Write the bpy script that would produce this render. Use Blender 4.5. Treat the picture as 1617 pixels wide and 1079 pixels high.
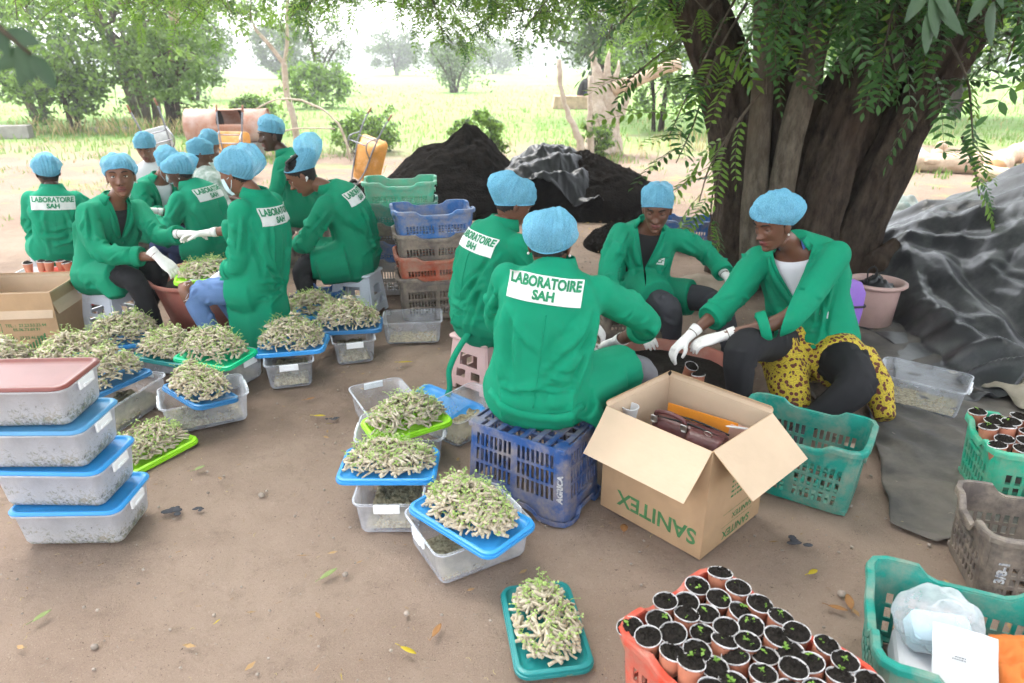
import bpy, bmesh, math, random
import numpy as np
from mathutils import Vector, Matrix, noise
from mathutils.bvhtree import BVHTree
from math import radians as RAD, sin, cos, pi
for _o in list(bpy.data.objects): bpy.data.objects.remove(_o)
SC = bpy.context.scene
COL = SC.collection
# ---------------------------------------------------------------- camera
cam_d = bpy.data.cameras.new('camera'); cam = bpy.data.objects.new('camera', cam_d); COL.objects.link(cam)
cam.location = (0, 0, 1.7); cam.rotation_euler = (RAD(90-21.78), 0, 0)
cam_d.sensor_width = 36; cam_d.lens = 24.49; cam_d.clip_start = .02; cam_d.clip_end = 3000
cam_d.dof.use_dof = True; cam_d.dof.focus_distance = 3.0; cam_d.dof.aperture_fstop = 3.2
SC.camera = cam
# ---------------------------------------------------------------- sky, sun, exposure
W = bpy.data.worlds.new('World'); SC.world = W; W.use_nodes = True
wn = W.node_tree; wn.nodes.clear()
sky = wn.nodes.new('ShaderNodeTexSky'); sky.sky_type = 'NISHITA'; sky.sun_disc = False
sky.sun_elevation = RAD(62); sky.sun_rotation = RAD(-35); sky.air_density = 1.0; sky.dust_density = 1.5; sky.ozone_density = 1.0
hs = wn.nodes.new('ShaderNodeHueSaturation'); hs.inputs['Saturation'].default_value = .22
bg = wn.nodes.new('ShaderNodeBackground'); bg.inputs['Strength'].default_value = .15
wo = wn.nodes.new('ShaderNodeOutputWorld')
wn.links.new(sky.outputs[0], hs.inputs['Color']); wn.links.new(hs.outputs[0], bg.inputs[0]); wn.links.new(bg.outputs[0], wo.inputs[0])
sun_d = bpy.data.lights.new('sun', 'SUN'); sun_d.energy = 1.3; sun_d.angle = RAD(25); sun_d.color = (1, .965, .9)
sun = bpy.data.objects.new('sun', sun_d); COL.objects.link(sun)
sun.rotation_euler = Vector((sin(RAD(35))*cos(RAD(62)), -cos(RAD(35))*cos(RAD(62)), -sin(RAD(62)))).to_track_quat('-Z', 'Y').to_euler()
SC.view_settings.view_transform = 'Standard'; SC.view_settings.look = 'None'
SC.view_settings.exposure = 2.54; SC.view_settings.gamma = 1
SC.cycles.adaptive_threshold = .03; SC.cycles.max_bounces = 6; SC.cycles.transparent_max_bounces = 24; SC.cycles.diffuse_bounces = 3
SC.cycles.glossy_bounces = 3; SC.cycles.transmission_bounces = 4; SC.cycles.use_denoising = True
SC.cycles.caustics_reflective = False; SC.cycles.caustics_refractive = False
# ---------------------------------------------------------------- helpers
def rng(seed): return random.Random(seed)
def tag(o, label=None, cat=None, group=None, kind=None):
    if label: o['label'] = label
    if cat: o['category'] = cat
    if group: o['group'] = group
    if kind: o['kind'] = kind
    return o
def empty(name, loc=(0, 0, 0), yaw=0., rot=None):
    o = bpy.data.objects.new(name, None); COL.objects.link(o); o.empty_display_size = .05
    o.location = loc; o.rotation_euler = rot if rot else (0, 0, yaw)
    return o
def link(name, me, parent=None, loc=None, rot=None):
    o = bpy.data.objects.new(name, me); COL.objects.link(o)
    if parent: o.parent = parent
    if loc is not None: o.location = loc
    if rot is not None: o.rotation_euler = rot
    return o
def copy_tree(o, parent=None):
    c = o.copy(); COL.objects.link(c)
    if parent: c.parent = parent
    for ch in list(o.children): copy_tree(ch, c)
    return c
def lerp(a, b, t): return a+(b-a)*t
def sst(a, b, x):
    t = np.clip((x-a)/(b-a), 0, 1); return t*t*(3-2*t)
def vnoise(P, scale=(1, 1, 1), seed=0, octv=2):
    out = np.empty(len(P)); s = seed*17.31
    for i, p in enumerate(P):
        out[i] = noise.fractal(Vector((p[0]*scale[0]+s, p[1]*scale[1]-s, p[2]*scale[2]+2*s)), 1., 2., octv)
    return out
def frame(fwd, up=(0, 0, 1)):
    """3x3 columns right, forward, up"""
    f = np.array(fwd, float); f /= np.linalg.norm(f); u = np.array(up, float)
    r = np.cross(f, u); r /= np.linalg.norm(r); u = np.cross(r, f)
    return np.stack([r, f, u], 1)
class MB:
    def __init__(s): s.v = []; s.f = []; s.m = []; s.n = 0
    def add(s, v, f, mi=0, M=None, o=None):
        v = np.asarray(v, float).reshape(-1, 3)
        if M is not None: v = v @ np.asarray(M, float).T
        if o is not None: v = v+np.asarray(o, float)
        s.v.append(v); k = s.n; s.n += len(v)
        for q in f: s.f.append([i+k for i in q]); s.m.append(mi)
        return s
    def box(s, c, d, M=None, mi=0, taper=1.):
        x, y, z = np.array(d)/2.
        t = taper
        v = [(-x, -y, -z), (x, -y, -z), (x, y, -z), (-x, y, -z), (-x*t, -y*t, z), (x*t, -y*t, z), (x*t, y*t, z), (-x*t, y*t, z)]
        return s.add(v, [(3, 2, 1, 0), (4, 5, 6, 7), (0, 1, 5, 4), (1, 2, 6, 5), (2, 3, 7, 6), (3, 0, 4, 7)], mi, M, c)
    def loft(s, rings, mi=0, cap=True, closed=True):
        n = len(rings[0]); v = np.concatenate([np.asarray(r, float) for r in rings]); f = []
        for i in range(len(rings)-1):
            for j in range(n if closed else n-1):
                k = (j+1) % n; f.append((i*n+j, i*n+k, (i+1)*n+k, (i+1)*n+j))
        if cap and closed: f.append(tuple(range(n-1, -1, -1))); f.append(tuple(range((len(rings)-1)*n, len(rings)*n)))
        return s.add(v, f, mi)
    def tube(s, pts, rad, n=8, mi=0, cap=True, flat=1.):
        pts = np.asarray(pts, float); k = len(pts)
        rad = np.full(k, rad) if np.isscalar(rad) else np.asarray(rad, float)
        T = np.gradient(pts, axis=0); T /= np.linalg.norm(T, axis=1)[:, None]+1e-12
        u = np.cross(T[0], (0, 0, 1.)); 
        if np.linalg.norm(u) < 1e-3: u = np.cross(T[0], (0, 1., 0))
        rings = []; a = np.arange(n)*2*pi/n
        for i in range(k):
            u = u-T[i]*(u@T[i]); u /= np.linalg.norm(u); w = np.cross(T[i], u)
            rings.append(pts[i]+rad[i]*(np.cos(a)[:, None]*u+flat*np.sin(a)[:, None]*w))
        return s.loft(rings, mi, cap)
    def lathe(s, prof, n=24, c=(0, 0, 0), mi=0, cap=False, M=None):
        a = np.arange(n)*2*pi/n; k = s.n
        rings = [np.stack([r*np.cos(a), r*np.sin(a), np.full(n, z)], 1) for r, z in prof]
        if M is not None: rings = [q @ np.asarray(M).T for q in rings]
        return s.loft([q+np.asarray(c, float) for q in rings], mi, cap)
    def sphere(s, c, r, nu=12, nv=8, mi=0, M=None):
        r = np.array([r, r, r] if np.isscalar(r) else r, float)
        v = [(0, 0, -1)]; f = []
        for i in range(1, nv):
            t = -pi/2+pi*i/nv
            for j in range(nu): a = 2*pi*j/nu; v.append((cos(t)*cos(a), cos(t)*sin(a), sin(t)))
        v.append((0, 0, 1)); L = len(v)-1
        for j in range(nu):
            k = (j+1) % nu; f.append((0, 1+k, 1+j)); f.append((L, L-nu+j, L-nu+k))
            for i in range(nv-2): b = 1+i*nu; f.append((b+j, b+k, b+nu+k, b+nu+j))
        return s.add(np.array(v)*r, f, mi, M, c)
    def grid(s, P, mi=0):
        """P: (nu,nv,3)"""
        nu, nv = P.shape[:2]; f = []
        for i in range(nu-1):
            for j in range(nv-1): f.append((i*nv+j, (i+1)*nv+j, (i+1)*nv+j+1, i*nv+j+1))
        return s.add(P.reshape(-1, 3), f, mi)
    def mesh(s, name, mats, smooth=True):
        me = bpy.data.meshes.new(name)
        v = np.concatenate(s.v) if s.v else np.zeros((0, 3))
        me.from_pydata(v.tolist(), [], s.f)
        for m in (mats if isinstance(mats, (list, tuple)) else [mats]): me.materials.append(m)
        if len(me.materials) > 1: me.polygons.foreach_set('material_index', s.m)
        if smooth: me.polygons.foreach_set('use_smooth', [True]*len(me.polygons))
        me.update(); return me
    def build(s, name, mats, parent=None, smooth=True, loc=None, rot=None, bevel=0):
        o = link(name, s.mesh(name, mats, smooth), parent, loc, rot)
        if bevel:
            b = o.modifiers.new('b', 'BEVEL'); b.width = bevel; b.segments = 2; b.limit_method = 'ANGLE'
        return o
def flatshade_sharp(me, ang=40):
    bm = bmesh.new(); bm.from_mesh(me)
    for e in bm.edges:
        if len(e.link_faces) == 2 and e.calc_face_angle(0) > RAD(ang): e.smooth = False
    bm.to_mesh(me); bm.free()
def solidify(me, t):
    bm = bmesh.new(); bm.from_mesh(me); bmesh.ops.remove_doubles(bm, verts=bm.verts, dist=1e-5)
    bmesh.ops.recalc_face_normals(bm, faces=bm.faces)
    bmesh.ops.solidify(bm, geom=bm.faces, thickness=t)
    bmesh.ops.recalc_face_normals(bm, faces=bm.faces)
    bm.to_mesh(me); bm.free(); return me
# ---------------------------------------------------------------- materials
MAT = {}
def mat(name, col, rough=.6, spec=.35, var=.12, vscale=6., bump=0., bscale=40., metal=0., transl=0., transp=0., col2=None, coat=0., dirt=None, dscale=3., coords='Object', sheen=0., dthr=.5):
    if name in MAT: return MAT[name]
    m = bpy.data.materials.new(name); MAT[name] = m; m.use_nodes = True; t = m.node_tree; N = t.nodes; L = t.links
    b = N['Principled BSDF']; out = N['Material Output']
    b.inputs['Roughness'].default_value = rough; b.inputs['Specular IOR Level'].default_value = spec; b.inputs['Metallic'].default_value = metal
    if coat: b.inputs['Coat Weight'].default_value = coat
    if sheen: b.inputs['Sheen Weight'].default_value = sheen
    tc = N.new('ShaderNodeTexCoord'); src = tc.outputs[coords]
    nz = N.new('ShaderNodeTexNoise'); nz.inputs['Scale'].default_value = vscale; nz.inputs['Detail'].default_value = 5; nz.inputs['Roughness'].default_value = .6
    L.new(src, nz.inputs['Vector'])
    mx = N.new('ShaderNodeMix'); mx.data_type = 'RGBA'
    c = Vector(col)
    a2 = Vector(col2) if col2 else c*(1+var); a1 = c if col2 else c*(1-var)
    mx.inputs['A'].default_value = (*a1, 1); mx.inputs['B'].default_value = (*a2, 1)
    rp = N.new('ShaderNodeMapRange'); rp.inputs[1].default_value = .35; rp.inputs[2].default_value = .65
    L.new(nz.outputs['Fac'], rp.inputs[0]); L.new(rp.outputs[0], mx.inputs['Factor'])
    cur = mx.outputs['Result']
    if dirt:
        n2 = N.new('ShaderNodeTexNoise'); n2.inputs['Scale'].default_value = dscale; n2.inputs['Detail'].default_value = 8; n2.inputs['Roughness'].default_value = .7
        L.new(src, n2.inputs['Vector'])
        r2 = N.new('ShaderNodeMapRange'); r2.inputs[1].default_value = dthr; r2.inputs[2].default_value = dthr+.22; r2.inputs[4].default_value = dirt[3] if len(dirt) > 3 else .7
        L.new(n2.outputs['Fac'], r2.inputs[0])
        m2 = N.new('ShaderNodeMix'); m2.data_type = 'RGBA'; m2.inputs['B'].default_value = (*dirt[:3], 1)
        L.new(cur, m2.inputs['A']); L.new(r2.outputs[0], m2.inputs['Factor']); cur = m2.outputs['Result']
    L.new(cur, b.inputs['Base Color'])
    if bump:
        n3 = N.new('ShaderNodeTexNoise'); n3.inputs['Scale'].default_value = bscale; n3.inputs['Detail'].default_value = 6
        L.new(src, n3.inputs['Vector'])
        bp = N.new('ShaderNodeBump'); bp.inputs['Strength'].default_value = min(1, bump); bp.inputs['Distance'].default_value = .01
        L.new(n3.outputs['Fac'], bp.inputs['Height']); L.new(bp.outputs[0], b.inputs['Normal'])
    sh = b.outputs[0]
    if transl:
        tr = N.new('ShaderNodeBsdfTranslucent'); L.new(cur, tr.inputs['Color'])
        ms = N.new('ShaderNodeMixShader'); ms.inputs[0].default_value = transl; L.new(sh, ms.inputs[1]); L.new(tr.outputs[0], ms.inputs[2]); sh = ms.outputs[0]
    if transp:
        tp = N.new('ShaderNodeBsdfTransparent')
        ms = N.new('ShaderNodeMixShader'); ms.inputs[0].default_value = transp; L.new(sh, ms.inputs[1]); L.new(tp.outputs[0], ms.inputs[2]); sh = ms.outputs[0]
    L.new(sh, out.inputs['Surface'])
    return m
DUST = (.30, .23, .17, .75)

# ================================================================ GROUND
def ground_material():
    m = bpy.data.materials.new('soil'); m.use_nodes = True; t = m.node_tree; N = t.nodes; L = t.links; b = N['Principled BSDF']
    tc = N.new('ShaderNodeTexCoord'); P = tc.outputs['Object']
    def nz(s, d=6, r=.6):
        n = N.new('ShaderNodeTexNoise'); n.inputs['Scale'].default_value = s; n.inputs['Detail'].default_value = d; n.inputs['Roughness'].default_value = r
        L.new(P, n.inputs['Vector']); return n.outputs['Fac']
    def rg(x, a, b_, c=0, d=1):
        n = N.new('ShaderNodeMapRange'); n.inputs[1].default_value = a; n.inputs[2].default_value = b_; n.inputs[3].default_value = c; n.inputs[4].default_value = d
        L.new(x, n.inputs[0]); return n.outputs[0]
    def mix(f, a, b_):
        n = N.new('ShaderNodeMix'); n.data_type = 'RGBA'
        if isinstance(f, float): n.inputs['Factor'].default_value = f
        else: L.new(f, n.inputs['Factor'])
        for k, q in (('A', a), ('B', b_)):
            if isinstance(q, tuple): n.inputs[k].default_value = (*q, 1)
            else: L.new(q, n.inputs[k])
        return n.outputs['Result']
    def mth(op, a, b_):
        n = N.new('ShaderNodeMath'); n.operation = op
        for k, q in ((0, a), (1, b_)):
            if isinstance(q, (int, float)): n.inputs[k].default_value = q
            else: L.new(q, n.inputs[k])
        return n.outputs[0]
    sx = N.new('ShaderNodeSeparateXYZ'); L.new(P, sx.inputs[0]); X, Y = sx.outputs[0], sx.outputs[1]
    soil = mix(rg(nz(1.3), .35, .65), (.285, .200, .150), (.390, .288, .222))
    soil = mix(mth('MULTIPLY', rg(nz(9, 8, .7), .54, .74), .6), soil, (.17, .12, .09))
    soil = mix(mth('MULTIPLY', rg(nz(330, 4, .8), .38, .64), .42), soil, (.40, .315, .255))
    soil = mix(mth('MULTIPLY', rg(nz(260, 4, .8), .52, .70), .5), soil, (.12, .085, .065))
    soil = mix(rg(nz(160, 3), .62, .72), soil, (.45, .37, .29))
    soil = mix(rg(nz(90, 3), .66, .74), soil, (.09, .065, .05))
    # darker, noise-broken band of earth around the two working groups
    soil = mix(mth('MULTIPLY', rg(nz(.8), .4, .62), mth('MULTIPLY', rg(Y, 2.4, 3.3), rg(Y, 7.5, 5.5))), soil, (.165, .118, .09))
    sand = mix(rg(nz(.7), .35, .65), (.215, .155, .118), (.285, .215, .165))
    sand = mix(rg(nz(14, 6, .7), .55, .7), sand, (.165, .12, .088))
    c = mix(rg(mth('ADD', Y, mth('MULTIPLY', nz(.6), 2.5)), 7.5, 9.5), soil, sand)
    dry = mix(rg(nz(2.2), .4, .6), (.19, .285, .10), (.28, .32, .14))
    grass = mix(rg(nz(.25), .4, .6), (.15, .275, .07), (.205, .325, .095))
    grass = mix(rg(nz(3.5), .42, .62), grass, dry)
    grass = mix(mth('MULTIPLY', rg(nz(.12, 5), .56, .68), .6), grass, (.30, .265, .17))
    g0 = mth('ADD', Y, mth('MULTIPLY', nz(.35, 7, .65), 16))
    c = mix(rg(g0, 21.5, 26.5), c, grass)
    patch = mth('MULTIPLY', rg(nz(.9, 7, .7), .54, .63), rg(Y, 7.5, 9.))
    c = mix(mth('MULTIPLY', patch, .75), c, grass)
    L.new(c, b.inputs['Base Color']); b.inputs['Roughness'].default_value = .95; b.inputs['Specular IOR Level'].default_value = .15
    h = mth('ADD', mth('MULTIPLY', nz(34, 8, .65), .7), mth('ADD', mth('MULTIPLY', nz(6, 6), 1.2), mth('MULTIPLY', nz(240, 4, .8), .55)))
    bp = N.new('ShaderNodeBump'); bp.inputs['Strength'].default_value = .85; bp.inputs['Distance'].default_value = .02
    L.new(h, bp.inputs['Height']); L.new(bp.outputs[0], b.inputs['Normal'])
    return m
def ground_z(x, y):
    return 0.
def make_ground():
    ax = np.concatenate([-np.geomspace(600, 6, 26), np.linspace(-5.6, 5.6, 330), np.geomspace(6, 600, 26)])
    ay = np.concatenate([[-60, -20, -6, -2], np.linspace(0, 9, 280), np.geomspace(9.3, 600, 40)])
    X, Y = np.meshgrid(ax, ay, indexing='ij'); Z = np.zeros_like(X)
    near = (np.abs(X) < 5.6) & (Y > -1) & (Y < 9)
    idx = np.argwhere(near)
    for i, j in idx:
        Z[i, j] = .010*noise.fractal(Vector((X[i, j]*2.2, Y[i, j]*2.2, 3)), 1., 2., 3)+.007*noise.fractal(Vector((X[i, j]*9, Y[i, j]*9, 5)), 1., 2., 3)-.010
    g = MB().grid(np.stack([X, Y, Z], 2)).build('ground', ground_material())
    tag(g, kind='structure')
make_ground()

# ================================================================ PLASTIC CRATES, BOXES, TUBS
def rrect(L, W, r, nc=5):
    """rounded rectangle, list of (x,y), counter-clockwise, starts mid +x side"""
    pts = []
    for cx_, cy_, a0 in ((L/2-r, W/2-r, 0), (-L/2+r, W/2-r, 90), (-L/2+r, -W/2+r, 180), (L/2-r, -W/2+r, 270)):
        for k in range(nc+1):
            a = RAD(a0+90*k/nc); pts.append((cx_+r*cos(a), cy_+r*sin(a)))
    return np.array(pts)
def plastic(name, col, dirty=.55, rough=.45):
    return mat(name, col, rough=rough, spec=.4, var=.14, vscale=5, bump=.2, bscale=60, dirt=(.33, .27, .21, min(.85, dirty+.2)), dscale=8, dthr=.43)
CR = dict(
    blue=plastic('crate_blue', (.022, .075, .24), .5), teal=plastic('crate_teal', (.006, .235, .185), .35), green=plastic('crate_green', (.012, .43, .26), .3),
    grey=plastic('crate_grey', (.115, .095, .085), .55), red=plastic('crate_red', (.56, .06, .03), .35), palegreen=plastic('crate_palegreen', (.07, .42, .26), .35),
    lightgrey=plastic('crate_lightgrey', (.33, .32, .31), .5), rust=plastic('crate_rust', (.36, .075, .035), .45), steelblue=plastic('crate_steelblue', (.03, .13, .36), .5))
def crate(label, loc, yaw, m, L=.48, W=.31, H=.30, rows=3, nslot=(15, 9), dip=.03, flip=False, group=None, name='plastic_crate', simple=False, tilt=(0, 0)):
    t = empty(name, loc, rot=(tilt[0], tilt[1], yaw)); tag(t, label, 'crate', group)
    zs = lambda z: (H-z) if flip else z
    tp = .93                                            # bottom is a little narrower
    def P(x, y, z):
        k = lerp(tp, 1, z/H); return (x*k, y*k, zs(z))
    def rimz(u):                                        # raised corners, dipped middle
        a = abs(2*u-1); return H-dip*float(1-sst(.42, .66, np.array(a)))
    r = .045; cor = [(cos(RAD(a)), sin(RAD(a))) for a in np.linspace(0, 90, 4)]
    hx, hy = L/2, W/2
    sides = []                                          # four walls, each from mid corner to mid corner
    for k in range(4):
        n = nslot[k % 2]; ln = (L if k % 2 == 0 else W)-2*r
        if k % 2 == 0: base = lambda s_, d_, sg=(1 if k == 0 else -1): (sg*s_, sg*-(hy-d_))
        else: base = lambda s_, d_, sg=(1 if k == 1 else -1): (sg*(hx-d_), sg*s_)
        sides.append((n, ln, base))
    band = .055; zb = .035; ztop = H-band-dip; rowh = (ztop-zb)/rows
    zz = [0, zb]; slotrow = [False]
    for i in range(rows): zz += [zb+rowh*(i+1)-.013]; slotrow.append(True); zz += [zb+rowh*(i+1)]; slotrow.append(False)
    for n, ln, base in sides:
        cols = [(-ln/2-r*.7, r*.29), (-ln/2-r*.38, r*.08)]; isl = [False, False]
        cw = ln/(n+.6*(n+1)); x = -ln/2; cols.append((x, 0))
        x += cw*.6; cols.append((x, 0)); isl.append(False)
        for i in range(n):
            x += cw; cols.append((x, 0)); isl.append(not (n > 11 and i == n//2))
            x += cw*.6; cols.append((x, 0)); isl.append(False)
        cols += [(ln/2+r*.38, r*.08), (ln/2+r*.7, r*.29)]; isl += [False, False]
        mb = MB(); nz_ = len(zz)+1; vs = []; fs = []
        for (s_, d_) in cols:
            x, y = base(s_, d_)
            for z in zz: vs.append(P(x, y, z))
            vs.append(P(x, y, rimz((s_+ln/2)/ln if ln else .5)))
        for i in range(len(cols)-1):
            for j in range(nz_-1):
                if j < len(slotrow) and slotrow[j] and isl[i]: continue
                fs.append((i*nz_+j, (i+1)*nz_+j, (i+1)*nz_+j+1, i*nz_+j+1))
        mb.add(vs, fs); me = mb.mesh('wall', m, False); solidify(me, .006); link('wall', me, t)
    # rim: an outward lip that follows the dips
    rim = MB(); ring = []
    path = []
    for n, ln, base in sides:
        for s_ in np.linspace(-ln/2, ln/2, 17): x, y = base(s_, 0); path.append((x, y, rimz((s_+ln/2)/ln)))
        x, y = base(ln/2+r*.7, r*.29); path.append((x, y, H))
    pa = np.array(path); q = len(pa)
    sec = [(-.004, .004), (.013, .004), (.016, -.002), (.016, -.02), (.012, -.02), (.010, -.004), (-.004, -.006)]
    nrm = np.stack([pa[:, 0]/hx, pa[:, 1]/hy], 1); nrm = np.sign(nrm)*np.abs(nrm)**6; nrm /= np.linalg.norm(nrm, axis=1)[:, None]
    for (o_, h_) in sec: ring.append(np.stack([pa[:, 0]+nrm[:, 0]*o_, pa[:, 1]+nrm[:, 1]*o_, (pa[:, 2]+h_)*(-1 if flip else 1)+(H if flip else 0)], 1))
    rim.loft(ring+[ring[0]], cap=False); me = rim.mesh('rim', m, False); link('rim', me, t)
    fl = MB(); nb = 8
    for i in range(nb): fl.box((lerp(-hx*tp+.03, hx*tp-.03, i/(nb-1)), 0, zs(.006)), (.022, W*tp-.012, .008))
    for j in range(5): fl.box((0, lerp(-hy*tp+.015, hy*tp-.015, j/4), zs(.0135)), (L*tp-.012, .02, .006))
    fl.build('floor_grid', m, t, False)
    if not simple:
        for sx in (-1, 1):                              # moulded grip under the rim of each end
            k = lerp(tp, 1, (H-dip-.05)/H)
            MB().box((sx*(hx*k+.006), 0, zs(H-dip-.052)), (.012, W*.34, .016)).build('grip', m, t, False, bevel=.003)
        for sx in (-1, 1):
            for sy in (-1, 1):                          # corner feet
                MB().box((sx*(hx*tp-.03), sy*(hy*tp-.03), zs(.012)), (.055, .055, .022), taper=1.04).build('foot', m, t, False, bevel=.004)
    return t
# clear tubs -----------------------------------------------------------------
def clear_plastic(name, col, transp, rough=.25, dirt=None, dscale=9., dthr=.5):
    m = bpy.data.materials.new(name); m.use_nodes = True; t = m.node_tree; N = t.nodes; L = t.links; b = N['Principled BSDF']
    b.inputs['Base Color'].default_value = (*col, 1); b.inputs['Roughness'].default_value = rough; b.inputs['Specular IOR Level'].default_value = .5
    tp = N.new('ShaderNodeBsdfTransparent'); tp.inputs[0].default_value = (.97, .98, 1, 1)
    ms = N.new('ShaderNodeMixShader'); L.new(b.outputs[0], ms.inputs[1]); L.new(tp.outputs[0], ms.inputs[2])
    tc = N.new('ShaderNodeTexCoord'); nz = N.new('ShaderNodeTexNoise'); nz.inputs['Scale'].default_value = dscale; nz.inputs['Detail'].default_value = 8; nz.inputs['Roughness'].default_value = .68
    L.new(tc.outputs['Object'], nz.inputs['Vector'])
    lw = N.new('ShaderNodeLayerWeight'); lw.inputs[0].default_value = .35
    r = N.new('ShaderNodeMapRange'); r.inputs[1].default_value = .3; r.inputs[2].default_value = .7; r.inputs[3].default_value = transp+.12; r.inputs[4].default_value = transp-.15
    L.new(nz.outputs['Fac'], r.inputs[0])
    mu = N.new('ShaderNodeMath'); mu.operation = 'MULTIPLY_ADD'; mu.inputs[1].default_value = -.5; L.new(lw.outputs['Facing'], mu.inputs[0]); L.new(r.outputs[0], mu.inputs[2]); mu.use_clamp = True
    L.new(mu.outputs[0], ms.inputs[0])
    if dirt:
        sp = N.new('ShaderNodeSeparateXYZ'); L.new(tc.outputs['Object'], sp.inputs[0])
        n2 = N.new('ShaderNodeTexNoise'); n2.inputs['Scale'].default_value = 55; n2.inputs['Detail'].default_value = 10; n2.inputs['Roughness'].default_value = .82; n2.inputs['Distortion'].default_value = 1.2; L.new(tc.outputs['Object'], n2.inputs['Vector'])
        n4 = N.new('ShaderNodeTexNoise'); n4.inputs['Scale'].default_value = 9; n4.inputs['Detail'].default_value = 3; L.new(tc.outputs['Object'], n4.inputs['Vector'])
        zr = N.new('ShaderNodeMapRange'); zr.inputs[1].default_value = .0; zr.inputs[2].default_value = .12; zr.inputs[3].default_value = .13; zr.inputs[4].default_value = -.04; L.new(sp.outputs[2], zr.inputs[0])
        ad = N.new('ShaderNodeMath'); ad.operation = 'ADD'; L.new(n2.outputs['Fac'], ad.inputs[0]); L.new(zr.outputs[0], ad.inputs[1])
        a2 = N.new('ShaderNodeMath'); a2.operation = 'MULTIPLY_ADD'; a2.inputs[1].default_value = .25; L.new(n4.outputs['Fac'], a2.inputs[0]); L.new(ad.outputs[0], a2.inputs[2])
        r2 = N.new('ShaderNodeMapRange'); r2.inputs[1].default_value = .70; r2.inputs[2].default_value = .80; r2.inputs[4].default_value = .85; L.new(a2.outputs[0], r2.inputs[0])
        dc = N.new('ShaderNodeValToRGB'); el = dc.color_ramp.elements; el[0].position = .40; el[0].color = (.12, .12, .10, 1); el[1].position = .60; el[1].color = (.42, .36, .22, 1); e3 = el.new(.5); e3.color = (.22, .26, .12, 1)
        n5 = N.new('ShaderNodeTexNoise'); n5.inputs['Scale'].default_value = 38; n5.inputs['Detail'].default_value = 2; L.new(tc.outputs['Object'], n5.inputs['Vector']); L.new(n5.outputs['Fac'], dc.inputs[0])
        mc = N.new('ShaderNodeMix'); mc.data_type = 'RGBA'; mc.inputs['A'].default_value = (*col, 1); L.new(dc.outputs[0], mc.inputs['B'])
        L.new(r2.outputs[0], mc.inputs['Factor']); L.new(mc.outputs['Result'], b.inputs['Base Color'])
        tr = N.new('ShaderNodeBsdfTranslucent'); L.new(mc.outputs['Result'], tr.inputs[0])
        mt = N.new('ShaderNodeMixShader'); mt.inputs[0].default_value = .4; L.new(b.outputs[0], mt.inputs[1]); L.new(tr.outputs[0], mt.inputs[2]); L.new(mt.outputs[0], ms.inputs[1])
    L.new(ms.outputs[0], N['Material Output'].inputs[0]); return m
TUB = clear_plastic('tub_clear', (.74, .77, .84), .86, .18)
TUBF = clear_plastic('tub_frosted', (.80, .81, .85), .40, .4, dirt=(.33, .33, .24))
LATCH = mat('latch_white', (.82, .83, .85), .4, .4, var=.04)
LIDM = dict(blue=mat('lid_blue', (.035, .27, .62), .35, .45, var=.06), darkblue=mat('lid_darkblue', (.03, .17, .38), .35, .45, var=.08), brown=mat('lid_brown', (.19, .055, .045), .3, .5, var=.08),
            lime=mat('lid_lime', (.30, .68, .02), .38, .45, var=.06), teal=mat('lid_teal', (.012, .20, .20), .35, .45, var=.08), green=mat('lid_green', (.0, .5, .22), .38, .45, var=.06), midblue=mat('lid_midblue', (.085, .28, .50), .35, .45, var=.08))
def tub_rings(L, W, H, z0=0, inset=.02):
    def ring(k, z, r): return np.c_[rrect(L*1.-2*k, W-2*k, r), np.full(24, z)]
    return [ring(inset+.012, z0, .02), ring(inset+.003, z0+.004, .025), ring(inset*.8, z0+.02, .028), ring(.004, z0+H-.012, .035), ring(0, z0+H-.01, .037), ring(-.007, z0+H-.008, .042), ring(-.007, z0+H, .042), ring(.0, z0+H, .037)]
def tub(label, loc, yaw, L=.37, W=.25, H=.155, m=None, contents=0, lid=None, latches=True, group=None, rot=None, seed=1, cat='container', parent=None):
    m = m or TUB
    t = empty('storage_tub', loc, yaw, rot); tag(t, label, cat, group)
    rr = tub_rings(L, W, H); b = MB(); b.loft(rr, cap=False); b.add(rr[0], [tuple(range(23, -1, -1))]); b.build('body', m, t)
    if latches:
        for sx in (-1, 1):
            q = MB().box((sx*(L/2+.008), 0, H-.02), (.008, .10, .036)).box((sx*(L/2+.011), 0, H-.03), (.010, .055, .012)).build('latch', LATCH, t, False, bevel=.002)
    if contents:
        r_ = rng(seed); g = MB(); nx, ny = 26, 18; Pg = np.zeros((nx, ny, 3))
        for i in range(nx):
            for j in range(ny):
                u, v = i/(nx-1)*2-1, j/(ny-1)*2-1
                e = max(abs(u), abs(v)); h = contents*(.75+.5*noise.noise(Vector((u*5+seed, v*5, 0)))+.35*noise.noise(Vector((u*14, v*14, seed))))
                Pg[i, j] = (u*(L/2-.035), v*(W/2-.035), .008+max(.002, h*(1 if e < .98 else .2)))
        q = g.grid(Pg).build('plant_scraps', SCRAP, t); tag(q, kind='stuff')
    if lid: lid_mesh(L+.018, W+.018, .010).build('lid', lid, t, True, loc=(0, 0, H+.001)); 
    return t
SCRAP = mat('plant_scraps', (.16, .125, .07), .9, .15, col2=(.42, .37, .24), vscale=70, bump=.6, bscale=90)
def lid_mesh(L, W, h):
    """shallow storage lid: raised double rim, sunken panel"""
    def ring(k, z, r): return np.c_[rrect(L-2*k, W-2*k, max(r, .008)), np.full(24, z)]
    rr = [ring(.004, 0, .04), ring(0, .001, .045), ring(0, h*.55, .045), ring(.004, h*.6, .042), ring(.004, h, .042), ring(.009, h+.003, .04), ring(.017, h+.003, .035), ring(.021, h-.004, .032), ring(.03, h-.008, .03), ring(.05, h-.008, .02)]
    b = MB(); b.loft(rr, cap=False); b.add(rr[0], [tuple(range(23, -1, -1))]); b.add(rr[-1], [tuple(range(24))]); return b
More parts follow.
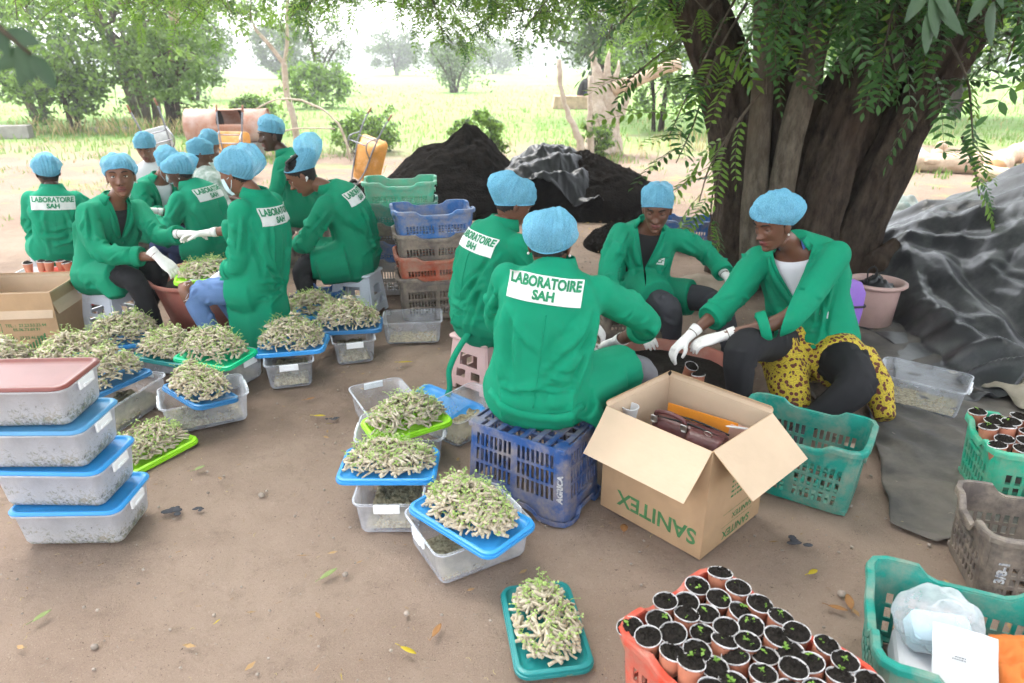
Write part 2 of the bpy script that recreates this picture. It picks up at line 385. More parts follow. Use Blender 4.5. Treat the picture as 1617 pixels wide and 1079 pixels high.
def loose_lid(label, loc, yaw, m, L=.40, W=.265, rot=None, group='storage lids used as trays'):
    o = lid_mesh(L, W, .02).build('plastic_tray', m, None, True, loc=loc, rot=rot or (0, 0, yaw)); flatshade_sharp(o.data, 50)
    return tag(o, label, 'lid', group)
# cuttings -------------------------------------------------------------------
BARK = mat('cutting_bark', (.35, .285, .20), .85, .2, col2=(.61, .545, .425), vscale=35, bump=.35, bscale=120, coords='Object')
CUT = mat('cutting_end', (.64, .55, .36), .8, .2, var=.2, vscale=60)
SHOOT = mat('cutting_shoot', (.30, .47, .10), .6, .3, col2=(.52, .64, .26), vscale=40, transl=.3)
def stem_mb(r_, L, rad):
    b = MB(); k = 4; pts = []; bend = r_.uniform(-.1, .1)*L
    for i in range(k): u = i/(k-1); pts.append((L*(u-.5), bend*(4*u*(1-u)), r_.uniform(-.0012, .0012)))
    rr = [rad*r_.uniform(.88, 1.12) for _ in range(k)]; rr[0] *= 1.06
    n0 = len(b.f); b.tube(pts, rr, 7)
    b.m[-2] = 1; b.m[-1] = 1
    return b
def shoot_mb(r_, Hs):
    b = MB(); a = r_.uniform(0, 6.28); k = 5; pts = []
    cx_, cy_ = cos(a), sin(a); lean = r_.uniform(.2, .8)
    for i in range(k): u = i/(k-1); pts.append((cx_*lean*Hs*u*u, cy_*lean*Hs*u*u, Hs*u*(1-.25*u*lean)))
    b.tube(pts, [.0015, .0013, .0012, .001, .0008], 4)
    for q in range(r_.randint(2, 4)):
        e = np.array(pts[-1 if q < 2 else -2]); A = r_.uniform(0, 6.28); l = r_.uniform(.006, .012); w = l*.38; d = np.array([cos(A), sin(A), r_.uniform(-.3, .5)]); s_ = np.array([-sin(A), cos(A), 0])
        b.add([e, e+d*l*.5+s_*w, e+d*l, e+d*l*.5-s_*w], [(0, 1, 2, 3)])
    return b
def flat_ends(me):
    for p in me.polygons:
        if p.material_index == 1: p.use_smooth = False
    return me
_r = rng(5)
STEMS = [stem_mb(_r, _r.uniform(.034, .068), _r.uniform(.0040, .0070)) for _ in range(12)]
SHOOTS = [shoot_mb(_r, _r.uniform(.02, .055)) for _ in range(10)]
STEM_ME = [flat_ends(s_.mesh('stem_cutting', [BARK, CUT])) for s_ in STEMS]; SHOOT_ME = [s_.mesh('shoot', SHOOT) for s_ in SHOOTS]
def heap_spots(r_, n, L, W, h, shape=2.):
    out = []
    for i in range(n):
        while 1:
            u, v = r_.uniform(-1, 1), r_.uniform(-1, 1); e = (abs(u)**2.6+abs(v)**2.6)
            if e < 1: break
        top = h*(1-e)**.55*(.8+.35*noise.noise(Vector((u*2.5+n, v*2.5, n*.1))))
        lay = r_.random()**.4
        z = .009+top*lay
        slope = Vector((u/(L/2)*h*.55, v/(W/2)*h*.55, 1)).normalized()
        yaw = r_.uniform(0, 6.28); t_ = Vector((cos(yaw), sin(yaw), r_.gauss(0, .28)))
        t_ = (t_-slope*(t_.dot(slope))*.8).normalized(); s_ = slope.cross(t_).normalized(); w = t_.cross(s_)
        R = Matrix((t_, s_, w)).transposed()
        out.append((Vector((u*L/2, v*W/2, z)), R, lay > .72))
    return out
def heap(loc, yaw, L, W, h, n, label, seed, single=False, group='', rot=None):
    r_ = rng(seed); base = Matrix.Translation(loc) @ (Matrix.Rotation(yaw, 4, 'Z') if rot is None else Matrix.LocRotScale(None, __import__('mathutils').Euler(rot), None))
    h *= 1.5; sp = heap_spots(r_, n if single else int(n*2.9), L, W, h)
    if single:
        heap(loc, yaw, L*.97, W*.97, h*.68, int(n*1.0), label.replace('short woody stem cutting', 'lower layer of woody stem cuttings'), seed+100, rot=rot)
        for (p, R, top) in sp:
            M = base @ Matrix.LocRotScale(p, R.to_quaternion(), None)
            o = link('stem_cutting', r_.choice(STEM_ME)); o.matrix_world = M; tag(o, label, 'cutting', group)
            if r_.random() < .65:
                s_ = link('shoot', r_.choice(SHOOT_ME), o)
                up = R.inverted() @ Vector((r_.gauss(0, .35), r_.gauss(0, .35), 1)); s_.rotation_euler = up.to_track_quat('Z', 'Y').to_euler(); s_.location = (r_.uniform(-.02, .02), 0, 0)
        return
    mb = MB()
    for (p, R, top) in sp:
        s_ = r_.choice(STEMS); M = np.array(R); o_ = np.array(p)
        for v in s_.v[:1]: pass
        k = mb.n
        V_ = np.concatenate(s_.v) @ M.T+o_
        mb.v.append(V_); mb.n += len(V_); mb.f += [[i+k for i in q] for q in s_.f]; mb.m += s_.m
        if r_.random() < .58:
            q_ = r_.choice(SHOOTS); A = r_.uniform(0, 6.28); c_, d_ = cos(A), sin(A); k = mb.n
            Mr = np.array([[c_, -d_, 0], [d_, c_, 0], [0, 0, 1]]); V_ = np.concatenate(q_.v) @ Mr.T+o_
            mb.v.append(V_); mb.n += len(V_); mb.f += [[i+k for i in q] for q in q_.f]; mb.m += [2]*len(q_.f)
    o = mb.build('cuttings_heap', [BARK, CUT, SHOOT]); flat_ends(o.data); o.matrix_world = base
    tag(o, label, 'cuttings', 'heaps of stem cuttings', 'stuff')
# pots -----------------------------------------------------------------------
POT = mat('pot_terracotta', (.47, .185, .11), .5, .35, var=.1, dirt=(.07, .05, .04, .6), dscale=14, dthr=.58)
POTW = mat('pot_inside', (.70, .67, .67), .5, .35, var=.08, dirt=(.05, .04, .035, .9), dscale=30, dthr=.46)
BSOIL = mat('black_compost', (.010, .0085, .0075), .95, .12, col2=(.028, .023, .019), vscale=120, bump=.9, bscale=160)
SEED = mat('seedling_green', (.14, .30, .035), .55, .3, col2=(.28, .46, .09), vscale=30, transl=.35)
def pot_meshes():
    R, h = .034, .078
    c = MB(); c.lathe([(R*.68, 0), (R*.70, .002), (R*.97, h-.006)], 20, cap=False); c.add(np.c_[R*.68*np.cos(np.arange(20)*pi/10), R*.68*np.sin(np.arange(20)*pi/10), np.zeros(20)], [tuple(range(19, -1, -1))])
    w = MB(); w.lathe([(R*.97, h-.005), (R*1.03, h-.004), (R*1.035, h-.001), (R*1.0, h), (R*.955, h-.004), (R*.86, h*.6)], 20)
    return c.mesh('cup', POT), w.mesh('rim', POTW)
CUP_ME, CRIM_ME = pot_meshes()
def soil_me(seed):
    r_ = rng(seed); n, k = 22, 8; P = []; R = .0338
    for j in range(k):
        rr = R*(j/(k-1)); P.append([(rr*cos(a), rr*sin(a), .0725+.014*(1-(j/(k-1))**2)+r_.uniform(-.005, .0055)) for a in np.arange(n)*2*pi/n])
    return MB().loft(P[::-1], cap=False).mesh('soil', BSOIL)
SOIL_MES = [soil_me(s_) for s_ in range(6)]
def seedling_mb(seed):
    r_ = rng(seed); b = MB()
    for q in range(r_.randint(1, 3)):
        a = r_.uniform(0, 6.28); x, y = r_.uniform(-.015, .015), r_.uniform(-.015, .015); Hs = r_.uniform(.012, .032); ln = r_.uniform(0, .018)
        tip = np.array((x+cos(a)*ln, y+sin(a)*ln, .072+Hs)); b.tube([(x, y, .068), ((x+tip[0])/2, (y+tip[1])/2, .07+Hs*.6), tip], [.0017, .0015, .001], 5)
        for w in range(r_.randint(3, 5)):
            A = r_.uniform(0, 6.28); l = r_.uniform(.008, .017); d = np.array([cos(A), sin(A), r_.uniform(-.4, .4)]); s_ = np.array([-sin(A), cos(A), 0])*l*.33
            m_ = tip+d*l*.5+np.array((0, 0, .0015)); b.add([tip, m_+s_, tip+d*l, m_-s_], [(0, 1, 2), (0, 2, 3)])
    return b.mesh('seedling', SEED)
SEED_MES = [seedling_mb(s_) for s_ in range(9)]
def pot(loc, tilt, yaw, label, group, seed, green=True, soil=True, s=1.):
    r_ = rng(seed); t = empty('plant_pot', loc, rot=(tilt[0], tilt[1], yaw)); t.scale = (s, s, s); tag(t, label, 'plant pot', group)
    link('cup', CUP_ME, t); link('rim', CRIM_ME, t)
    if soil: link('soil', SOIL_MES[seed % 6], t, rot=(0, 0, r_.uniform(0, 6)))
    if green and r_.random() < .75: link('seedling', SEED_MES[seed % 9], t, loc=(0, 0, .018), rot=(0, 0, r_.uniform(0, 6))).scale = (.75, .75, .75)
    return t
# text helper ----------------------------------------------------------------
TXT = {}
def text_mb(s, size, bold=.0, align='CENTER', space=1.):
    if (s, size, bold) in TXT: return TXT[s, size, bold]
    c = bpy.data.curves.new('t', 'FONT'); c.body = s; c.size = size; c.offset = bold; c.align_x = align; c.align_y = 'CENTER'; c.space_line = space; c.resolution_u = 3
    o = bpy.data.objects.new('t', c); COL.objects.link(o); dg = bpy.context.evaluated_depsgraph_get(); me = bpy.data.meshes.new_from_object(o.evaluated_get(dg))
    v = np.array([q.co[:] for q in me.vertices]); f = [list(p.vertices) for p in me.polygons]
    bpy.data.objects.remove(o); bpy.data.meshes.remove(me); bpy.data.curves.remove(c)
    TXT[s, size, bold] = (v, f); return v, f
# cardboard ------------------------------------------------------------------
CARD = mat('cardboard_kraft', (.43, .285, .165), .85, .2, var=.08, vscale=5, bump=.1, bscale=50, dirt=(.30, .2, .12, .4), dscale=4)
CARDIN = mat('cardboard_inside', (.53, .40, .285), .85, .2, var=.05, vscale=6, bump=.08, bscale=60)
CARDINK = mat('cardboard_green_ink', (.07, .19, .075), .8, .2, var=.15, vscale=40)
def cardboard_box(label, loc, yaw, L, W, H, flaps, writing, name='cardboard_box', th=.005):
    """flaps: list (side, length, open angle deg); side 0=-y,1=+x,2=+y,3=-x"""
    t = empty(name, loc, yaw); tag(t, label, 'cardboard box')
    def panel(nm, c, d, R=None, parent=t, mi=None):
        return MB().box(c, d, R).build(nm, CARD, parent, False, bevel=.0015)
    for nm, c, d, ci, di in (('front_panel', (0, -W/2, H/2), (L, th, H), (0, -W/2+th*.6+.0005, H/2), (L-2*th, .001, H-.002)), ('back_panel', (0, W/2, H/2), (L, th, H), (0, W/2-th*.6-.0005, H/2), (L-2*th, .001, H-.002)),
                     ('side_panel', (L/2-th/2, 0, H/2), (th, W-th-.001, H), (L/2-th*1.2, 0, H/2), (.001, W-2*th, H-.002)), ('side_panel', (-L/2+th/2, 0, H/2), (th, W-th-.001, H), (-L/2+th*1.2, 0, H/2), (.001, W-2*th, H-.002))):
        MB().box(c, d).box(ci, di, mi=1).build(nm, [CARD, CARDIN], t, False)
    MB().box((0, 0, .004), (L-.012, W-.012, .006)).build('bottom_panel', CARDIN, t, False)
    for side, ln, ang in flaps:
        a = RAD(ang)
        w = (L if side % 2 == 0 else W)-.006
        # flap hinged on the top edge; angle from upright (0) outward (180 = hanging down)
        nn = 6; P = np.zeros((2, nn, 3)); 
        mb = MB()
        rows_o, rows_i = [], []
        for i in range(nn):
            u = i/(nn-1); bow = .012*sin(u*pi); dd = ln*u; out = sin(a)*dd+cos(a)*bow; up = cos(a)*dd+sin(a)*bow*.6
            for rows, off in ((rows_o, 0.), (rows_i, th*.7)):
                o2 = out-cos(a)*off if True else out; u2 = up+sin(a)*off
                tp_ = 1-.03*u
                rows.append([(-w/2*tp_, o2, u2), (w/2*tp_, o2, u2)])
        A, B = np.array(rows_o), np.array(rows_i)
        rings = [np.array([A[i][0], A[i][1], B[i][1], B[i][0]]) for i in range(nn)]
        mb.loft(rings)
        # face material: inner side shows as lighter board
        for q in range(len(mb.f)):
            ids = mb.f[q]
            if len(ids) == 4 and all((x % 4) in (2, 3) for x in ids): mb.m[q] = 1
        yawf = {0: pi, 1: pi/2, 2: 0, 3: -pi/2}[side] if False else {0: 180, 1: -90, 2: 0, 3: 90}[side]
        pos = {0: (0, -W/2, H), 1: (L/2-th/2, 0, H), 2: (0, W/2, H), 3: (-L/2+th/2, 0, H)}[side]
        mb.build('flap', [CARD, CARDIN], t, False, loc=pos, rot=(0, 0, RAD(yawf)))
    for (s, size, side, cu, cv, rotz, bold) in writing:
        v, f = text_mb(s, size, bold) if isinstance(s, str) else s
        c_, s_ = cos(RAD(rotz)), sin(RAD(rotz)); q = np.c_[v[:, 0]*c_-v[:, 1]*s_+cu, v[:, 0]*s_+v[:, 1]*c_+cv]
        if side == 0: X = np.c_[q[:, 0], np.full(len(q), -W/2-th/2-.0012), q[:, 1]]
        elif side == 1: X = np.c_[np.full(len(q), L/2+.0012), q[:, 0], q[:, 1]]
        MB().add(X, f).build('printed_text', CARDINK, t, False)
    return t
# folding stools --------------------------------------------------------------
def stool(label, loc, yaw, m, L=.27, W=.20, H=.30, m2=None):
    """folding plastic step stool: splayed end panels with cut-outs, braced long sides, ribbed seat"""
    t = empty('folding_stool', loc, yaw); tag(t, label, 'stool', 'folding step stools')
    top = MB(); rr = [np.c_[rrect(L-2*k, W-2*k, .02), np.full(24, z)] for k, z in ((.004, H-.02), (0, H-.016), (0, H-.004), (.005, H))]
    top.loft(rr); top.build('seat', m, t)
    def panel(nm, width_b, width_t, place, holes=True):
        nx, nz_ = 12, 12; bm_v = []; bm_f = []
        for i in range(nx+1):
            for j in range(nz_+1):
                v = j/nz_; w = lerp(width_b, width_t, v); bm_v.append(place((i/nx-.5)*w, v*(H-.02), v))
        def hole(u, v):
            if not holes: return False
            if abs(u) < .27 and .52 < v < .78: return True
            if abs(abs(u)-.19) < .115 and .26 < v < .44: return True
            if abs(u) < .30 and v < .10: return True
            return False
        for i in range(nx):
            for j in range(nz_):
                if not hole((i+.5)/nx-.5, (j+.5)/nz_): a = i*(nz_+1)+j; bm_f.append((a, a+nz_+1, a+nz_+2, a+1))
        me = MB().add(bm_v, bm_f).mesh(nm, m, False); solidify(me, .012); link(nm, me, t)
    for sg in (-1, 1):
        panel('end_panel', W*1.02, W*.78, lambda a, z, v, sg=sg: (sg*(L/2+.018-.03*v), a, z))
        panel('side_panel', L*.98, L*.86, lambda a, z, v, sg=sg: (a, sg*(W/2+.006-.03*v), z))
    return t
STW = mat('stool_white', (.62, .66, .74), .4, .4, var=.06, dirt=(.35, .3, .27, .5), dscale=8, dthr=.55)
STP = mat('stool_pink', (.60, .40, .375), .45, .4, var=.06, dirt=(.3, .22, .18, .5), dscale=8, dthr=.55)
STR = mat('stool_red', (.62, .07, .04), .45, .4, var=.06)
STB = mat('stool_navy', (.02, .05, .19), .45, .4, var=.06)
# basins / buckets ------------------------------------------------------------
BASIN = mat('basin_terracotta', (.34, .115, .085), .6, .35, var=.12, dirt=(.36, .26, .2, .6), dscale=4, dthr=.48)
def basin(label, loc, R=.36, H=.34, m=None, soil=.06, soil_h=.05, seed=1, cat='basin', name='soil_basin', rb=.7):
    t = empty(name, loc); tag(t, label, cat)
    b = MB(); b.lathe([(0.001, .002), (R*rb, .002), (R*rb+.012, .012), (R-.012, H-.04), (R-.01, H-.02), (R+.018, H-.018), (R+.028, H-.008), (R+.026, H+.006), (R+.008, H+.01), (R-.006, H), (R-.02, H-.03), (R*rb-.01, .03), (.001, .02)], 48)
    b.build('bowl', m or BASIN, t)
    if soil:
        n, k = 40, 14; P = []
        for j in range(k):
            u = j/(k-1); rr = (R-.03)*u
            P.append([(rr*cos(a), rr*sin(a), H-soil+soil_h*(1-u**2)+.03*noise.noise(Vector((rr*cos(a)*9+seed, rr*sin(a)*9, 0)))*(1-u*.5)+.012*noise.noise(Vector((rr*cos(a)*40, rr*sin(a)*40, seed)))) for a in np.arange(n)*2*pi/n])
        q = MB().loft(P[::-1], cap=False).build('soil_fill', BSOIL, t); tag(q, kind='stuff')
    return t

# ================================================================ NEAR GROUND: TUBS, LIDS, CUTTINGS
D = RAD
# stack of four lidded tubs
sx0, sy0 = -1.665, 2.285
STK = [('clear tub of cuttings with bright blue lid, bottom of the stack of four', LIDM['blue'], 0, 0, 1.5), ('clear tub with bright blue lid, second from the bottom of the stack', LIDM['blue'], -.035, .015, -1),
       ('clear tub with dull blue lid under the brown-lidded tub', LIDM['midblue'], -.07, .02, .5), ('clear tub with dark brown lid on top of the stack', LIDM['brown'], -.11, .035, 2.5)]
for i, (lb, m, dx, dy, a) in enumerate(STK):
    tub(lb, (sx0+dx, sy0+dy, .002+i*.1625), D(a), L=.40, W=.27, H=.148, m=TUBF, contents=.065, lid=m, seed=i+3, group='stack of four tubs')
for o in [x for x in bpy.data.objects if x.name.startswith('latch')][:]: pass
# centre cluster
tub('open clear tub under the large heap on bright blue lid', (-.163, 2.144, .001), D(30), L=.38, W=.31, H=.15, contents=.012, seed=11)
loose_lid('bright blue lid heaped with cuttings, set skewed on a clear tub', (-.15, 2.125, .153), 0, LIDM['blue'], L=.43, W=.27, rot=(D(-1), D(1.5), D(-41)))
heap((-.15, 2.135, .168), D(-41), .36, .23, .085, 135, 'short woody stem cutting in the pile on the skewed blue lid', 21, True, 'cuttings on the skewed blue lid')
tub('small clear tub with white latch below a blue lid of cuttings', (-.478, 2.40, .001), D(91), L=.36, W=.26, H=.15, contents=.04, seed=12)
loose_lid('blue lid heaped with cuttings between the lime tray and the skewed lid', (-.505, 2.475, .153), 0, LIDM['blue'], L=.40, W=.27, rot=(0, D(.5), D(1)))
heap((-.5, 2.485, .166), D(1), .36, .22, .065, 105, 'short woody stem cutting in the pile on the middle blue lid', 22, True, 'cuttings on the middle blue lid')
tub('clear tub under the lime green lid of cuttings', (-.51, 2.83, .001), D(3), L=.39, W=.27, H=.15, contents=.02, seed=13)
loose_lid('lime green lid heaped with cuttings on the tub by the pink stool', (-.485, 2.84, .155), 0, LIDM['lime'], L=.38, W=.25, rot=(D(2), D(-2), D(30)))
heap((-.485, 2.85, .17), D(30), .34, .22, .085, 110, 'pile of woody stem cuttings on the lime lid by the pink stool', 23)
tub('empty clear tub standing open behind the lime lid', (-.63, 3.13, .001), D(-62), L=.40, W=.27, H=.15, contents=.006, seed=14)
loose_lid('empty bright blue lid lying between two open tubs', (-.36, 3.23, .03), 0, LIDM['blue'], L=.40, W=.27, rot=(D(6), D(8), D(-28)))
tub('open clear tub beside the blue crate with few cuttings in it', (-.23, 3.08, .001), D(52), L=.38, W=.25, H=.15, contents=.03, seed=15)
# teal lid on the bare earth
loose_lid('dark teal lid of cuttings lying on the bare earth', (.105, 1.745, .003), 0, LIDM['teal'], L=.39, W=.245, rot=(0, 0, D(98.5)))
heap((.108, 1.75, .018), D(98.5), .345, .20, .052, 60, 'short woody stem cutting on the dark teal lid', 24, True, 'cuttings on the teal lid')
# left cluster
loose_lid('lime green lid of cuttings on the ground beside the tub stack', (-1.70, 2.84, .003), 0, LIDM['lime'], L=.38, W=.26, rot=(0, 0, D(62)))
heap((-1.71, 2.85, .018), D(62), .34, .22, .075, 110, 'pile of woody stem cuttings on the lime lid by the tub stack', 25)
tub('clear tub with white latches under the dull blue lid of cuttings', (-1.57, 3.19, .001), D(28), L=.40, W=.28, H=.155, contents=.05, seed=16)
loose_lid('dull blue lid of cuttings resting on the tub with white latches', (-1.57, 3.16, .148), 0, LIDM['darkblue'], L=.36, W=.24, rot=(D(-9), D(3), D(-38)))
heap((-1.575, 3.17, .165), D(-38), .33, .21, .10, 130, 'pile of woody stem cuttings on the dull blue lid nearest the camera', 26)
loose_lid('bright green lid of cuttings behind the dull blue lid', (-1.67, 3.62, .16), 0, LIDM['green'], L=.41, W=.27, rot=(D(3), 0, D(-22)))
tub('clear tub under the bright green lid', (-1.66, 3.68, .001), D(-22), L=.38, W=.26, H=.155, contents=.03, seed=17)
heap((-1.68, 3.64, .175), D(-22), .37, .24, .10, 140, 'pile of woody stem cuttings on the bright green lid', 27)
tub('long clear tub beside the stack, below a dark blue lid', (-2.03, 3.22, .001), D(78), L=.42, W=.29, H=.16, contents=.06, seed=18)
loose_lid('dark blue lid of cuttings behind the brown-lidded tub', (-2.10, 3.26, .165), 0, LIDM['darkblue'], L=.40, W=.27, rot=(0, D(2), D(70)))
heap((-2.10, 3.27, .18), D(70), .36, .24, .12, 150, 'pile of woody stem cuttings on the dark blue lid behind the stack', 28)
loose_lid('teal lid of cuttings in front of the terracotta basin', (-2.02, 3.82, .09), 0, LIDM['teal'], L=.42, W=.28, rot=(D(2), 0, D(-20)))
tub('low clear tub under the teal lid by the basin', (-2.02, 3.84, .001), D(-20), L=.38, W=.25, H=.085, seed=19)
heap((-2.03, 3.83, .105), D(-20), .38, .25, .095, 140, 'pile of woody stem cuttings on the teal lid by the basin', 29)
loose_lid('blue lid of cuttings between the white stool and the basin', (-2.36, 3.98, .11), 0, LIDM['blue'], L=.40, W=.27, rot=(0, 0, D(24)))
tub('clear tub under the blue lid beside the white stool', (-2.34, 3.99, .001), D(24), L=.37, W=.25, H=.105, seed=20)
heap((-2.37, 3.99, .125), D(24), .37, .24, .12, 140, 'pile of woody stem cuttings beside the white stool', 30)
loose_lid('blue lid of cuttings in front of the cardboard carton', (-2.46, 3.62, .12), 0, LIDM['midblue'], L=.42, W=.28, rot=(0, 0, D(8)))
tub('clear tub under the lid of cuttings by the carton', (-2.46, 3.63, .001), D(8), L=.38, W=.26, H=.115, seed=31)
heap((-2.47, 3.63, .135), D(8), .40, .26, .13, 160, 'pile of woody stem cuttings in front of the carton', 31)
tub('clear tub at the foot of the carton holding a pile of cuttings', (-2.92, 3.62, .001), D(5), L=.40, W=.28, H=.13, contents=.1, seed=32)
heap((-2.93, 3.62, .11), D(5), .38, .26, .11, 140, 'pile of woody stem cuttings at the left foot of the carton', 32)
# between the seated groups
tub('clear tub with a white latch under a blue lid beside the green coat hem', (-1.29, 3.72, .001), D(106), L=.40, W=.26, H=.155, contents=.04, seed=33)
loose_lid('bright blue lid of cuttings beside the green coat hem', (-1.28, 3.77, .158), 0, LIDM['blue'], L=.40, W=.28, rot=(0, D(-3), D(5)))
heap((-1.28, 3.78, .172), D(5), .36, .25, .12, 145, 'pile of woody stem cuttings beside the green coat hem', 33)
tub('clear tub with a white latch beside the empty rectangular tub', (-1.0, 4.05, .001), D(108), L=.38, W=.25, H=.15, contents=.045, seed=34)
loose_lid('dark blue lid of cuttings in front of the pale stool', (-1.02, 4.12, .153), 0, LIDM['darkblue'], L=.40, W=.27, rot=(0, 0, D(8)))
heap((-1.04, 4.13, .168), D(8), .38, .25, .11, 145, 'pile of woody stem cuttings in front of the pale stool', 34)
tub('clear tub below the farther pile beside the pale stool', (-1.36, 4.42, .001), D(10), L=.38, W=.25, H=.13, seed=35)
loose_lid('blue lid under the farther pile beside the pale stool', (-1.36, 4.42, .135), 0, LIDM['blue'], L=.38, W=.26, rot=(0, 0, D(10)))
heap((-1.35, 4.43, .15), D(10), .36, .24, .10, 120, 'pile of woody stem cuttings half behind the green coat, by the pale stool', 35)
crate('small steel blue crate behind the heaps by the pale stool', (-1.37, 4.78, .0), D(5), CR['steelblue'], L=.30, W=.22, H=.20, simple=True)
tub('empty rectangular clear tub on the ground before the crate stack', (-.655, 4.32, .001), D(5), L=.38, W=.26, H=.155, contents=.004, latches=False, seed=36)
tub('empty clear tub standing on the black ground sheet', (2.18, 3.36, .012), D(-38), L=.42, W=.29, H=.16, contents=.012, seed=37)
# ================================================================ CRATES
crate('dusty navy crate turned upside down as a seat', (.09, 2.54, .0), D(-33), CR['blue'], L=.49, W=.32, H=.335, flip=True, nslot=(17, 9), dip=.035)
crate('empty dark teal crate between the cardboard box and the black sheet', (1.235, 2.60, .0), D(-34), CR['teal'], L=.50, W=.33, H=.30, nslot=(15, 9))
crate('bright red crate packed with small plant pots', (.60, 1.37, .0), D(-53), CR['red'], L=.52, W=.40, H=.29, nslot=(13, 10), dip=.025)
crate('teal crate holding face masks and papers', (1.275, 1.44, .0), D(-23), CR['teal'], L=.55, W=.44, H=.29, nslot=(14, 10), dip=.045)
crate('grey brown crate between the green and teal crates', (1.84, 1.97, .0), D(-14), CR['grey'], L=.50, W=.34, H=.27, nslot=(13, 8), dip=.045)
crate('bright green crate full of potted seedlings on the black sheet', (2.18, 2.46, .006), D(-16), CR['green'], L=.52, W=.36, H=.29, nslot=(12, 8))
for i, (k, lb, a) in enumerate((('grey', 'tall dark grey crate at the bottom of the nearer crate stack', 12), ('rust', 'rusty red crate in the nearer crate stack', 14), ('grey', 'dark grey crate below the blue one in the nearer stack', 13), ('steelblue', 'blue crate on top of the nearer crate stack', 15))):
    z = (0, .285, .43, .585)[i]; h = (.31, .175, .185, .19)[i]
    crate(lb, (-.56, 4.86, z), D(a), CR[k], L=.53, W=.37, H=h, rows=(3, 1, 1, 1)[i], group='crates stacked behind the workers', nslot=(19, 12))
for i, (k, lb, a) in enumerate((('lightgrey', 'pale grey crate at the bottom of the farther crate stack', 4), ('steelblue', 'blue crate second from the bottom of the farther stack', 6), ('grey', 'grey crate in the middle of the farther stack', 5), ('teal', 'dark teal crate under the pale green one', 4), ('palegreen', 'pale green crate on top of the farther stack', 6))):
    z = (0, .265, .405, .545, .69)[i]; h = (.29, .17, .17, .175, .185)[i]
    crate(lb, (-.86, 5.42, z), D(a), CR[k], L=.53, W=.37, H=h, rows=(2, 1, 1, 1, 1)[i], group='crates stacked behind the workers', nslot=(19, 12))
crate('blue crate on the ground behind the tree foot', (1.72, 6.75, 0), D(-10), CR['steelblue'], L=.5, W=.34, H=.30, simple=True)
# scribbled paint marks on crates
WPAINT = mat('white_paint', (.55, .55, .55), .7, .2, var=.1, dirt=(.05, .08, .15, .9), dscale=60, dthr=.45)
# ================================================================ POTS
ORD = ('first', 'second', 'third', 'fourth', 'fifth', 'sixth', 'seventh', 'eighth')
def fill_pots(cx_, cy_, yaw, L, W, z, nx, ny, label, group, seed, hmax=.02, off=(0, 0), ps=1.03):
    r_ = rng(seed); k = 0
    for i in range(nx):
        for j in range(ny):
            u = (i+.5)/nx-.5+(.25/nx if j % 2 else -.25/nx)+r_.uniform(-.008, .008); v = (j+.5)/ny-.5+r_.uniform(-.012, .012)
            x, y = u*L, v*W; c_, s_ = cos(yaw), sin(yaw); k += 1
            pot((cx_+x*c_-y*s_, cy_+x*s_+y*c_, z+r_.uniform(0, hmax)), (r_.gauss(0, .10), r_.gauss(0, .10)), r_.uniform(0, 6), label.format(row=ORD[j], col=ORD[i]), group, seed*50+k, s=ps*r_.uniform(.96, 1.04))
fill_pots(.60, 1.37, D(-53), .505, .395, .212, 8, 6, 'pot in the red crate, {row} row from left wall, {col} from far end', 'pots in the red crate', 2)
fill_pots(2.18, 2.46, D(-16), .49, .34, .222, 7, 5, 'pot in the green crate, {row} row from front, {col} from left', 'pots in the green crate', 3)
pot((2.23, 2.58, .298), (.05, .1), 0, 'terracotta pot set on top of the other pots in the green crate', None, 900)
pot((2.37, 2.46, .297), (.08, -.05), 1, 'terracotta pot raised over the far end of the green crate', None, 901)
def spilled(loc, yaw, L, W, z, seed, label):
    P_ = np.array([[((i/29-.5)*L, (j/23-.5)*W, z+.012*noise.noise(Vector((i*.9, j*.9, seed)))+.008*noise.noise(Vector((i*.31, j*.31, seed)))) for j in range(24)] for i in range(30)])
    tag(MB().grid(P_).build('spilled_compost', BSOIL, None, True, loc=loc, rot=(0, 0, yaw)), label, 'compost', kind='stuff')
spilled((.60, 1.37, 0), D(-53), .475, .36, .245, 3, 'black compost spilled between the pots of the red crate')
spilled((2.18, 2.46, 0), D(-16), .475, .32, .255, 5, 'black compost spilled between the pots of the green crate')
# ================================================================ CARDBOARD
def small_print(seed, rows, wid):
    r_ = rng(seed); v, f = [], []
    for j in range(rows):
        x = -wid/2
        while x < wid/2*r_.uniform(.4, 1):
            l = r_.uniform(.006, .022); y = j*.022; k = len(v); v += [(x, y, 0), (x+l, y, 0), (x+l, y+.009, 0), (x, y+.009, 0)]; f.append((k, k+1, k+2, k+3)); x += l+.006
    return np.array(v, float), f
def rules():
    v, f = [], []
    for y in (0, .058): k = len(v); v += [(-.11, y, 0), (.11, y, 0), (.11, y+.002, 0), (-.11, y+.002, 0)]; f.append((k, k+1, k+2, k+3))
    return np.array(v, float), f
def carton_arrow():
    return (np.array([(-.03, -.03, 0), (.03, -.03, 0), (.03, -.026, 0), (-.03, -.026, 0), (-.03, .03, 0), (.03, .03, 0), (.03, .026, 0), (-.03, .026, 0), (-.03, -.026, 0), (-.026, -.026, 0), (-.026, .026, 0), (-.03, .026, 0), (.026, -.026, 0), (.03, -.026, 0), (.03, .026, 0), (.026, .026, 0),
                      (-.003, -.018, 0), (.003, -.018, 0), (.003, .006, 0), (-.003, .006, 0), (-.014, .006, 0), (.014, .006, 0), (0, .02, 0)], float),
            [(0, 1, 2, 3), (4, 5, 6, 7), (8, 9, 10, 11), (12, 13, 14, 15), (16, 17, 18, 19), (20, 21, 22)])
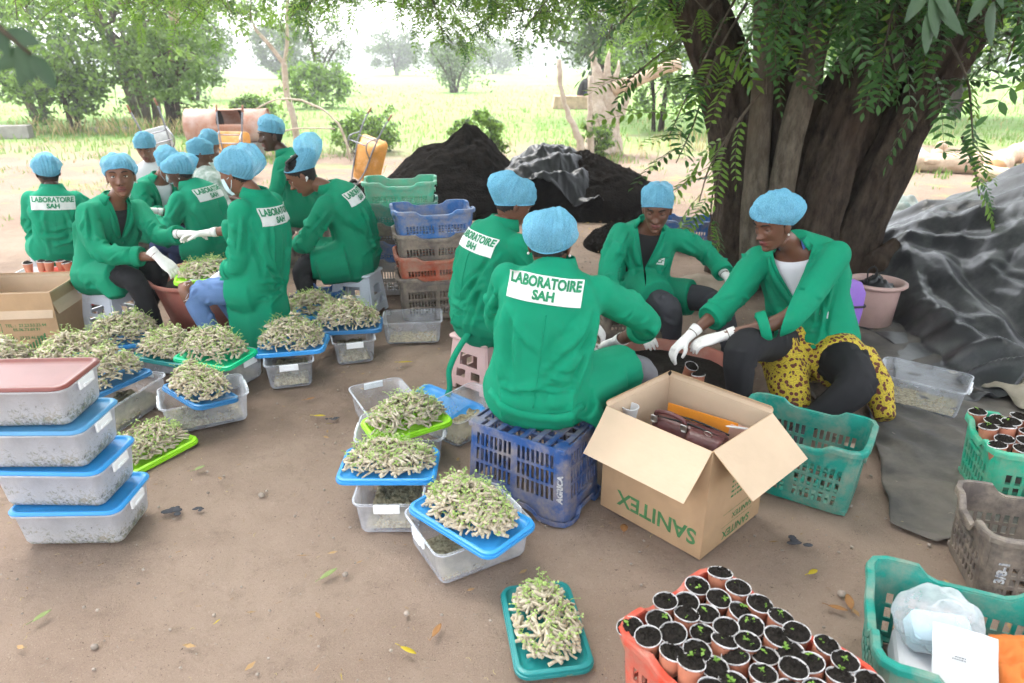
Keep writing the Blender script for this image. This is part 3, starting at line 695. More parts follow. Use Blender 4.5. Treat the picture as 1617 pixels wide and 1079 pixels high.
def carton_fan():
    v, f = [], []
    for i in range(7):
        x = -.06+i*.02; v += [(x, -.05, 0), (x+.012, -.05, 0), (x+.012, -.05+.016+i*.014, 0), (x, -.05+.01+i*.014, 0)]; f.append((4*i, 4*i+1, 4*i+2, 4*i+3))
    return np.array(v, float), f
cardboard_box('open cardboard carton printed SANITEX upside down with a handbag inside', (.683, 2.40, .002), D(-47), .475, .417, .455,
              [(0, .205, 138), (1, .205, 128), (2, .03, -6), (3, .03, -8)],
              [('SANITEX', .092, 0, .03, .085, 180, .0022), ('SANITEX', .05, 1, .03, .035, 180, .001), ('SANITEX', .036, 1, .06, .10, 180, .0006), (small_print(1, 5, .16), 0, 1, .04, .19, 0, 0), (rules(), 0, 1, .03, .07, 0, 0)])
cardboard_box('open brown cardboard carton with green print beside the heaps', (-3.15, 4.30, .002), D(6), .50, .36, .375,
              [(0, .17, 176), (1, .15, 172), (2, .03, 4), (3, .12, -20)],
              [('TEL. :  27.23.53.23.44\n05.06.73.69.91', .028, 0, .06, .145, 0, .0006), ('FAX :  27.23.46.87.11', .028, 0, .045, .075, 0, .0006), (carton_arrow(), 0, 0, -.115, .145, 0, 0), (carton_arrow(), 0, 0, -.115, .07, 0, 0), (carton_fan(), 0, 0, .09, -.0+.055, 0, 0)])
# ================================================================ STOOLS, BASINS, BUCKET
stool('pale grey folding stool under the woman with black hair', (-1.12, 4.86, 0), D(-14), STW, L=.30, W=.26, H=.315)
stool('pink folding stool beside the upturned navy crate', (-.17, 3.60, 0), D(-40), STP, L=.28, W=.24, H=.31)
stool('white and navy folding stool beside the cardboard carton', (-2.73, 4.52, 0), D(-22), STW, L=.29, W=.27, H=.29)
stool('red folding stool behind the carton', (-3.28, 5.02, 0), D(-12), STR, L=.30, W=.27, H=.28)
stool('white folding stool almost hidden by a long green coat', (-1.66, 4.16, 0), D(-72), STW, L=.26, W=.22, H=.33)
basin('big terracotta basin full of black compost between the left workers', (-2.08, 4.60, .0), R=.36, H=.36, seed=2, soil=.08)
basin('wide terracotta basin of black compost among the four right workers', (.80, 3.36, .0), R=.41, H=.20, seed=5, soil=.05, soil_h=.03, rb=.86)
basin('terracotta basin of compost in the farther circle of workers', (-2.72, 6.15, .0), R=.33, H=.30, seed=7, soil=.07)
BUCKET = mat('bucket_pink', (.44, .29, .26), .5, .35, var=.08, dirt=(.3, .22, .17, .6), dscale=5, dthr=.5)
basin('dusty pink bucket with a black bag in it by the tree', (2.50, 4.58, .01), R=.165, H=.30, m=BUCKET, soil=0, cat='bucket', name='bucket', rb=.76)
for i, (x, y, z, a, b_) in enumerate(((.86, 3.10, .185, .12, .05), (.93, 3.15, .185, -.1, .1), (.91, 3.05, .18, .25, -.2), (.74, 3.08, .17, .2, .2))):
    pot((x, y, z), (a, b_), i, ('white-rimmed pot in the wide basin nearest the carton middle', 'white-rimmed pot in the wide basin behind the other two', 'tilted white-rimmed pot at the right of the basin pots', 'white-rimmed pot under the gloved hand in the wide basin')[i], 'pots in the wide basin', 700+i, green=False)
pot((.90, 3.27, .20), (.35, .2), 0, 'white-rimmed pot lifted by a gloved hand over the wide basin', None, 710, green=False)
for i, (x, y, z, a, b_) in enumerate(((-2.02, 4.42, .35, .7, .1), (-1.93, 4.48, .355, .5, -.3), (-1.86, 4.58, .36, .3, .2), (-1.80, 4.50, .36, .6, .4), (-1.88, 4.68, .36, .1, -.4), (-1.76, 4.62, .36, .2, .1))):
    pot((x, y, z), (a, b_), i, 'terracotta pot on the compost of the big basin, %s from the lime lid' % ORD[i], 'pots on the big basin', 720+i, green=False)
loose_lid('lime green lid of cuttings on the lap of the masked woman', (-1.93, 4.24, .46), 0, LIDM['lime'], L=.36, W=.25, rot=(D(10), D(-3), D(14)))
heap((-1.93, 4.25, .475), 0, .30, .19, .05, 90, 'woody stem cuttings on the lime lid held on the lap', 36, rot=(D(10), D(-3), D(14)))
for i in range(5):
    pot((-3.55+.075*i, 4.95+.03*(i % 2), .27), (.1, .1), i, 'terracotta pot behind the brown carton, %s from the left' % ORD[i], 'pots behind the carton', 740+i, green=False)
tub('white tub of pots behind the carton', (-3.45, 5.0, .0), D(5), L=.45, W=.30, H=.26, m=LATCH, latches=False)

# ================================================================ PEOPLE
def cloth(name, col, var=.1, rough=.85, bump=.25, bscale=14., weave=True, **k):
    k.setdefault('vscale', 3.5); return mat(name, col, rough, .2, var, bump=bump, bscale=bscale, **k)
def ridged(m):
    """turn the bump of a cloth into thin ridge-like wrinkles"""
    for b in m.node_tree.nodes:
        if b.type == 'BUMP':
            b.inputs['Distance'].default_value = .006; n = b.inputs['Height'].links[0].from_node; n.noise_type = 'RIDGED_MULTIFRACTAL'; n.inputs['Distortion'].default_value = .6; n.inputs['Detail'].default_value = 3
    return m
GREEN = cloth('coat_green', (.003, .222, .120), var=.06, bump=.45, bscale=7., dirt=(.014, .28, .16, .5), dscale=3.2, dthr=.5)
ridged(GREEN)
GREENS = [GREEN, ridged(cloth('coat_green_faded', (.006, .245, .136), var=.06, bump=.45, bscale=7., dirt=(.02, .29, .17, .55), dscale=2.6, dthr=.48)), ridged(cloth('coat_green_deep', (.003, .200, .106), var=.06, bump=.45, bscale=7., dirt=(.010, .245, .14, .5), dscale=3.6, dthr=.52))]
SKIN = [mat('skin_a', (.125, .055, .034), .5, .4, var=.1, vscale=9, bump=.05, bscale=150), mat('skin_b', (.170, .076, .046), .5, .4, var=.1, vscale=9, bump=.05, bscale=150), mat('skin_c', (.060, .028, .019), .5, .4, var=.1, vscale=9, bump=.05, bscale=150)]
for _m in SKIN: _m.node_tree.nodes['Principled BSDF'].inputs['Roughness'].default_value = .42
LIPS = mat('lips', (.16, .045, .04), .45, .4, var=.05); EYEW = mat('eye_white', (.62, .58, .54), .25, .5, var=.02); DARK = mat('hair_black', (.008, .007, .0065), .6, .3, var=.3, vscale=60, bump=.6, bscale=120)
GLOVE = mat('glove_latex', (.72, .70, .68), .55, .35, var=.05, vscale=14, bump=.25, bscale=60, dirt=(.30, .25, .22, .35), dscale=16, dthr=.56)
MASKM = mat('mask_blue', (.55, .72, .80), .8, .2, var=.04); WHITE = cloth('white_cotton', (.66, .66, .70), var=.04); LABELW = mat('label_white', (.66, .68, .67), .7, .25, var=.06, vscale=12, bump=.2, bscale=30, dirt=(.42, .50, .45, .5), dscale=9, dthr=.55)
LETTER = mat('label_green_ink', (.02, .20, .095), .7, .25, var=.2, vscale=60)
NET = None
def net_material():
    m = bpy.data.materials.new('bouffant_cap'); m.use_nodes = True; t = m.node_tree; N = t.nodes; L = t.links; b = N['Principled BSDF']
    tc = N.new('ShaderNodeTexCoord')
    vo = N.new('ShaderNodeTexNoise'); vo.inputs['Scale'].default_value = 240; vo.inputs['Detail'].default_value = 4; vo.inputs['Roughness'].default_value = .8
    mp = N.new('ShaderNodeMapping'); mp.inputs['Scale'].default_value = (1.6, 1, .55); L.new(tc.outputs['Object'], mp.inputs[0]); L.new(mp.outputs[0], vo.inputs['Vector'])
    r = N.new('ShaderNodeMapRange'); r.inputs[1].default_value = .38; r.inputs[2].default_value = .62; L.new(vo.outputs['Fac'], r.inputs[0])
    mx = N.new('ShaderNodeMix'); mx.data_type = 'RGBA'; mx.inputs['A'].default_value = (.17, .52, .76, 1); mx.inputs['B'].default_value = (.26, .64, .86, 1); L.new(r.outputs[0], mx.inputs['Factor'])
    L.new(mx.outputs['Result'], b.inputs['Base Color']); b.inputs['Roughness'].default_value = .7; b.inputs['Specular IOR Level'].default_value = .25
    tr = N.new('ShaderNodeBsdfTranslucent'); L.new(mx.outputs['Result'], tr.inputs[0]); ms = N.new('ShaderNodeMixShader'); ms.inputs[0].default_value = .3; L.new(b.outputs[0], ms.inputs[1]); L.new(tr.outputs[0], ms.inputs[2])
    tp = N.new('ShaderNodeBsdfTransparent'); m2 = N.new('ShaderNodeMixShader'); r3 = N.new('ShaderNodeMapRange'); r3.inputs[1].default_value = .35; r3.inputs[2].default_value = .6; r3.inputs[3].default_value = .48; r3.inputs[4].default_value = .2; L.new(vo.outputs['Fac'], r3.inputs[0]); L.new(r3.outputs[0], m2.inputs[0])
    L.new(ms.outputs[0], m2.inputs[1]); L.new(tp.outputs[0], m2.inputs[2]); L.new(m2.outputs[0], N['Material Output'].inputs[0])
    bp = N.new('ShaderNodeBump'); bp.inputs['Strength'].default_value = .15; bp.inputs['Distance'].default_value = .002; L.new(vo.outputs['Fac'], bp.inputs['Height']); L.new(bp.outputs[0], b.inputs['Normal'])
    return m
NET = net_material()
def A3(v): return np.array(v, float)
def unit(v): return v/(np.linalg.norm(v)+1e-12)
def ik(S, Wt, l1, l2, hint):
    d = Wt-S; L = np.linalg.norm(d)
    if L > (l1+l2)*.995: Wt = S+d/L*(l1+l2)*.995; d = Wt-S; L = np.linalg.norm(d)
    a = (l1*l1-l2*l2+L*L)/(2*L); h = math.sqrt(max(l1*l1-a*a, 1e-6)); u = d/L
    p = A3(hint)-u*(u@A3(hint)); p = unit(p)
    return S+u*a+p*h, Wt
def evaluated(mb, voxel, smooth=6, factor=.5):
    me = mb.mesh('tmp', GREEN); o = bpy.data.objects.new('tmp', me); COL.objects.link(o)
    r = o.modifiers.new('r', 'REMESH'); r.mode = 'VOXEL'; r.voxel_size = voxel; r.use_smooth_shade = True
    if smooth: s_ = o.modifiers.new('s', 'SMOOTH'); s_.factor = factor; s_.iterations = smooth
    dg = bpy.context.evaluated_depsgraph_get(); dg.update(); out = bpy.data.meshes.new_from_object(o.evaluated_get(dg))
    bpy.data.objects.remove(o); bpy.data.meshes.remove(me); out.materials.clear(); return out
def get_v(me):
    v = np.empty(len(me.vertices)*3); me.vertices.foreach_get('co', v); n = np.empty_like(v); me.vertices.foreach_get('normal', n); return v.reshape(-1, 3), n.reshape(-1, 3)
def set_v(me, v): me.vertices.foreach_set('co', np.ascontiguousarray(v, dtype=np.float32).ravel()); me.update()
def bend(a, b, c, n=9, r=.3):
    """polyline a-b-c with a rounded corner"""
    p1 = lerp(b, a, r); p2 = lerp(b, c, r); out = [a, lerp(a, p1, .5)]
    for i in range(n-4): t = i/(n-5); out.append((1-t)**2*p1+2*t*(1-t)*b+t*t*p2)
    out += [lerp(p2, c, .5), c]; return np.array(out)
def pl_radius(pts, keys):
    """radius along polyline: keys [(u,r)]"""
    d = np.r_[0, np.cumsum(np.linalg.norm(np.diff(pts, axis=0), axis=1))]; u = d/d[-1]
    return np.interp(u, [k[0] for k in keys], [k[1] for k in keys])
# ---- heads -------------------------------------------------------------------
HZ = [-.118, -.112, -.098, -.08, -.06, -.04, -.015, .015, .045, .07, .09, .105, .113, .1165]
HW = [.010, .022, .036, .047, .056, .062, .067, .071, .072, .067, .055, .038, .020, .004]
HF = [.052, .066, .077, .081, .083, .084, .086, .089, .089, .080, .064, .043, .022, .004]
HB = [.012, .018, .026, .040, .056, .070, .084, .094, .097, .090, .074, .050, .026, .004]
def sect(z): return np.interp(z, HZ, HW), np.interp(z, HZ, HF), np.interp(z, HZ, HB)
def head_grid(n=48, k=44):
    zz = np.interp(np.linspace(0, 1, k), np.linspace(0, 1, 9), [-.118, -.105, -.075, -.045, -.015, .02, .06, .095, .1165])
    a = np.arange(n)*2*pi/n; rings = []
    for z in zz:
        w, f, b = sect(z); x = w*np.sign(np.sin(a))*np.abs(np.sin(a))**.92; y = np.where(np.cos(a) > 0, f, b)*np.sign(np.cos(a))*np.abs(np.cos(a))**.92
        rings.append(np.stack([x, y, np.full(n, z)], 1))
    return rings
def g2(x, s): return np.exp(-(x/s)**2)
def face(P):
    x, y, z = P[:, 0], P[:, 1].copy(), P[:, 2]; fr = sst(.01, .05, y)
    ax = np.abs(x); d = np.zeros(len(P))
    d += .010*g2(x, .0085)*sst(.034, .012, z)*sst(-.050, -.030, z)                                  # bridge
    d += .021*g2(x, .0105)*g2(z+.026, .015)+.012*g2(ax-.0125, .0075)*g2(z+.031, .0085)              # tip and wings
    d -= .006*g2(x, .02)*g2(z+.045, .005)                                                           # under the nose
    d -= .0135*g2(ax-.031, .014)*g2(z-.010, .0105)                                                  # sockets
    d += .0055*g2(z-.033, .008)*g2(ax-.027, .022)
    d += .0075*g2(ax-.042, .016)*g2(z+.016, .017)-.005*g2(ax-.040, .014)*g2(z+.058, .018)           # cheekbones, hollows
    d += .0098*g2(x, .0215)*g2(z+.0575, .0055)+.0115*g2(x, .0195)*g2(z+.0695, .0062)-.0055*g2(x, .026)*g2(z+.0635, .0024)
    d -= .006*g2(x, .02)*g2(z+.082, .0065); d += .008*g2(x, .018)*g2(z+.103, .012)
    Q = P.copy(); Q[:, 1] = y+d*fr; return Q
def head_mb(lid=.35):
    """head-local: x right, y forward, z up; slots 0 skin 1 lips 2 eye white 3 dark"""
    b = MB(); rings = [face(r) for r in head_grid(72, 66)]; b.loft(rings)
    V_ = np.concatenate(b.v)
    for i, q in enumerate(b.f):
        c = V_[q].mean(0)
        if len(q) == 4 and c[1] > .06 and abs(c[0]) < .0255*(1-.5*abs(c[2]+.0635)/.016) and -.0785 < c[2] < -.0515: b.m[i] = 1
    for sx in (-1, 1):
        c = np.array((sx*.031, .0645, .009)); b.sphere(c, .0128, 14, 10, 2)
        b.sphere(c+(0, .0072, -.003 if lid > .5 else -.0005), (.0068, .0066, .0068), 10, 8, 3)
        s = MB(); s.sphere((0, 0, 0), .0139, 18, 14); sv = np.concatenate(s.v); a = RAD(24-66*lid); R = np.array([[1, 0, 0], [0, cos(a), -sin(a)], [0, sin(a), cos(a)]])
        keep = [q for q in s.f if sv[q][:, 2].mean() > 0]; b.add(sv, keep, 0, R, c)
        keep = [q for q in s.f if sv[q][:, 2].mean() < -.0048]; b.add(sv, keep, 0, None, c)
        t_ = np.linspace(-1.15, 1.15, 9); lash = np.stack([.0144*np.sin(t_), .0144*np.cos(t_), np.zeros(9)], 1) @ R.T+c; b.tube(lash, [.0006, .0012, .0015, .0016, .0016, .0016, .0015, .0012, .0006], 5, 3)
        b.sphere((sx*.0078, .1005, -.0385), (.0042, .004, .0022), 8, 6, 3)                          # nostril opening: its shade put in as a dark ball
        b.sphere((sx*.0705, -.006, -.008), (.008, .018, .030), 12, 9, 0, np.array([[cos(sx*.35), -sin(sx*.35), 0], [sin(sx*.35), cos(sx*.35), 0], [0, 0, 1]]))
        b.tube([(sx*.013, .0935, .031), (sx*.027, .0925, .038), (sx*.041, .083, .037), (sx*.051, .071, .030)], [.0026, .0042, .0036, .0014], 6, 3, flat=.8)
    b.tube([(-.021, .083, -.0640), (-.010, .0905, -.0632), (0, .0918, -.0636), (.010, .0905, -.0632), (.021, .083, -.0640)], [.0005, .0011, .0012, .0011, .0005], 5, 3)
    return b
HEADS = {}
def hair_mb(off=1.035):
    rings = head_grid(40, 30); b = MB(); b.loft([r*off+np.array((0, -.002, .002)) for r in rings], cap=False); V_ = np.concatenate(b.v); keep = []
    for q in b.f:
        c = V_[q].mean(0); lim = np.interp(c[1], [-.1, -.04, .0, .03, .06, .09], [-.07, -.06, -.0, .03, .06, .072])
        if c[2] > lim: keep.append(q)
    c = MB(); c.add(V_, keep); return c
def clear_head(Q, c=.009):
    """push cap points out to a small clearance over the skull"""
    O_ = np.array((0, -.005, .03)); d = Q-O_; r = np.linalg.norm(d, axis=1); u = d/r[:, None]; lo = np.zeros(len(Q)); hi = np.full(len(Q), .25)
    for _ in range(14):
        m = (lo+hi)/2; X = O_+u*m[:, None]; w, f, b = sect(np.clip(X[:, 2], -.118, .1165)); e = (X[:, 0]/w)**2+(X[:, 1]/np.where(X[:, 1] > 0, f, b))**2; ins = (e < 1) & (X[:, 2] < .1165); lo = np.where(ins, m, lo); hi = np.where(ins, hi, m)
    return O_+u*np.maximum(r, lo+c)[:, None]
def cap_mb(seed, dome=(0, -.02, .052), rad=(.094, .120, .088), band_f=.050, band_b=-.045, pleat=1., far_dome=False):
    n, k = 160, 22; a = np.arange(n)*2*pi/n; rings = []; r_ = rng(seed); ph = [r_.uniform(0, 6.28) for _ in range(4)]
    bz = lerp(band_f, band_b, (1-np.cos(a))/2); sw = np.array([sect(z) for z in bz]); bx = (sw[:, 0]+.009)*np.sin(a); by = np.where(np.cos(a) > 0, sw[:, 1]+.008, sw[:, 2]+.009)*np.cos(a)
    Bp = np.stack([bx, by, bz], 1)
    for i in range(k):
        u = i/(k-1); el = RAD(lerp(-32, 89.5, u**.9)); w = float(sst(-.02, .24, np.array(u)))
        Dp = np.stack([dome[0]+rad[0]*cos(el)*np.sin(a), dome[1]+rad[1]*cos(el)*np.cos(a), np.full(n, dome[2])+rad[2]*sin(el)+(bz*.35)*(1-u)], 1)
        P = lerp(Bp, Dp, w); fold = pleat*(.0075*(.5-np.abs(np.sin(15*a+ph[0]+1.6*np.sin(3*a+ph[1])+.8*np.sin(7*a+ph[3]))))*(1-u)**.7+.002*np.sin(9*a+ph[2]+5*u)*(1-u*.5))*min(1, u*9)
        nzv = np.array([noise.fractal(Vector((p[0]*15+seed*3, p[1]*15, p[2]*15)), 1., 2., 3) for p in P])*.015*min(1, u*6)
        rz_ = np.array([noise.noise(Vector((p[0]*17+seed, p[1]*17, p[2]*17))) for p in P]); nzv = nzv+.004*(.6-np.abs(rz_)*2.5)*min(1, u*6)
        nrm = P-np.array(dome); nrm /= np.linalg.norm(nrm, axis=1)[:, None]; Q = P+nrm*(fold+nzv)[:, None]; rings.append(Q if far_dome else clear_head(Q))
    b = MB(); b.loft(rings, cap=False); b.add(rings[-1], [tuple(range(n))]); b.tube(np.r_[rings[0], rings[0][:1]], .0035, 6, cap=False); return b
# ---- hands -------------------------------------------------------------------
HANDS = {}
def hand_me(curl, glove):
    key = (round(curl, 2), glove)
    if key in HANDS: return HANDS[key]
    g = 1.09 if glove else 1.; b = MB(); a = np.arange(12)*2*pi/12
    rings = []
    for y, w, t in ((-.045, .030, .024), (-.015, .029, .021), (.01, .034, .020), (.045, .041, .017), (.08, .041, .013), (.092, .034, .009)): rings.append(np.stack([w*np.cos(a)*g, np.full(12, y), t*np.sin(a)*g], 1))
    b.loft(rings)
    for x, ln, cu in ((.031, .072, .9), (.0105, .080, 1.), (-.0105, .075, 1.08), (-.030, .060, 1.15)):
        p = np.array((x, .082, 0.)); pts = [p-np.array((0, .025, 0))]; an = 0.; pts.append(p.copy())
        for q, seg in enumerate((.45, .30, .25)):
            an -= curl*cu*(.55, .75, .5)[q]; dx = x*.10
            p = p+ln*seg*np.array((dx*6*(1-curl*.5) if q == 0 else 0, cos(an), sin(an))); pts.append(p.copy())
        b.tube(bend_poly(pts), np.interp(np.linspace(0, 1, 4*len(pts)-3), [0, .7, 1], [.0095*g, .0083*g, .0062*g]), 8)
        b.sphere(pts[-1], .0066*g, 8, 6)
    th = [(.016, .018, -.004), (.036, .040, -.012), (.048, .062, -.020-.012*curl), (.050-.012*curl, .088, -.026-.02*curl)]
    b.tube(bend_poly([np.array(q) for q in th]), np.interp(np.linspace(0, 1, 13), [0, .4, 1], [.015*g, .0115*g, .0078*g]), 8); b.sphere(th[-1], .0082*g, 8, 6)
    me = evaluated(b, .0042, 3, .4); HANDS[key] = me; return me
def bend_poly(pts):
    pts = np.array(pts); out = []
    for i in range(len(pts)-1):
        for k in range(4): out.append(lerp(pts[i], pts[i+1], k/4))
    out.append(pts[-1]); q = np.array(out)
    for _ in range(2): q[1:-1] = .25*q[:-2]+.5*q[1:-1]+.25*q[2:]
    return q
# ---- torso -------------------------------------------------------------------
def torso_rings(Pv, Nv, r0, r1, bulge, w, sc, top=1.0, n=28, bot=-.18, secs=None):
    """loft of ellipses along a bowed spine; r0/r1 right vectors at hips and shoulders"""
    secs = secs or [(-.18, .17, .13), (-.1, .195, .15), (.05, .195, .152), (.25, .178, .135), (.45, .172, .13), (.62, .178, .13), (.78, .180, .122), (.88, .160, .108), (.95, .115, .088), (1.0, .078, .072), (1.04, .062, .062)]
    up = unit(Nv-Pv); f1 = unit(np.cross(up, r1)); mid = (Pv+Nv)/2-f1*bulge; out = []; a = np.arange(n)*2*pi/n
    for t, hw, hd in secs:
        if t > top+.05: continue
        p = (1-t)**2*Pv+2*t*(1-t)*(2*mid-(Pv+Nv)/2)+t*t*Nv
        dt = unit(2*(1-t)*((2*mid-(Pv+Nv)/2)-Pv)+2*t*(Nv-(2*mid-(Pv+Nv)/2)))
        r = unit(lerp(r0, r1, min(max(t, 0), 1))); r = unit(r-dt*(r@dt)); f = np.cross(dt, r)
        c_, s_ = np.cos(a), np.sin(a); e = .85
        out.append(p+r*(hw*w*sc*np.sign(c_)*np.abs(c_)**e)[:, None]+f*(hd*sc*lerp(1, w, .7)*np.sign(s_)*np.abs(s_)**e)[:, None])
    return out
def fold_displace(me, arms, Pv, Nv, seed, amp=1., torso=True):
    """drawn creases: each is a ridge with one steep side, fading at both ends"""
    v, n = get_v(me); r_ = rng(seed*7+1); up = unit(Nv-Pv); H_ = np.linalg.norm(Nv-Pv)
    nz1 = vnoise(v, (6, 6, 4), seed, 2); h = amp*.006*nz1; W_ = v+np.stack([nz1, np.roll(nz1, 1)*0+nz1, nz1*.5], 1)*.02
    if len(arms) == 2: R = unit(arms[0][0]-arms[1][0])
    else: R = unit(np.cross(up, (.3, -.9, .1)))
    F = np.cross(up, R); L = []
    def P_(x, y, z): return Pv+R*x+F*y+up*z
    if torso:
        for sd in (-1, 1):
            for bk in (-1, 1):
                for _ in range(6):
                    a = P_(sd*r_.uniform(.12, .19), bk*r_.uniform(.04, .11), H_*r_.uniform(.55, .82)); b = P_(sd*r_.uniform(-.02, .14), bk*.13, H_*r_.uniform(.0, .42)); L.append((a, b, r_.uniform(.011, .024), r_.uniform(.005, .012)))
                for _ in range(4):
                    x0 = sd*r_.uniform(.0, .17); z0 = H_*r_.uniform(-.05, .32); L.append((P_(x0, bk*.13, z0), P_(x0-sd*r_.uniform(.08, .2), bk*.14, z0+r_.uniform(-.05, .05)), r_.uniform(.010, .02), r_.uniform(.005, .011)))
                for _ in range(2):
                    x0 = sd*r_.uniform(.05, .16); L.append((P_(x0, bk*.12, H_*r_.uniform(.6, .85)), P_(x0*.9, bk*.14, H_*r_.uniform(-.1, .3)), r_.uniform(.014, .028), r_.uniform(.005, .010)))
        for _ in range(14):
            x0 = r_.uniform(-.22, .22); y0 = r_.uniform(.0, .34); L.append((P_(x0, y0, r_.uniform(-.08, .1)), P_(x0+r_.uniform(-.12, .12), y0+r_.uniform(.08, .2), r_.uniform(-.12, .08)), r_.uniform(.012, .024), r_.uniform(.004, .010)))
    for S, E, Wp in arms:
        l1, l2 = np.linalg.norm(E-S), np.linalg.norm(Wp-E)
        for a0, b0, n_ in ((S, E, 9), (E, Wp, 7)):
            d = unit(b0-a0); p = unit(np.cross(d, (.31, .52, .79))); q = np.cross(d, p); ln = np.linalg.norm(b0-a0)
            for _ in range(n_):
                u = r_.random()**(.6 if a0 is S else 1.6); an = r_.uniform(0, 6.28); rad = .066; da = r_.choice((-1, 1))*r_.uniform(.6, 1.5); dl = r_.uniform(.02, .09)
                A = a0+d*(u*ln-dl/2)+rad*(cos(an)*p+sin(an)*q); B = a0+d*(u*ln+dl/2)+rad*(cos(an+da)*p+sin(an+da)*q); L.append((A, B, r_.uniform(.009, .016), r_.uniform(.004, .009)))
            if a0 is S:
                for _ in range(3):
                    an = r_.uniform(0, 6.28); L.append((a0+.07*(cos(an)*p+sin(an)*q), lerp(a0, b0, r_.uniform(.5, .9))+.066*(cos(an+.5)*p+sin(an+.5)*q), r_.uniform(.012, .02), r_.uniform(.004, .009)))
    for a, b, w, A in L:
        ab = b-a; l2_ = ab@ab; m_ = np.abs(W_-(a+b)/2).max(1) < math.sqrt(l2_)*.5+.12; idx = np.nonzero(m_)[0]
        if not len(idx): continue
        X = W_[idx]; t = np.clip(((X-a)@ab)/l2_, 0, 1); D_ = X-(a+t[:, None]*ab); far = np.clip(1.25-np.linalg.norm(D_, axis=1)/.13, 0, 1); D_ = D_-n[idx]*np.sum(D_*n[idx], 1)[:, None]; sgn = np.sign(D_@np.cross(unit(ab), unit(up*.4+F)))*np.linalg.norm(D_, axis=1)
        en = np.sin(pi*np.clip(t, .0, 1))**.7
        x = sgn/(w*.66); prof = np.where(x > 0, np.clip(1-x/2.6, 0, 1)**1.3, np.clip(1+x/.9, 0, 1)**1.2)-.45*np.exp(-((x+1.5)/.8)**2)
        h[idx] += 2.9*amp*A*prof*en*far
    ed = np.empty(len(me.edges)*2, dtype=np.int32); me.edges.foreach_get('vertices', ed); ed = ed.reshape(-1, 2); deg = np.bincount(ed.ravel(), minlength=len(v))+1e-9
    for _ in range(1):
        acc = np.zeros(len(v)); np.add.at(acc, ed[:, 0], h[ed[:, 1]]); np.add.at(acc, ed[:, 1], h[ed[:, 0]]); h = .5*h+.5*acc/deg
    h = np.clip(h, -.016, .019); set_v(me, v+n*h[:, None])
def project(bvh, pts2, c, r, u, d, off, back=.28):
    out = []
    for (x, y) in pts2:
        o = c+r*x+u*y-d*back; hit = bvh.ray_cast(Vector(o), Vector(d))
        p = np.array(hit[0]) if hit[0] else c+r*x+u*y-d*.12
        out.append(p-d*off)
    return np.array(out)
def patch(bvh, w, h, c, r, u, d, text, bold=.0022, nx=30, ny=14, back=.28):
    """a printed cloth label lying on the garment, with its letters"""
    g = [((i/(nx-1)-.5)*w, (j/(ny-1)-.5)*h) for i in range(nx) for j in range(ny)]
    P = project(bvh, g, c, r, u, d, .004, back).reshape(nx, ny, 3); dep = (P-c)@d; med = np.median(dep)
    dep = np.clip(dep, med-.05, med+.05)
    for _ in range(2): q = np.pad(dep, 1, mode='edge'); dep = np.minimum(dep, (q[:-2, 1:-1]+q[2:, 1:-1]+q[1:-1, :-2]+q[1:-1, 2:])/4)*.5+.5*(q[:-2, 1:-1]+q[2:, 1:-1]+q[1:-1, :-2]+q[1:-1, 2:])/4
    raw = (P-c)@d; dep = dep-np.clip((dep-raw).max()*.5, 0, .006)
    G2 = np.array(g).reshape(nx, ny, 2); S_ = c+r*G2[..., :1]+u*G2[..., 1:]+d*dep[..., None]
    mb = MB(); mb.grid(S_, 0)
    back_ = MB()
    for s, size, y0 in text:
        v, f = text_mb(s, size, bold); wt = v[:, 0].max()-v[:, 0].min(); kx = min(1., .95*w/wt)
        x, y = v[:, 0]*kx, v[:, 1]+y0; fx = np.clip((x/w+.5)*(nx-1), 0, nx-1.001); fy = np.clip((y/h+.5)*(ny-1), 0, ny-1.001); ix, iy = fx.astype(int), fy.astype(int); tx, ty = fx-ix, fy-iy
        dd = dep[ix, iy]*(1-tx)*(1-ty)+dep[ix+1, iy]*tx*(1-ty)+dep[ix, iy+1]*(1-tx)*ty+dep[ix+1, iy+1]*tx*ty
        mb.add(c+r*x[:, None]+u*y[:, None]+d*(dd-.0035)[:, None], f, 1)
    return mb
LABTXT = [('LABORATOIRE', .05, .023), ('SAH', .046, -.022)]
def ribbon(pts, nrm, w, th=.004):
    """flat strip along pts; nrm: outward normals"""
    pts = np.asarray(pts, float); T = np.gradient(pts, axis=0); out = []
    for p, t, n in zip(pts, T, nrm):
        s = unit(np.cross(t, n)); out.append(np.array([p-s*w/2, p-s*w/2+n*th, p+s*w/2+n*th, p+s*w/2]))
    return MB().loft(out)
CAPS = {}
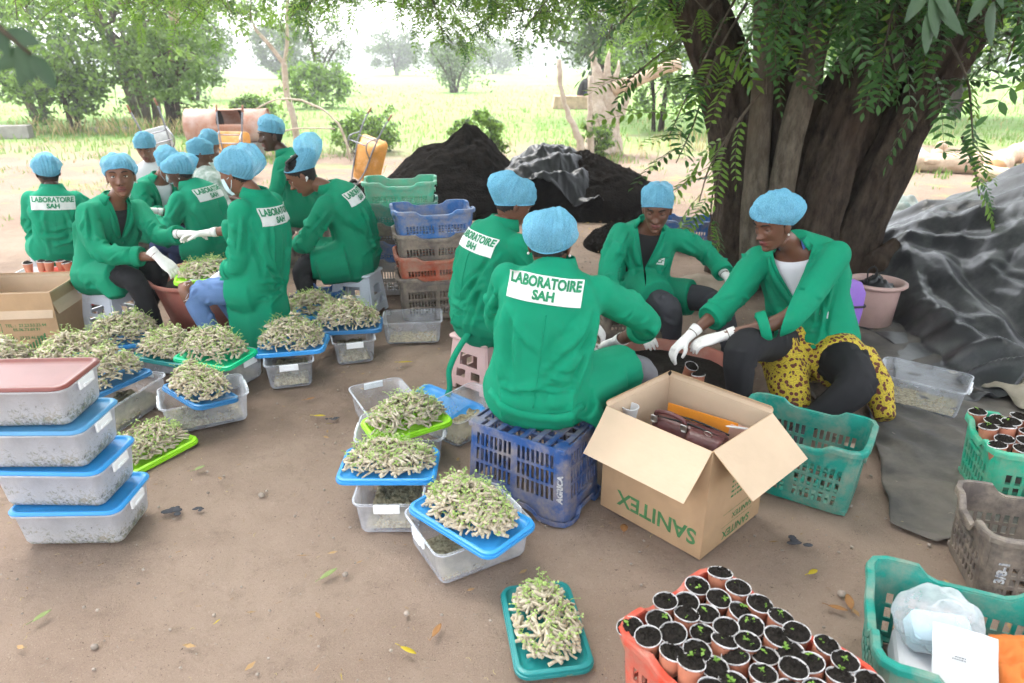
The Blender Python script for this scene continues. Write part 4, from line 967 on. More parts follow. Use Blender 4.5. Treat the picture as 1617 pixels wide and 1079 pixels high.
def person(label, P, N, yaw, look, head, WR=None, WL=None, ER=None, EL=None, KR=None, KL=None, AR=None, AL=None, sh_yaw=None, sw=.165, skin=0, coat=GREEN, coat_name='lab_coat', w=1., bulge=.03, sleeve=(.78, .78),
           gloves=(True, True), hand=(None, None), curl=(.5, .5), trousers=None, skirt=.62, extra=None, back_label=True, lab_c=.80, lab_dx=0., vneck=None, shirt=None, cap=None, mask=False, hair=False, seed=1, badge=False, lid=.35, earring=False, shoes=True, collar=True, head_s=1.07, thigh_r=.092, low=False, more=None, sleeve_r=1., cap_col=None):
    if coat is GREEN: coat = GREENS[seed % 3]
    Pv, Nv, C = A3(P), A3(N), A3(head); ya = RAD(yaw); sy = RAD(yaw if sh_yaw is None else sh_yaw)
    r0 = A3((cos(ya), -sin(ya), 0)); f0 = A3((sin(ya), cos(ya), 0)); r1 = A3((cos(sy), -sin(sy), 0))
    up = unit(Nv-Pv); r1 = unit(r1-up*(r1@up)); f1 = np.cross(up, r1)
    root = empty('person', (Pv[0], Pv[1], 0)); tag(root, label, 'person', 'workers'); O = A3(root.location)
    vx = .013 if low else .0095
    SR, SL = Nv+r1*sw-up*.075, Nv-r1*sw-up*.075
    def arm(S, Wt, E, sg):
        if Wt is None: Wt = S+f1*.25-up*.3
        Wt = A3(Wt)
        if E is None: E, Wt = ik(S, Wt, .285, .25, -up*.8+r1*sg*.7-f1*.3)
        return A3(E), Wt
    ER, WR = arm(SR, WR, ER, 1); EL, WL = arm(SL, WL, EL, -1)
    HR, HL = Pv+r0*.09-A3((0, 0, .0)), Pv-r0*.09
    def leg(Hp, K, Ak, sg):
        K = A3(K) if K is not None else Hp+f0*.40+r0*sg*.08+A3((0, 0, -.02)); Ak = A3(Ak) if Ak is not None else A3((K[0]+f0[0]*.05, K[1]+f0[1]*.05, .07)); return K, Ak
    KR, AR = leg(HR, KR, AR, 1); KL, AL = leg(HL, KL, AL, -1)
    # --- body: one mesh (limbs, neck, head, bare hands)
    b = MB(); b.loft(torso_rings(Pv, Nv, r0, r1, bulge, w, .86, secs=[(-.1, .17, .13), (.3, .15, .115), (.7, .155, .11), (.88, .14, .09), (.97, .085, .07), (1.02, .058, .058)]))
    for S, E, Wt in ((SR, ER, WR), (SL, EL, WL)):
        p = bend(S, E, Wt); b.tube(p, pl_radius(p, [(0, .052), (.3, .046), (.53, .038), (.65, .040), (1, .0265)]), 10); b.sphere(S, .055)
    for Hp, K, Ak in ((HR, KR, AR), (HL, KL, AL)):
        p = bend(Hp, K, Ak); b.tube(p, pl_radius(p, [(0, .078), (.35, .068), (.5, .054), (.65, .055), (1, .036)]), 10)
    Hf = unit(A3((sin(RAD(look[0]))*cos(RAD(look[1])), cos(RAD(look[0]))*cos(RAD(look[1])), sin(RAD(look[1])))))
    HM = frame(Hf); 
    if len(look) > 2: a = RAD(look[2]); HM = HM @ np.array([[cos(a), 0, sin(a)], [0, 1, 0], [-sin(a), 0, cos(a)]])
    HM = HM*head_s
    nb = C+HM @ A3((0, -.022, -.075))
    nk = bend(Nv-up*.04, lerp(Nv, nb, .45), nb); b.tube(nk, pl_radius(nk, [(0, .062), (.4, .052), (1, .053)]), 12)
    me = evaluated(b, .016 if low else .013, 4); v, _ = get_v(me); full = MB(); full.add(v, [list(p.vertices) for p in me.polygons]); bpy.data.meshes.remove(me)
    lk = round(lid, 2)
    if lk not in HEADS: HEADS[lk] = head_mb(lid)
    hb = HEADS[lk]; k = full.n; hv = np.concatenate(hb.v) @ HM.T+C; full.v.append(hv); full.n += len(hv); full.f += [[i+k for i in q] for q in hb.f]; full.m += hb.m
    hands = []
    for sg, Wt, E, gl, hd, cu in ((1, WR, ER, gloves[0], hand[0], curl[0]), (-1, WL, EL, gloves[1], hand[1], curl[1])):
        fw = unit(Wt-E) if hd is None else unit(unit(Wt-E)*.35+A3(hd[0])); up_ = A3(hd[1]) if hd is not None and len(hd) > 1 else A3((0, 0, 1))+r1*sg*.35
        F = frame(fw, up_); Fm = F.copy(); Fm[:, 0] *= -sg   # thumb towards the body's midline
        hm = hand_me(cu, gl); hv, _ = get_v(hm); X = hv @ Fm.T+Wt+fw*.02; fc = [list(p.vertices) for p in hm.polygons]
        if -sg*1 < 0: fc = [q[::-1] for q in fc]
        if gl:
            g = MB(); g.add(X, fc); cf = MB(); aa = np.arange(14)*2*pi/14
            rr = [Wt+fw*y+F[:, 0]*(q*np.cos(aa))[:, None]+F[:, 2]*(q*.86*np.sin(aa))[:, None] for y, q in ((-.03, .031), (-.045, .033), (-.062, .0345), (-.062, .0365), (-.045, .0352), (-.026, .033))]
            g.loft(rr, cap=False); hands.append(g)
        else: full.add(X, fc)
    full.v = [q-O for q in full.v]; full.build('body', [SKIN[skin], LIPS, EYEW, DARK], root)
    for g in hands: g.v = [q-O for q in g.v]; g.build('glove', GLOVE, root)
    # --- hair and cap
    h_ = hair_mb(); h_.v = [q @ HM.T+C-O for q in h_.v]; h_.build('hair', DARK, root)
    c_ = cap_mb(seed, **(cap or {})); c_.v = [q @ HM.T+C-O for q in c_.v]; c_.build('bouffant_cap', cap_col or NET, root)
    if hair:                                    # braided hair drawn back to a bun
        hb_ = MB(); hb_.sphere((0, -.095, .075), (.058, .062, .058), 16, 12)
        for i in range(9):
            a = -1.2+2.4*i/8; hb_.tube([(sin(a)*.072, .072*cos(a)**2-.0, .072), (sin(a)*.062, .02, .112+.006*cos(a)), (sin(a)*.05, -.04, .118), (sin(a)*.03, -.09, .10)], [.010, .012, .012, .010], 6)
        hb_.v = [q @ HM.T+C-O for q in hb_.v]; hb_.build('braids', DARK, root)
    if earring:
        e = MB(); 
        for sx in (-1, 1): e.sphere((sx*.077, -.004, -.040), .0055, 8, 6)
        e.v = [q @ HM.T+C-O for q in e.v]; e.build('earrings', EYEW, root)
    if mask:
        q = MB(); rows = []
        for z in np.linspace(-.115, -.022, 10):
            w_, f_, b_2 = sect(max(z, -.108)); a = np.linspace(-1.15, 1.15, 15); bul = .016*g2(a, .55)*g2(z+.055, .05)
            rows.append(np.stack([(w_+.004)*np.sin(a), (f_+.006+bul)*np.cos(a)**.8, np.full(15, z)+.003*np.sin(6*z*90)], 1))
        P_ = np.array(rows); q.grid(P_)
        for sx in (-1, 1):
            for z0 in (-.03, -.095): q.tube([(sx*.052, .045, z0), (sx*.071, .01, z0*.7), (sx*.075, -.018, -.012)], .0016, 5)
        q.v = [x @ HM.T+C-O for x in q.v]; q.build('face_mask', MASKM, root)
    # --- trousers, shoes
    tm = trousers or cloth('trousers_charcoal', (.028, .027, .03), var=.12)
    t = MB(); t.loft(torso_rings(Pv, Nv, r0, r1, bulge, w, .92, secs=[(-.16, .15, .12), (-.08, .19, .145), (.05, .19, .145), (.18, .165, .125)]))
    for Hp, K, Ak in ((HR, KR, AR), (HL, KL, AL)):
        p = bend(Hp, K, lerp(K, Ak, .93)); t.tube(p, pl_radius(p, [(0, thigh_r*1.05), (.35, thigh_r*.92), (.5, thigh_r*.78), (.65, thigh_r*.72), (1, .052)]), 12); t.sphere(Hp, thigh_r*1.05)
    me = evaluated(t, vx*1.1, 5); fold_displace(me, [(HR, KR, AR), (HL, KL, AL)], Pv, Nv, seed+40, .75, False); me.materials.append(tm); v, _ = get_v(me); set_v(me, v-O); me.name = 'trousers'; link('trousers', me, root)
    if shoes:
        for K, Ak in ((KR, AR), (KL, AL)):
            fw = unit(A3((Ak[0]-K[0], Ak[1]-K[1], 0))*.3+f0); F = frame(fw); s_ = MB(); a = np.arange(14)*2*pi/14; rr = []
            for y, wd, hh in ((-.07, .020, .03), (-.06, .033, .055), (-.02, .036, .065), (.05, .042, .05), (.12, .046, .036), (.165, .036, .026), (.18, .015, .016)):
                rr.append(np.stack([wd*np.cos(a), np.full(14, y), np.maximum(hh*np.sin(a)+hh*.55, 0)], 1))
            s_.loft(rr); s_.v = [q @ F.T+A3((Ak[0], Ak[1], .004))-O for q in s_.v]; s_.build('shoe', mat('shoe_dark', (.03, .028, .03), .6, .3), root)
    # --- coat
    if coat is not None:
        g = MB(); g.loft(torso_rings(Pv, Nv, r0, r1, bulge, w, 1.03))
        ends = []
        for S, E, Wt, fr in ((SR, ER, WR, sleeve[0]), (SL, EL, WL, sleeve[1])):
            en = lerp(E, Wt, fr); p = bend(S, E, en, r=.35); g.tube(p, sleeve_r*pl_radius(p, [(0, .066), (.2, .066), (.5, .062), (.75, .059), (1, .055)]), 14); g.sphere(S, .064*sleeve_r, 14, 10); ends.append((S if fr < .05 else E, en))
            g.tube([lerp(S, Nv, .62)-up*.022, S-up*.008], [.052, .056], 12)
        if skirt:
            for Hp, K in ((HR, KR), (HL, KL)): g.tube([Hp-unit(K-Hp)*.06, lerp(Hp, K, skirt*.5), lerp(Hp, K, skirt)], [.135, .122, .112], 16); g.sphere(Hp, .135)
            g.tube([(HR+HL)/2, lerp((HR+HL)/2, (KR+KL)/2, skirt*.9)], [.12, .07], 12)
        for kind, args in (extra or []): getattr(g, kind)(*args)
        me = evaluated(g, vx, 7, .5); fold_displace(me, [(SR, ER, WR), (SL, EL, WL)], Pv, Nv, seed); me.materials.append(coat); me.name = coat_name
        tc_ = Nv-up*.02
        if vneck:
            v, _ = get_v(me); bm = bmesh.new(); bm.from_mesh(me); dl = []
            h0, hw = vneck
            for sg in (-1, 1): bmesh.ops.bisect_plane(bm, geom=bm.verts[:]+bm.edges[:]+bm.faces[:], plane_co=Vector(Nv-up*h0), plane_no=Vector(r1*sg-up*hw/h0), dist=1e-5)
            for fc in bm.faces:
                q = np.array(fc.calc_center_median())-Nv; hh = q@up; x = q@r1; fz = q@f1
                if fz > .015 and -h0 < hh < .08 and abs(x) < hw*(hh+h0)/h0: dl.append(fc)
            bmesh.ops.delete(bm, geom=dl, context='FACES'); bm.to_mesh(me); bm.free()
        v, _ = get_v(me); bvh = BVHTree.FromPolygons([Vector(q) for q in v], [list(p.vertices) for p in me.polygons])
        parts = []
        if back_label:
            lc = lerp(Pv, Nv, lab_c)+r1*lab_dx; parts.append(('back_label', patch(bvh, .285, .098, lc, r1, up, f1, LABTXT), [LABELW, LETTER]))
        if back_label:
            sp = project(bvh, [(0., lerp(.70, -.04, i/23)*np.linalg.norm(Nv-Pv)) for i in range(24)], Pv, r1, up, f1, .0005); parts.append(('back_seam', ribbon(sp, [-f1]*24, .005, .002), coat))
        if badge:
            lc = Nv-up*.19-r1*.088; parts.append(('chest_badge', patch(bvh, .052, .042, lc, -r1, up, -f1, [('Cr', .036, .002)], bold=.0012, nx=5, ny=5, back=.165), [LABELW, LETTER]))
            pk = [(x, -.24+y) for x, y in ((.045, .035), (.135, .04))]
            pp = project(bvh, [(lerp(-.15, -.04, i/8), -.165) for i in range(9)], Nv-up*.0, r1, up, -f1, .003, .165); parts.append(('pocket_edge', ribbon(pp, [f1]*9, .016, .004), coat))
        if vneck:
            for sg in (-1, 1):
                pts = [(sg*(hw*(1-i/9)+.02*(1-i/9)+.006), -h0*i/9+.0) for i in range(1, 10)]
                pp = project(bvh, pts, Nv, r1, up, -f1, .004); wid = .042
                rb = []
                for i, (q, pt) in enumerate(zip(pp, pts)):
                    wd = wid*(.35+.65*sin(pi*min(1, (9-i)/8.)))*(.6 if i < 1 else 1); out_ = r1*sg
                    rb.append(np.array([q, q+f1*.005, q+out_*wd+f1*.008, q+out_*wd+f1*.002]))
                parts.append(('lapel', MB().loft(rb), coat))
            for i in range(3):
                pp = project(bvh, [(-.015, -h0-.03-.09*i)], Nv, r1, up, -f1, .004)[0]; bt = MB(); bt.sphere(pp, (.008, .008, .008), 10, 6); parts.append(('button', bt, coat))
        if collar:
            aa = np.linspace(RAD(-30), RAD(210), 26) if vneck else np.linspace(RAD(-75), RAD(255), 32); rr = []
            fwd = unit(f1*.75-up*.1); axis_up = unit(up*.9+f1*.35 if True else up)
            for a in aa:
                dr = r1*cos(a)-f1*sin(a); base = Nv+up*.005+dr*.078; top = base+axis_up*.040-dr*.010; low_ = base+dr*.022-up*.022
                rr.append(np.array([base, top-dr*.003, top+dr*.004, low_, low_-dr*.006]))
            cm = MB(); cm.loft(rr, closed=True); parts.append(('collar', cm, coat))
        for (E, en), Wt in zip(ends, (WR, WL)):
            d = unit(en-E); F = frame(d, (0, 0, 1) if abs(d[2]) < .9 else (0, 1, 0)); a = np.arange(20)*2*pi/20; cu_ = MB(); rr = []
            for y, q in ((-.045, .060), (-.04, .0635), (-.004, .0625), (.004, .060), (.004, .052), (-.01, .040)): rr.append(en+d*y+sleeve_r*(F[:, 0]*(q*np.cos(a))[:, None]+F[:, 2]*(q*np.sin(a))[:, None])*(1+.03*np.sin(3*a+seed))[:, None])
            cu_.loft(rr, cap=False); parts.append(('cuff', cu_, coat))
        set_v(me, v-O); co = link(coat_name, me, root)
        for nm, mb_, mt in parts: mb_.v = [q-O for q in mb_.v]; mb_.build(nm, mt, co)
        if vneck:
            s_ = MB(); s_.loft(torso_rings(Pv, Nv, r0, r1, bulge, w, .97, top=.93, secs=[(0, .19, .145), (.25, .175, .13), (.45, .17, .125), (.62, .172, .125), (.78, .165, .115), (.88, .135, .098), (.93, .10, .082)])); s_.v = [q-O for q in s_.v]; s_.build('shirt', shirt or WHITE, root)
        root['_'] = 0; del root['_']
        if more: more(root, O, bvh, Nv, Pv, r1, up, f1, co)
    return root

# ================================================================ THE WORKERS
JEANS = cloth('jeans_blue', (.10, .17, .33), var=.2); GREYT = cloth('trousers_grey', (.17, .165, .18), var=.1); BLACKT = cloth('trousers_black', (.016, .016, .018), var=.15); PALE = cloth('trousers_pale', (.52, .52, .56), var=.06)
TEE = cloth('tee_black', (.018, .017, .018), var=.1); POLO = cloth('polo_white', (.62, .62, .66), var=.05); TEEW = cloth('tee_white', (.60, .60, .62), var=.06); TEEP = cloth('shirt_green_print', (.30, .40, .33), col2=(.62, .64, .62), vscale=22); NAVYT = cloth('jeans_navy', (.03, .045, .11), var=.15)
def half_belt(w0, y0, sag, width=.036, nm='half_belt', dx=0.):
    def fn(root, O, bvh, Nv, Pv, r1, up, f1, co):
        n = 22; pts = [(dx+lerp(-w0, w0, i/(n-1)), y0-sag*(1-(2*i/(n-1)-1)**2)) for i in range(n)]
        pp = project(bvh, pts, Pv, r1, up, f1, .004); m_ = ribbon(pp, [-f1]*n, width, .006); m_.v = [q-O for q in m_.v]; m_.build(nm, GREEN, co)
    return fn
# foreground woman seen from behind, on the navy crate
person('worker seen from behind on the navy crate, LABORATOIRE SAH across the back', (.11, 2.60, .455), (.17, 2.64, .962), 8, (14, -26), (.150, 2.685, 1.040), WR=(.50, 3.08, .47), ER=(.605, 2.82, .655), WL=(.32, 3.12, .45), EL=(-.07, 2.80, .67),
       KR=(.62, 2.94, .42), AR=(.62, 2.86, .07), KL=(.27, 3.06, .42), AL=(.27, 2.98, .07), sw=.182, skin=0, w=1.1, bulge=.05, trousers=GREYT, skirt=.74, lab_c=.875, lab_dx=-.02, seed=3, cap=dict(dome=(0, -.03, .03), rad=(.102, .115, .098), band_b=-.05), sleeve=(.35, .4), sleeve_r=1.06, earring=True,
       extra=[('tube', ([(-.03, 2.58, .46), (.26, 2.53, .46)], [.135, .135], 16)), ('tube', ([(.24, 2.57, .45), (.42, 2.74, .43)], [.13, .11], 14)), ('tube', ([(.30, 2.49, .42), (.36, 2.50, .36), (.375, 2.50, .31)], [.06, .04, .028], 10))], more=half_belt(.19, .0, .06))
def hanging_tie(root, O, bvh, Nv, Pv, r1, up, f1, co):
    p = bend_poly([A3(q) for q in ((-.20, 3.43, .42), (-.29, 3.37, .30), (-.335, 3.34, .20), (-.325, 3.33, .10), (-.355, 3.33, .03))]); m_ = ribbon(p, [unit(A3((-.5, -.85, .1)))]*len(p), .034, .003); m_.v = [q-O for q in m_.v]; m_.build('hanging_belt', GREEN, co)
# woman on the pink stool
person('worker on the pink stool turned towards the wide basin, white skirt showing', (-.16, 3.58, .415), (-.055, 3.62, .915), 52, (66, -30), (.005, 3.655, 1.02), WR=(.42, 3.45, .42), WL=(.42, 3.72, .45), KR=(.20, 3.52, .36), KL=(.10, 3.86, .38), sw=.165, skin=0, w=.98, bulge=.05, trousers=WHITE, skirt=.55, lab_c=.80, seed=5,
       cap=dict(dome=(0, -.035, .045), rad=(.094, .126, .09)), extra=[('tube', ([(-.2, 3.5, .45), (-.05, 3.42, .40)], [.12, .08], 10)), ('tube', ([(-.24, 3.50, .44), (-.26, 3.48, .39)], [.09, .06], 10))], more=hanging_tie)
# woman with dark T-shirt, behind the basin
person('worker facing us behind the wide basin, black T-shirt under the open coat', (.80, 4.26, .32), (.83, 4.16, .80), 186, (194, -17), (.84, 4.03, .918), WR=(.70, 3.66, .34), ER=(.54, 3.94, .50), WL=(1.30, 4.06, .50), EL=(1.22, 4.28, .60), KR=(.92, 3.80, .42), AR=(.95, 3.82, .07), KL=(1.25, 4.0, .38), AL=(1.3, 3.7, .07), sw=.165, skin=0, bulge=.03,
       trousers=cloth('trousers_slate', (.05, .05, .058), var=.12), skirt=.62, back_label=False, vneck=(.26, .075), shirt=TEE, seed=7, badge=True, lid=.75, head_s=1.1, cap=dict(dome=(0, -.02, .055), rad=(.086, .112, .080), band_f=.060), sleeve=(.85, .85), extra=[('tube', ([(.80, 4.15, .40), (.86, 3.92, .40)], [.15, .12], 14))])
# woman at right with patterned wrap
def wrap_cloth():
    m = bpy.data.materials.new('wax_print'); m.use_nodes = True; t = m.node_tree; Nn = t.nodes; L = t.links; b = Nn['Principled BSDF']; tc = Nn.new('ShaderNodeTexCoord'); b.inputs['Roughness'].default_value = .8
    v = Nn.new('ShaderNodeTexVoronoi'); v.inputs['Scale'].default_value = 44; v.inputs['Randomness'].default_value = .8; L.new(tc.outputs['Object'], v.inputs['Vector'])
    v2 = Nn.new('ShaderNodeTexVoronoi'); v2.feature = 'DISTANCE_TO_EDGE'; v2.inputs['Scale'].default_value = 44; v2.inputs['Randomness'].default_value = .8; L.new(tc.outputs['Object'], v2.inputs['Vector'])
    cr = Nn.new('ShaderNodeValToRGB'); e = cr.color_ramp.elements; e[0].position = .40; e[0].color = (.10, .018, .012, 1); e[1].position = .46; e[1].color = (.50, .375, .025, 1); L.new(v.outputs['Distance'], cr.inputs[0])
    c2 = Nn.new('ShaderNodeValToRGB'); e = c2.color_ramp.elements; e[0].position = .012; e[0].color = (1, 1, 1, 1); e[1].position = .02; e[1].color = (0, 0, 0, 1); L.new(v2.outputs['Distance'], c2.inputs[0])
    mx = Nn.new('ShaderNodeMix'); mx.data_type = 'RGBA'; L.new(c2.outputs[0], mx.inputs['Factor']); L.new(cr.outputs[0], mx.inputs['A']); mx.inputs['B'].default_value = (.03, .035, .012, 1); L.new(mx.outputs['Result'], b.inputs['Base Color']); return m
WAX = wrap_cloth()
def wrap_more(root, O, bvh, Nv, Pv, r1, up, f1, co):
    g = MB(); HR_, HL_ = A3((1.56, 3.60, .27)), A3((1.70, 3.44, .27)); KR_, KL_ = A3((1.10, 3.10, .45)), A3((1.66, 3.02, .26))
    g.sphere((1.63, 3.52, .25), (.23, .22, .18), 18, 12)
    for Hp, K, e, ra in ((HR_, KR_, .50, .125), (HL_, KL_, .42, .145)): g.tube([Hp, lerp(Hp, K, e*.5), lerp(Hp, K, e)], [.15, ra*1.05, ra], 16)
    g.tube([(1.45, 3.40, .25), (1.40, 3.20, .18), (1.42, 3.08, .07)], [.13, .10, .07], 14)
    g.tube([(1.80, 3.36, .28), (1.86, 3.20, .16), (1.86, 3.08, .05)], [.10, .08, .05], 12)
    me = evaluated(g, .0125, 5); fold_displace(me, [], Pv, Nv, 77, 1.2); me.materials.append(WAX); v, _ = get_v(me); set_v(me, v-O); me.name = 'wrap_skirt'; link('wrap_skirt', me, root)
    rr = []
    for a in np.linspace(RAD(-35), RAD(215), 24):
        dr = r1*cos(a)-f1*sin(a); base = Nv+up*.012+dr*.066; rr.append(np.array([base-up*.03, base+up*.024-dr*.006, base+up*.024+dr*.002, base+dr*.006-up*.02]))
    cm = MB(); cm.loft(rr); cm.v = [q-O for q in cm.v]; cm.build('polo_collar', mat('polo_blue', (.10, .20, .55), .8, .2), root)
person('seated worker in a yellow and maroon wrap by the tree, white gloves', (1.62, 3.52, .29), (1.43, 3.47, .845), 222, (242, -18), (1.285, 3.385, .968), WR=(.895, 3.28, .42), ER=(1.10, 3.42, .53), WL=(1.045, 3.215, .445), EL=(1.34, 3.16, .55), KR=(1.09, 3.09, .45), AR=(1.12, 3.06, .08), KL=(1.68, 3.02, .27), AL=(1.40, 2.98, .07), sh_yaw=214, sw=.19, skin=0, w=1.24, bulge=.08,
       trousers=BLACKT, skirt=0, thigh_r=.126, back_label=False, vneck=(.33, .10), shirt=POLO, badge=True, seed=9, lid=.5, head_s=1.06, cap=dict(dome=(0, -.03, .05), rad=(.108, .130, .096), band_f=.062, band_b=-.035), sleeve=(.42, .45), sleeve_r=1.18, curl=(.75, .55), hand=(((-.5, -.2, -.45),), ((-.9, .0, -.3),)), earring=True, more=wrap_more)
# woman looking at the camera
person('woman on the white stool looking at us over the big basin', (-2.72, 4.53, .39), (-2.56, 4.50, .885), 122, (156, 0), (-2.46, 4.45, 1.04), WR=(-2.19, 4.20, .585), ER=(-2.56, 4.20, .60), WL=(-2.12, 4.42, .68), EL=(-2.32, 4.52, .62), KR=(-2.36, 4.20, .46), AR=(-2.32, 4.26, .07), KL=(-2.34, 4.50, .44), AL=(-2.5, 4.4, .07), sw=.17, skin=1, w=1.05, bulge=.03, trousers=BLACKT, skirt=.70, back_label=False,
       vneck=(.22, .05), shirt=TEE, seed=11, lid=.12, cap=dict(dome=(0, -.03, .045), rad=(.088, .118, .080), band_f=.064), curl=(.7, .5), hand=(((.5, -.1, -.8),), ((.9, 0, 0),)), sleeve=(.72, .85), earring=True, extra=[('tube', ([(-2.62, 4.36, .42), (-2.54, 4.26, .38), (-2.52, 4.23, .31)], [.12, .09, .05], 12))])
# man at far left, back turned
person('worker at the end of the row with back turned and pale trousers', (-3.55, 5.36, .36), (-3.53, 5.40, .80), -30, (-48, -16), (-3.57, 5.45, .925), WL=(-3.62, 5.75, .40), EL=(-3.80, 5.42, .44), WR=(-3.3, 5.75, .45), KL=(-3.88, 5.55, .32), AL=(-3.9, 5.6, .07), KR=(-3.55, 5.8, .34), sw=.145, skin=2, w=.9, bulge=.05, trousers=PALE, skirt=.5, lab_c=.80, seed=13, cap=dict(dome=(0, -.03, .045), rad=(.088, .112, .085)), gloves=(False, False))
# masked woman, jeans
def torn_jeans(root, O, bvh, Nv, Pv, r1, up, f1, co):
    m = MB(); m.tube([(-1.985, 4.02, .40), (-1.93, 4.03, .415)], [.072, .074], 14); m.v = [q-O for q in m.v]; m.build('bare_knee', SKIN[1], root)
    h = MB(); r_ = rng(4)
    for i in range(26): a = r_.uniform(0, 6.28); h.tube([(-1.925, 4.03+.074*cos(a), .415+.076*sin(a)), (-1.945-r_.uniform(0, .02), 4.03+.08*cos(a), .41+.08*sin(a)-r_.uniform(0, .03))], .0012, 4)
    h.v = [q-O for q in h.v]; h.build('frayed_threads', WHITE, root)
person('masked woman in torn jeans seated sideways, long coat to the ground', (-1.58, 4.10, .425), (-1.49, 4.10, .985), -76, (-76, -14), (-1.60, 4.12, 1.115), WR=(-1.93, 4.36, .70), ER=(-1.66, 4.36, .73), WL=(-1.78, 4.10, .50), EL=(-1.58, 3.93, .60), KL=(-1.95, 4.02, .41), AL=(-1.80, 3.98, .08), KR=(-1.94, 4.30, .42), AR=(-1.80, 4.36, .07), sw=.16, skin=1, bulge=.04, trousers=JEANS, skirt=.28, lab_c=.84, seed=15, mask=True,
       cap=dict(dome=(0, -.05, .035), rad=(.100, .138, .10), band_f=.05, band_b=-.055), thigh_r=.085, hand=(((-1, -.1, -.1),), None), sleeve=(.55, .5), sleeve_r=1.12,
       extra=[('loft', ([np.array([(-1.75, 3.98, z), (-1.60, 3.93, z), (-1.46, 3.95, z), (-1.40, 4.10, z), (-1.48, 4.24, z), (-1.62, 4.2, z)])+np.array((dx, dy, 0)) for z, dx, dy in ((.50, 0, .02), (.3, .02, .0), (.14, .03, -.02), (.035, .03, -.03))],))], more=torn_jeans)
# woman with black braids
person('woman with black braids and an earbud bending forward on the pale stool', (-1.12, 4.88, .405), (-1.245, 4.84, .905), -82, (-100, -34), (-1.425, 4.82, .99), WL=(-1.53, 4.75, .52), EL=(-1.40, 4.66, .56), WR=(-1.60, 5.05, .50), KL=(-1.48, 4.68, .40), AL=(-1.42, 4.66, .07), KR=(-1.50, 5.05, .40), sw=.165, skin=1, w=1.05, bulge=.07, trousers=cloth('trousers_charcoal', (.028, .027, .03), var=.12), skirt=.78, lab_c=.84, seed=17, hair=True,
       cap=dict(dome=(0, -.150, .10), rad=(.082, .092, .098), band_f=.085, band_b=.0, pleat=.6, far_dome=True), gloves=(False, False), sleeve=(.45, .45), sleeve_r=1.08, extra=[('tube', ([(-1.15, 4.75, .42), (-1.35, 4.70, .38)], [.16, .13], 14)), ('tube', ([(-1.0, 4.9, .42), (-1.1, 4.88, .42)], [.15, .17], 14))])
# farther circle
person('worker in profile with gloves joined, label on the back, second row', (-2.40, 5.42, .37), (-2.47, 5.43, .83), -74, (-92, -24), (-2.545, 5.44, .925), WL=(-2.80, 5.32, .60), EL=(-2.60, 5.22, .52), WR=(-2.82, 5.48, .62), KL=(-2.74, 5.28, .42), KR=(-2.75, 5.6, .42), sw=.17, skin=2, w=1.06, bulge=.06, trousers=NAVYT, skirt=.45, lab_c=.84, seed=19, cap=dict(dome=(0, -.03, .04), rad=(.098, .128, .082)), low=True, earring=True, sleeve=(.7, .7))
person('masked worker in the far circle with a white top under the green coat', (-3.12, 6.02, .38), (-2.98, 5.98, .80), 118, (112, -36), (-2.86, 5.95, .90), WR=(-2.82, 5.62, .58), ER=(-3.02, 5.72, .52), WL=(-2.7, 5.85, .58), sw=.165, skin=1, vneck=(.3, .09), shirt=WHITE, back_label=False, seed=21, mask=True, low=True, cap=dict(dome=(0, -.03, .05), rad=(.092, .118, .085)), skirt=.6)
person('girl in a white T-shirt and pale cap behind the far circle', (-3.45, 6.82, .34), (-3.44, 6.80, .82), 160, (164, -24), (-3.45, 6.76, .965), sw=.155, skin=1, coat=TEEW, coat_name='t_shirt', sleeve=(.0, .0), skirt=0, back_label=False, collar=False, seed=23, low=True, gloves=(False, False), cap=dict(dome=(0, -.02, .05), rad=(.086, .108, .082)), trousers=NAVYT)
person('worker in a pale printed shirt facing away in the far circle', (-2.80, 6.62, .34), (-2.82, 6.60, .80), 62, (58, -26), (-2.87, 6.60, .925), sw=.155, skin=0, coat=TEEP, coat_name='shirt', sleeve=(.1, .1), skirt=0, back_label=False, collar=False, seed=25, low=True, gloves=(False, False), cap=dict(dome=(0, -.02, .05), rad=(.084, .106, .08)), trousers=NAVYT)
person('worker farthest back in the circle, face lowered under a pale cap', (-2.95, 7.18, .36), (-2.96, 7.14, .83), 178, (170, -22), (-2.98, 7.10, .955), sw=.155, skin=1, coat=TEEP, coat_name='shirt', sleeve=(.1, .1), skirt=0, back_label=False, collar=False, seed=27, low=True, gloves=(False, False), cap=dict(dome=(0, -.02, .05), rad=(.084, .106, .08)), trousers=NAVYT)
person('worker in green with a tall flat-topped cap beside the yellow wheelbarrow', (-1.86, 6.22, .47), (-1.97, 6.26, .97), -84, (-122, -6), (-2.09, 6.28, 1.115), WL=(-2.2, 6.0, .55), WR=(-2.2, 6.45, .55), sw=.165, skin=2, bulge=.04, lab_c=.84, seed=29, low=True, cap=dict(dome=(0, -.02, .07), rad=(.082, .100, .088), band_f=.06, band_b=.0), gloves=(False, False), skirt=.6, trousers=NAVYT)

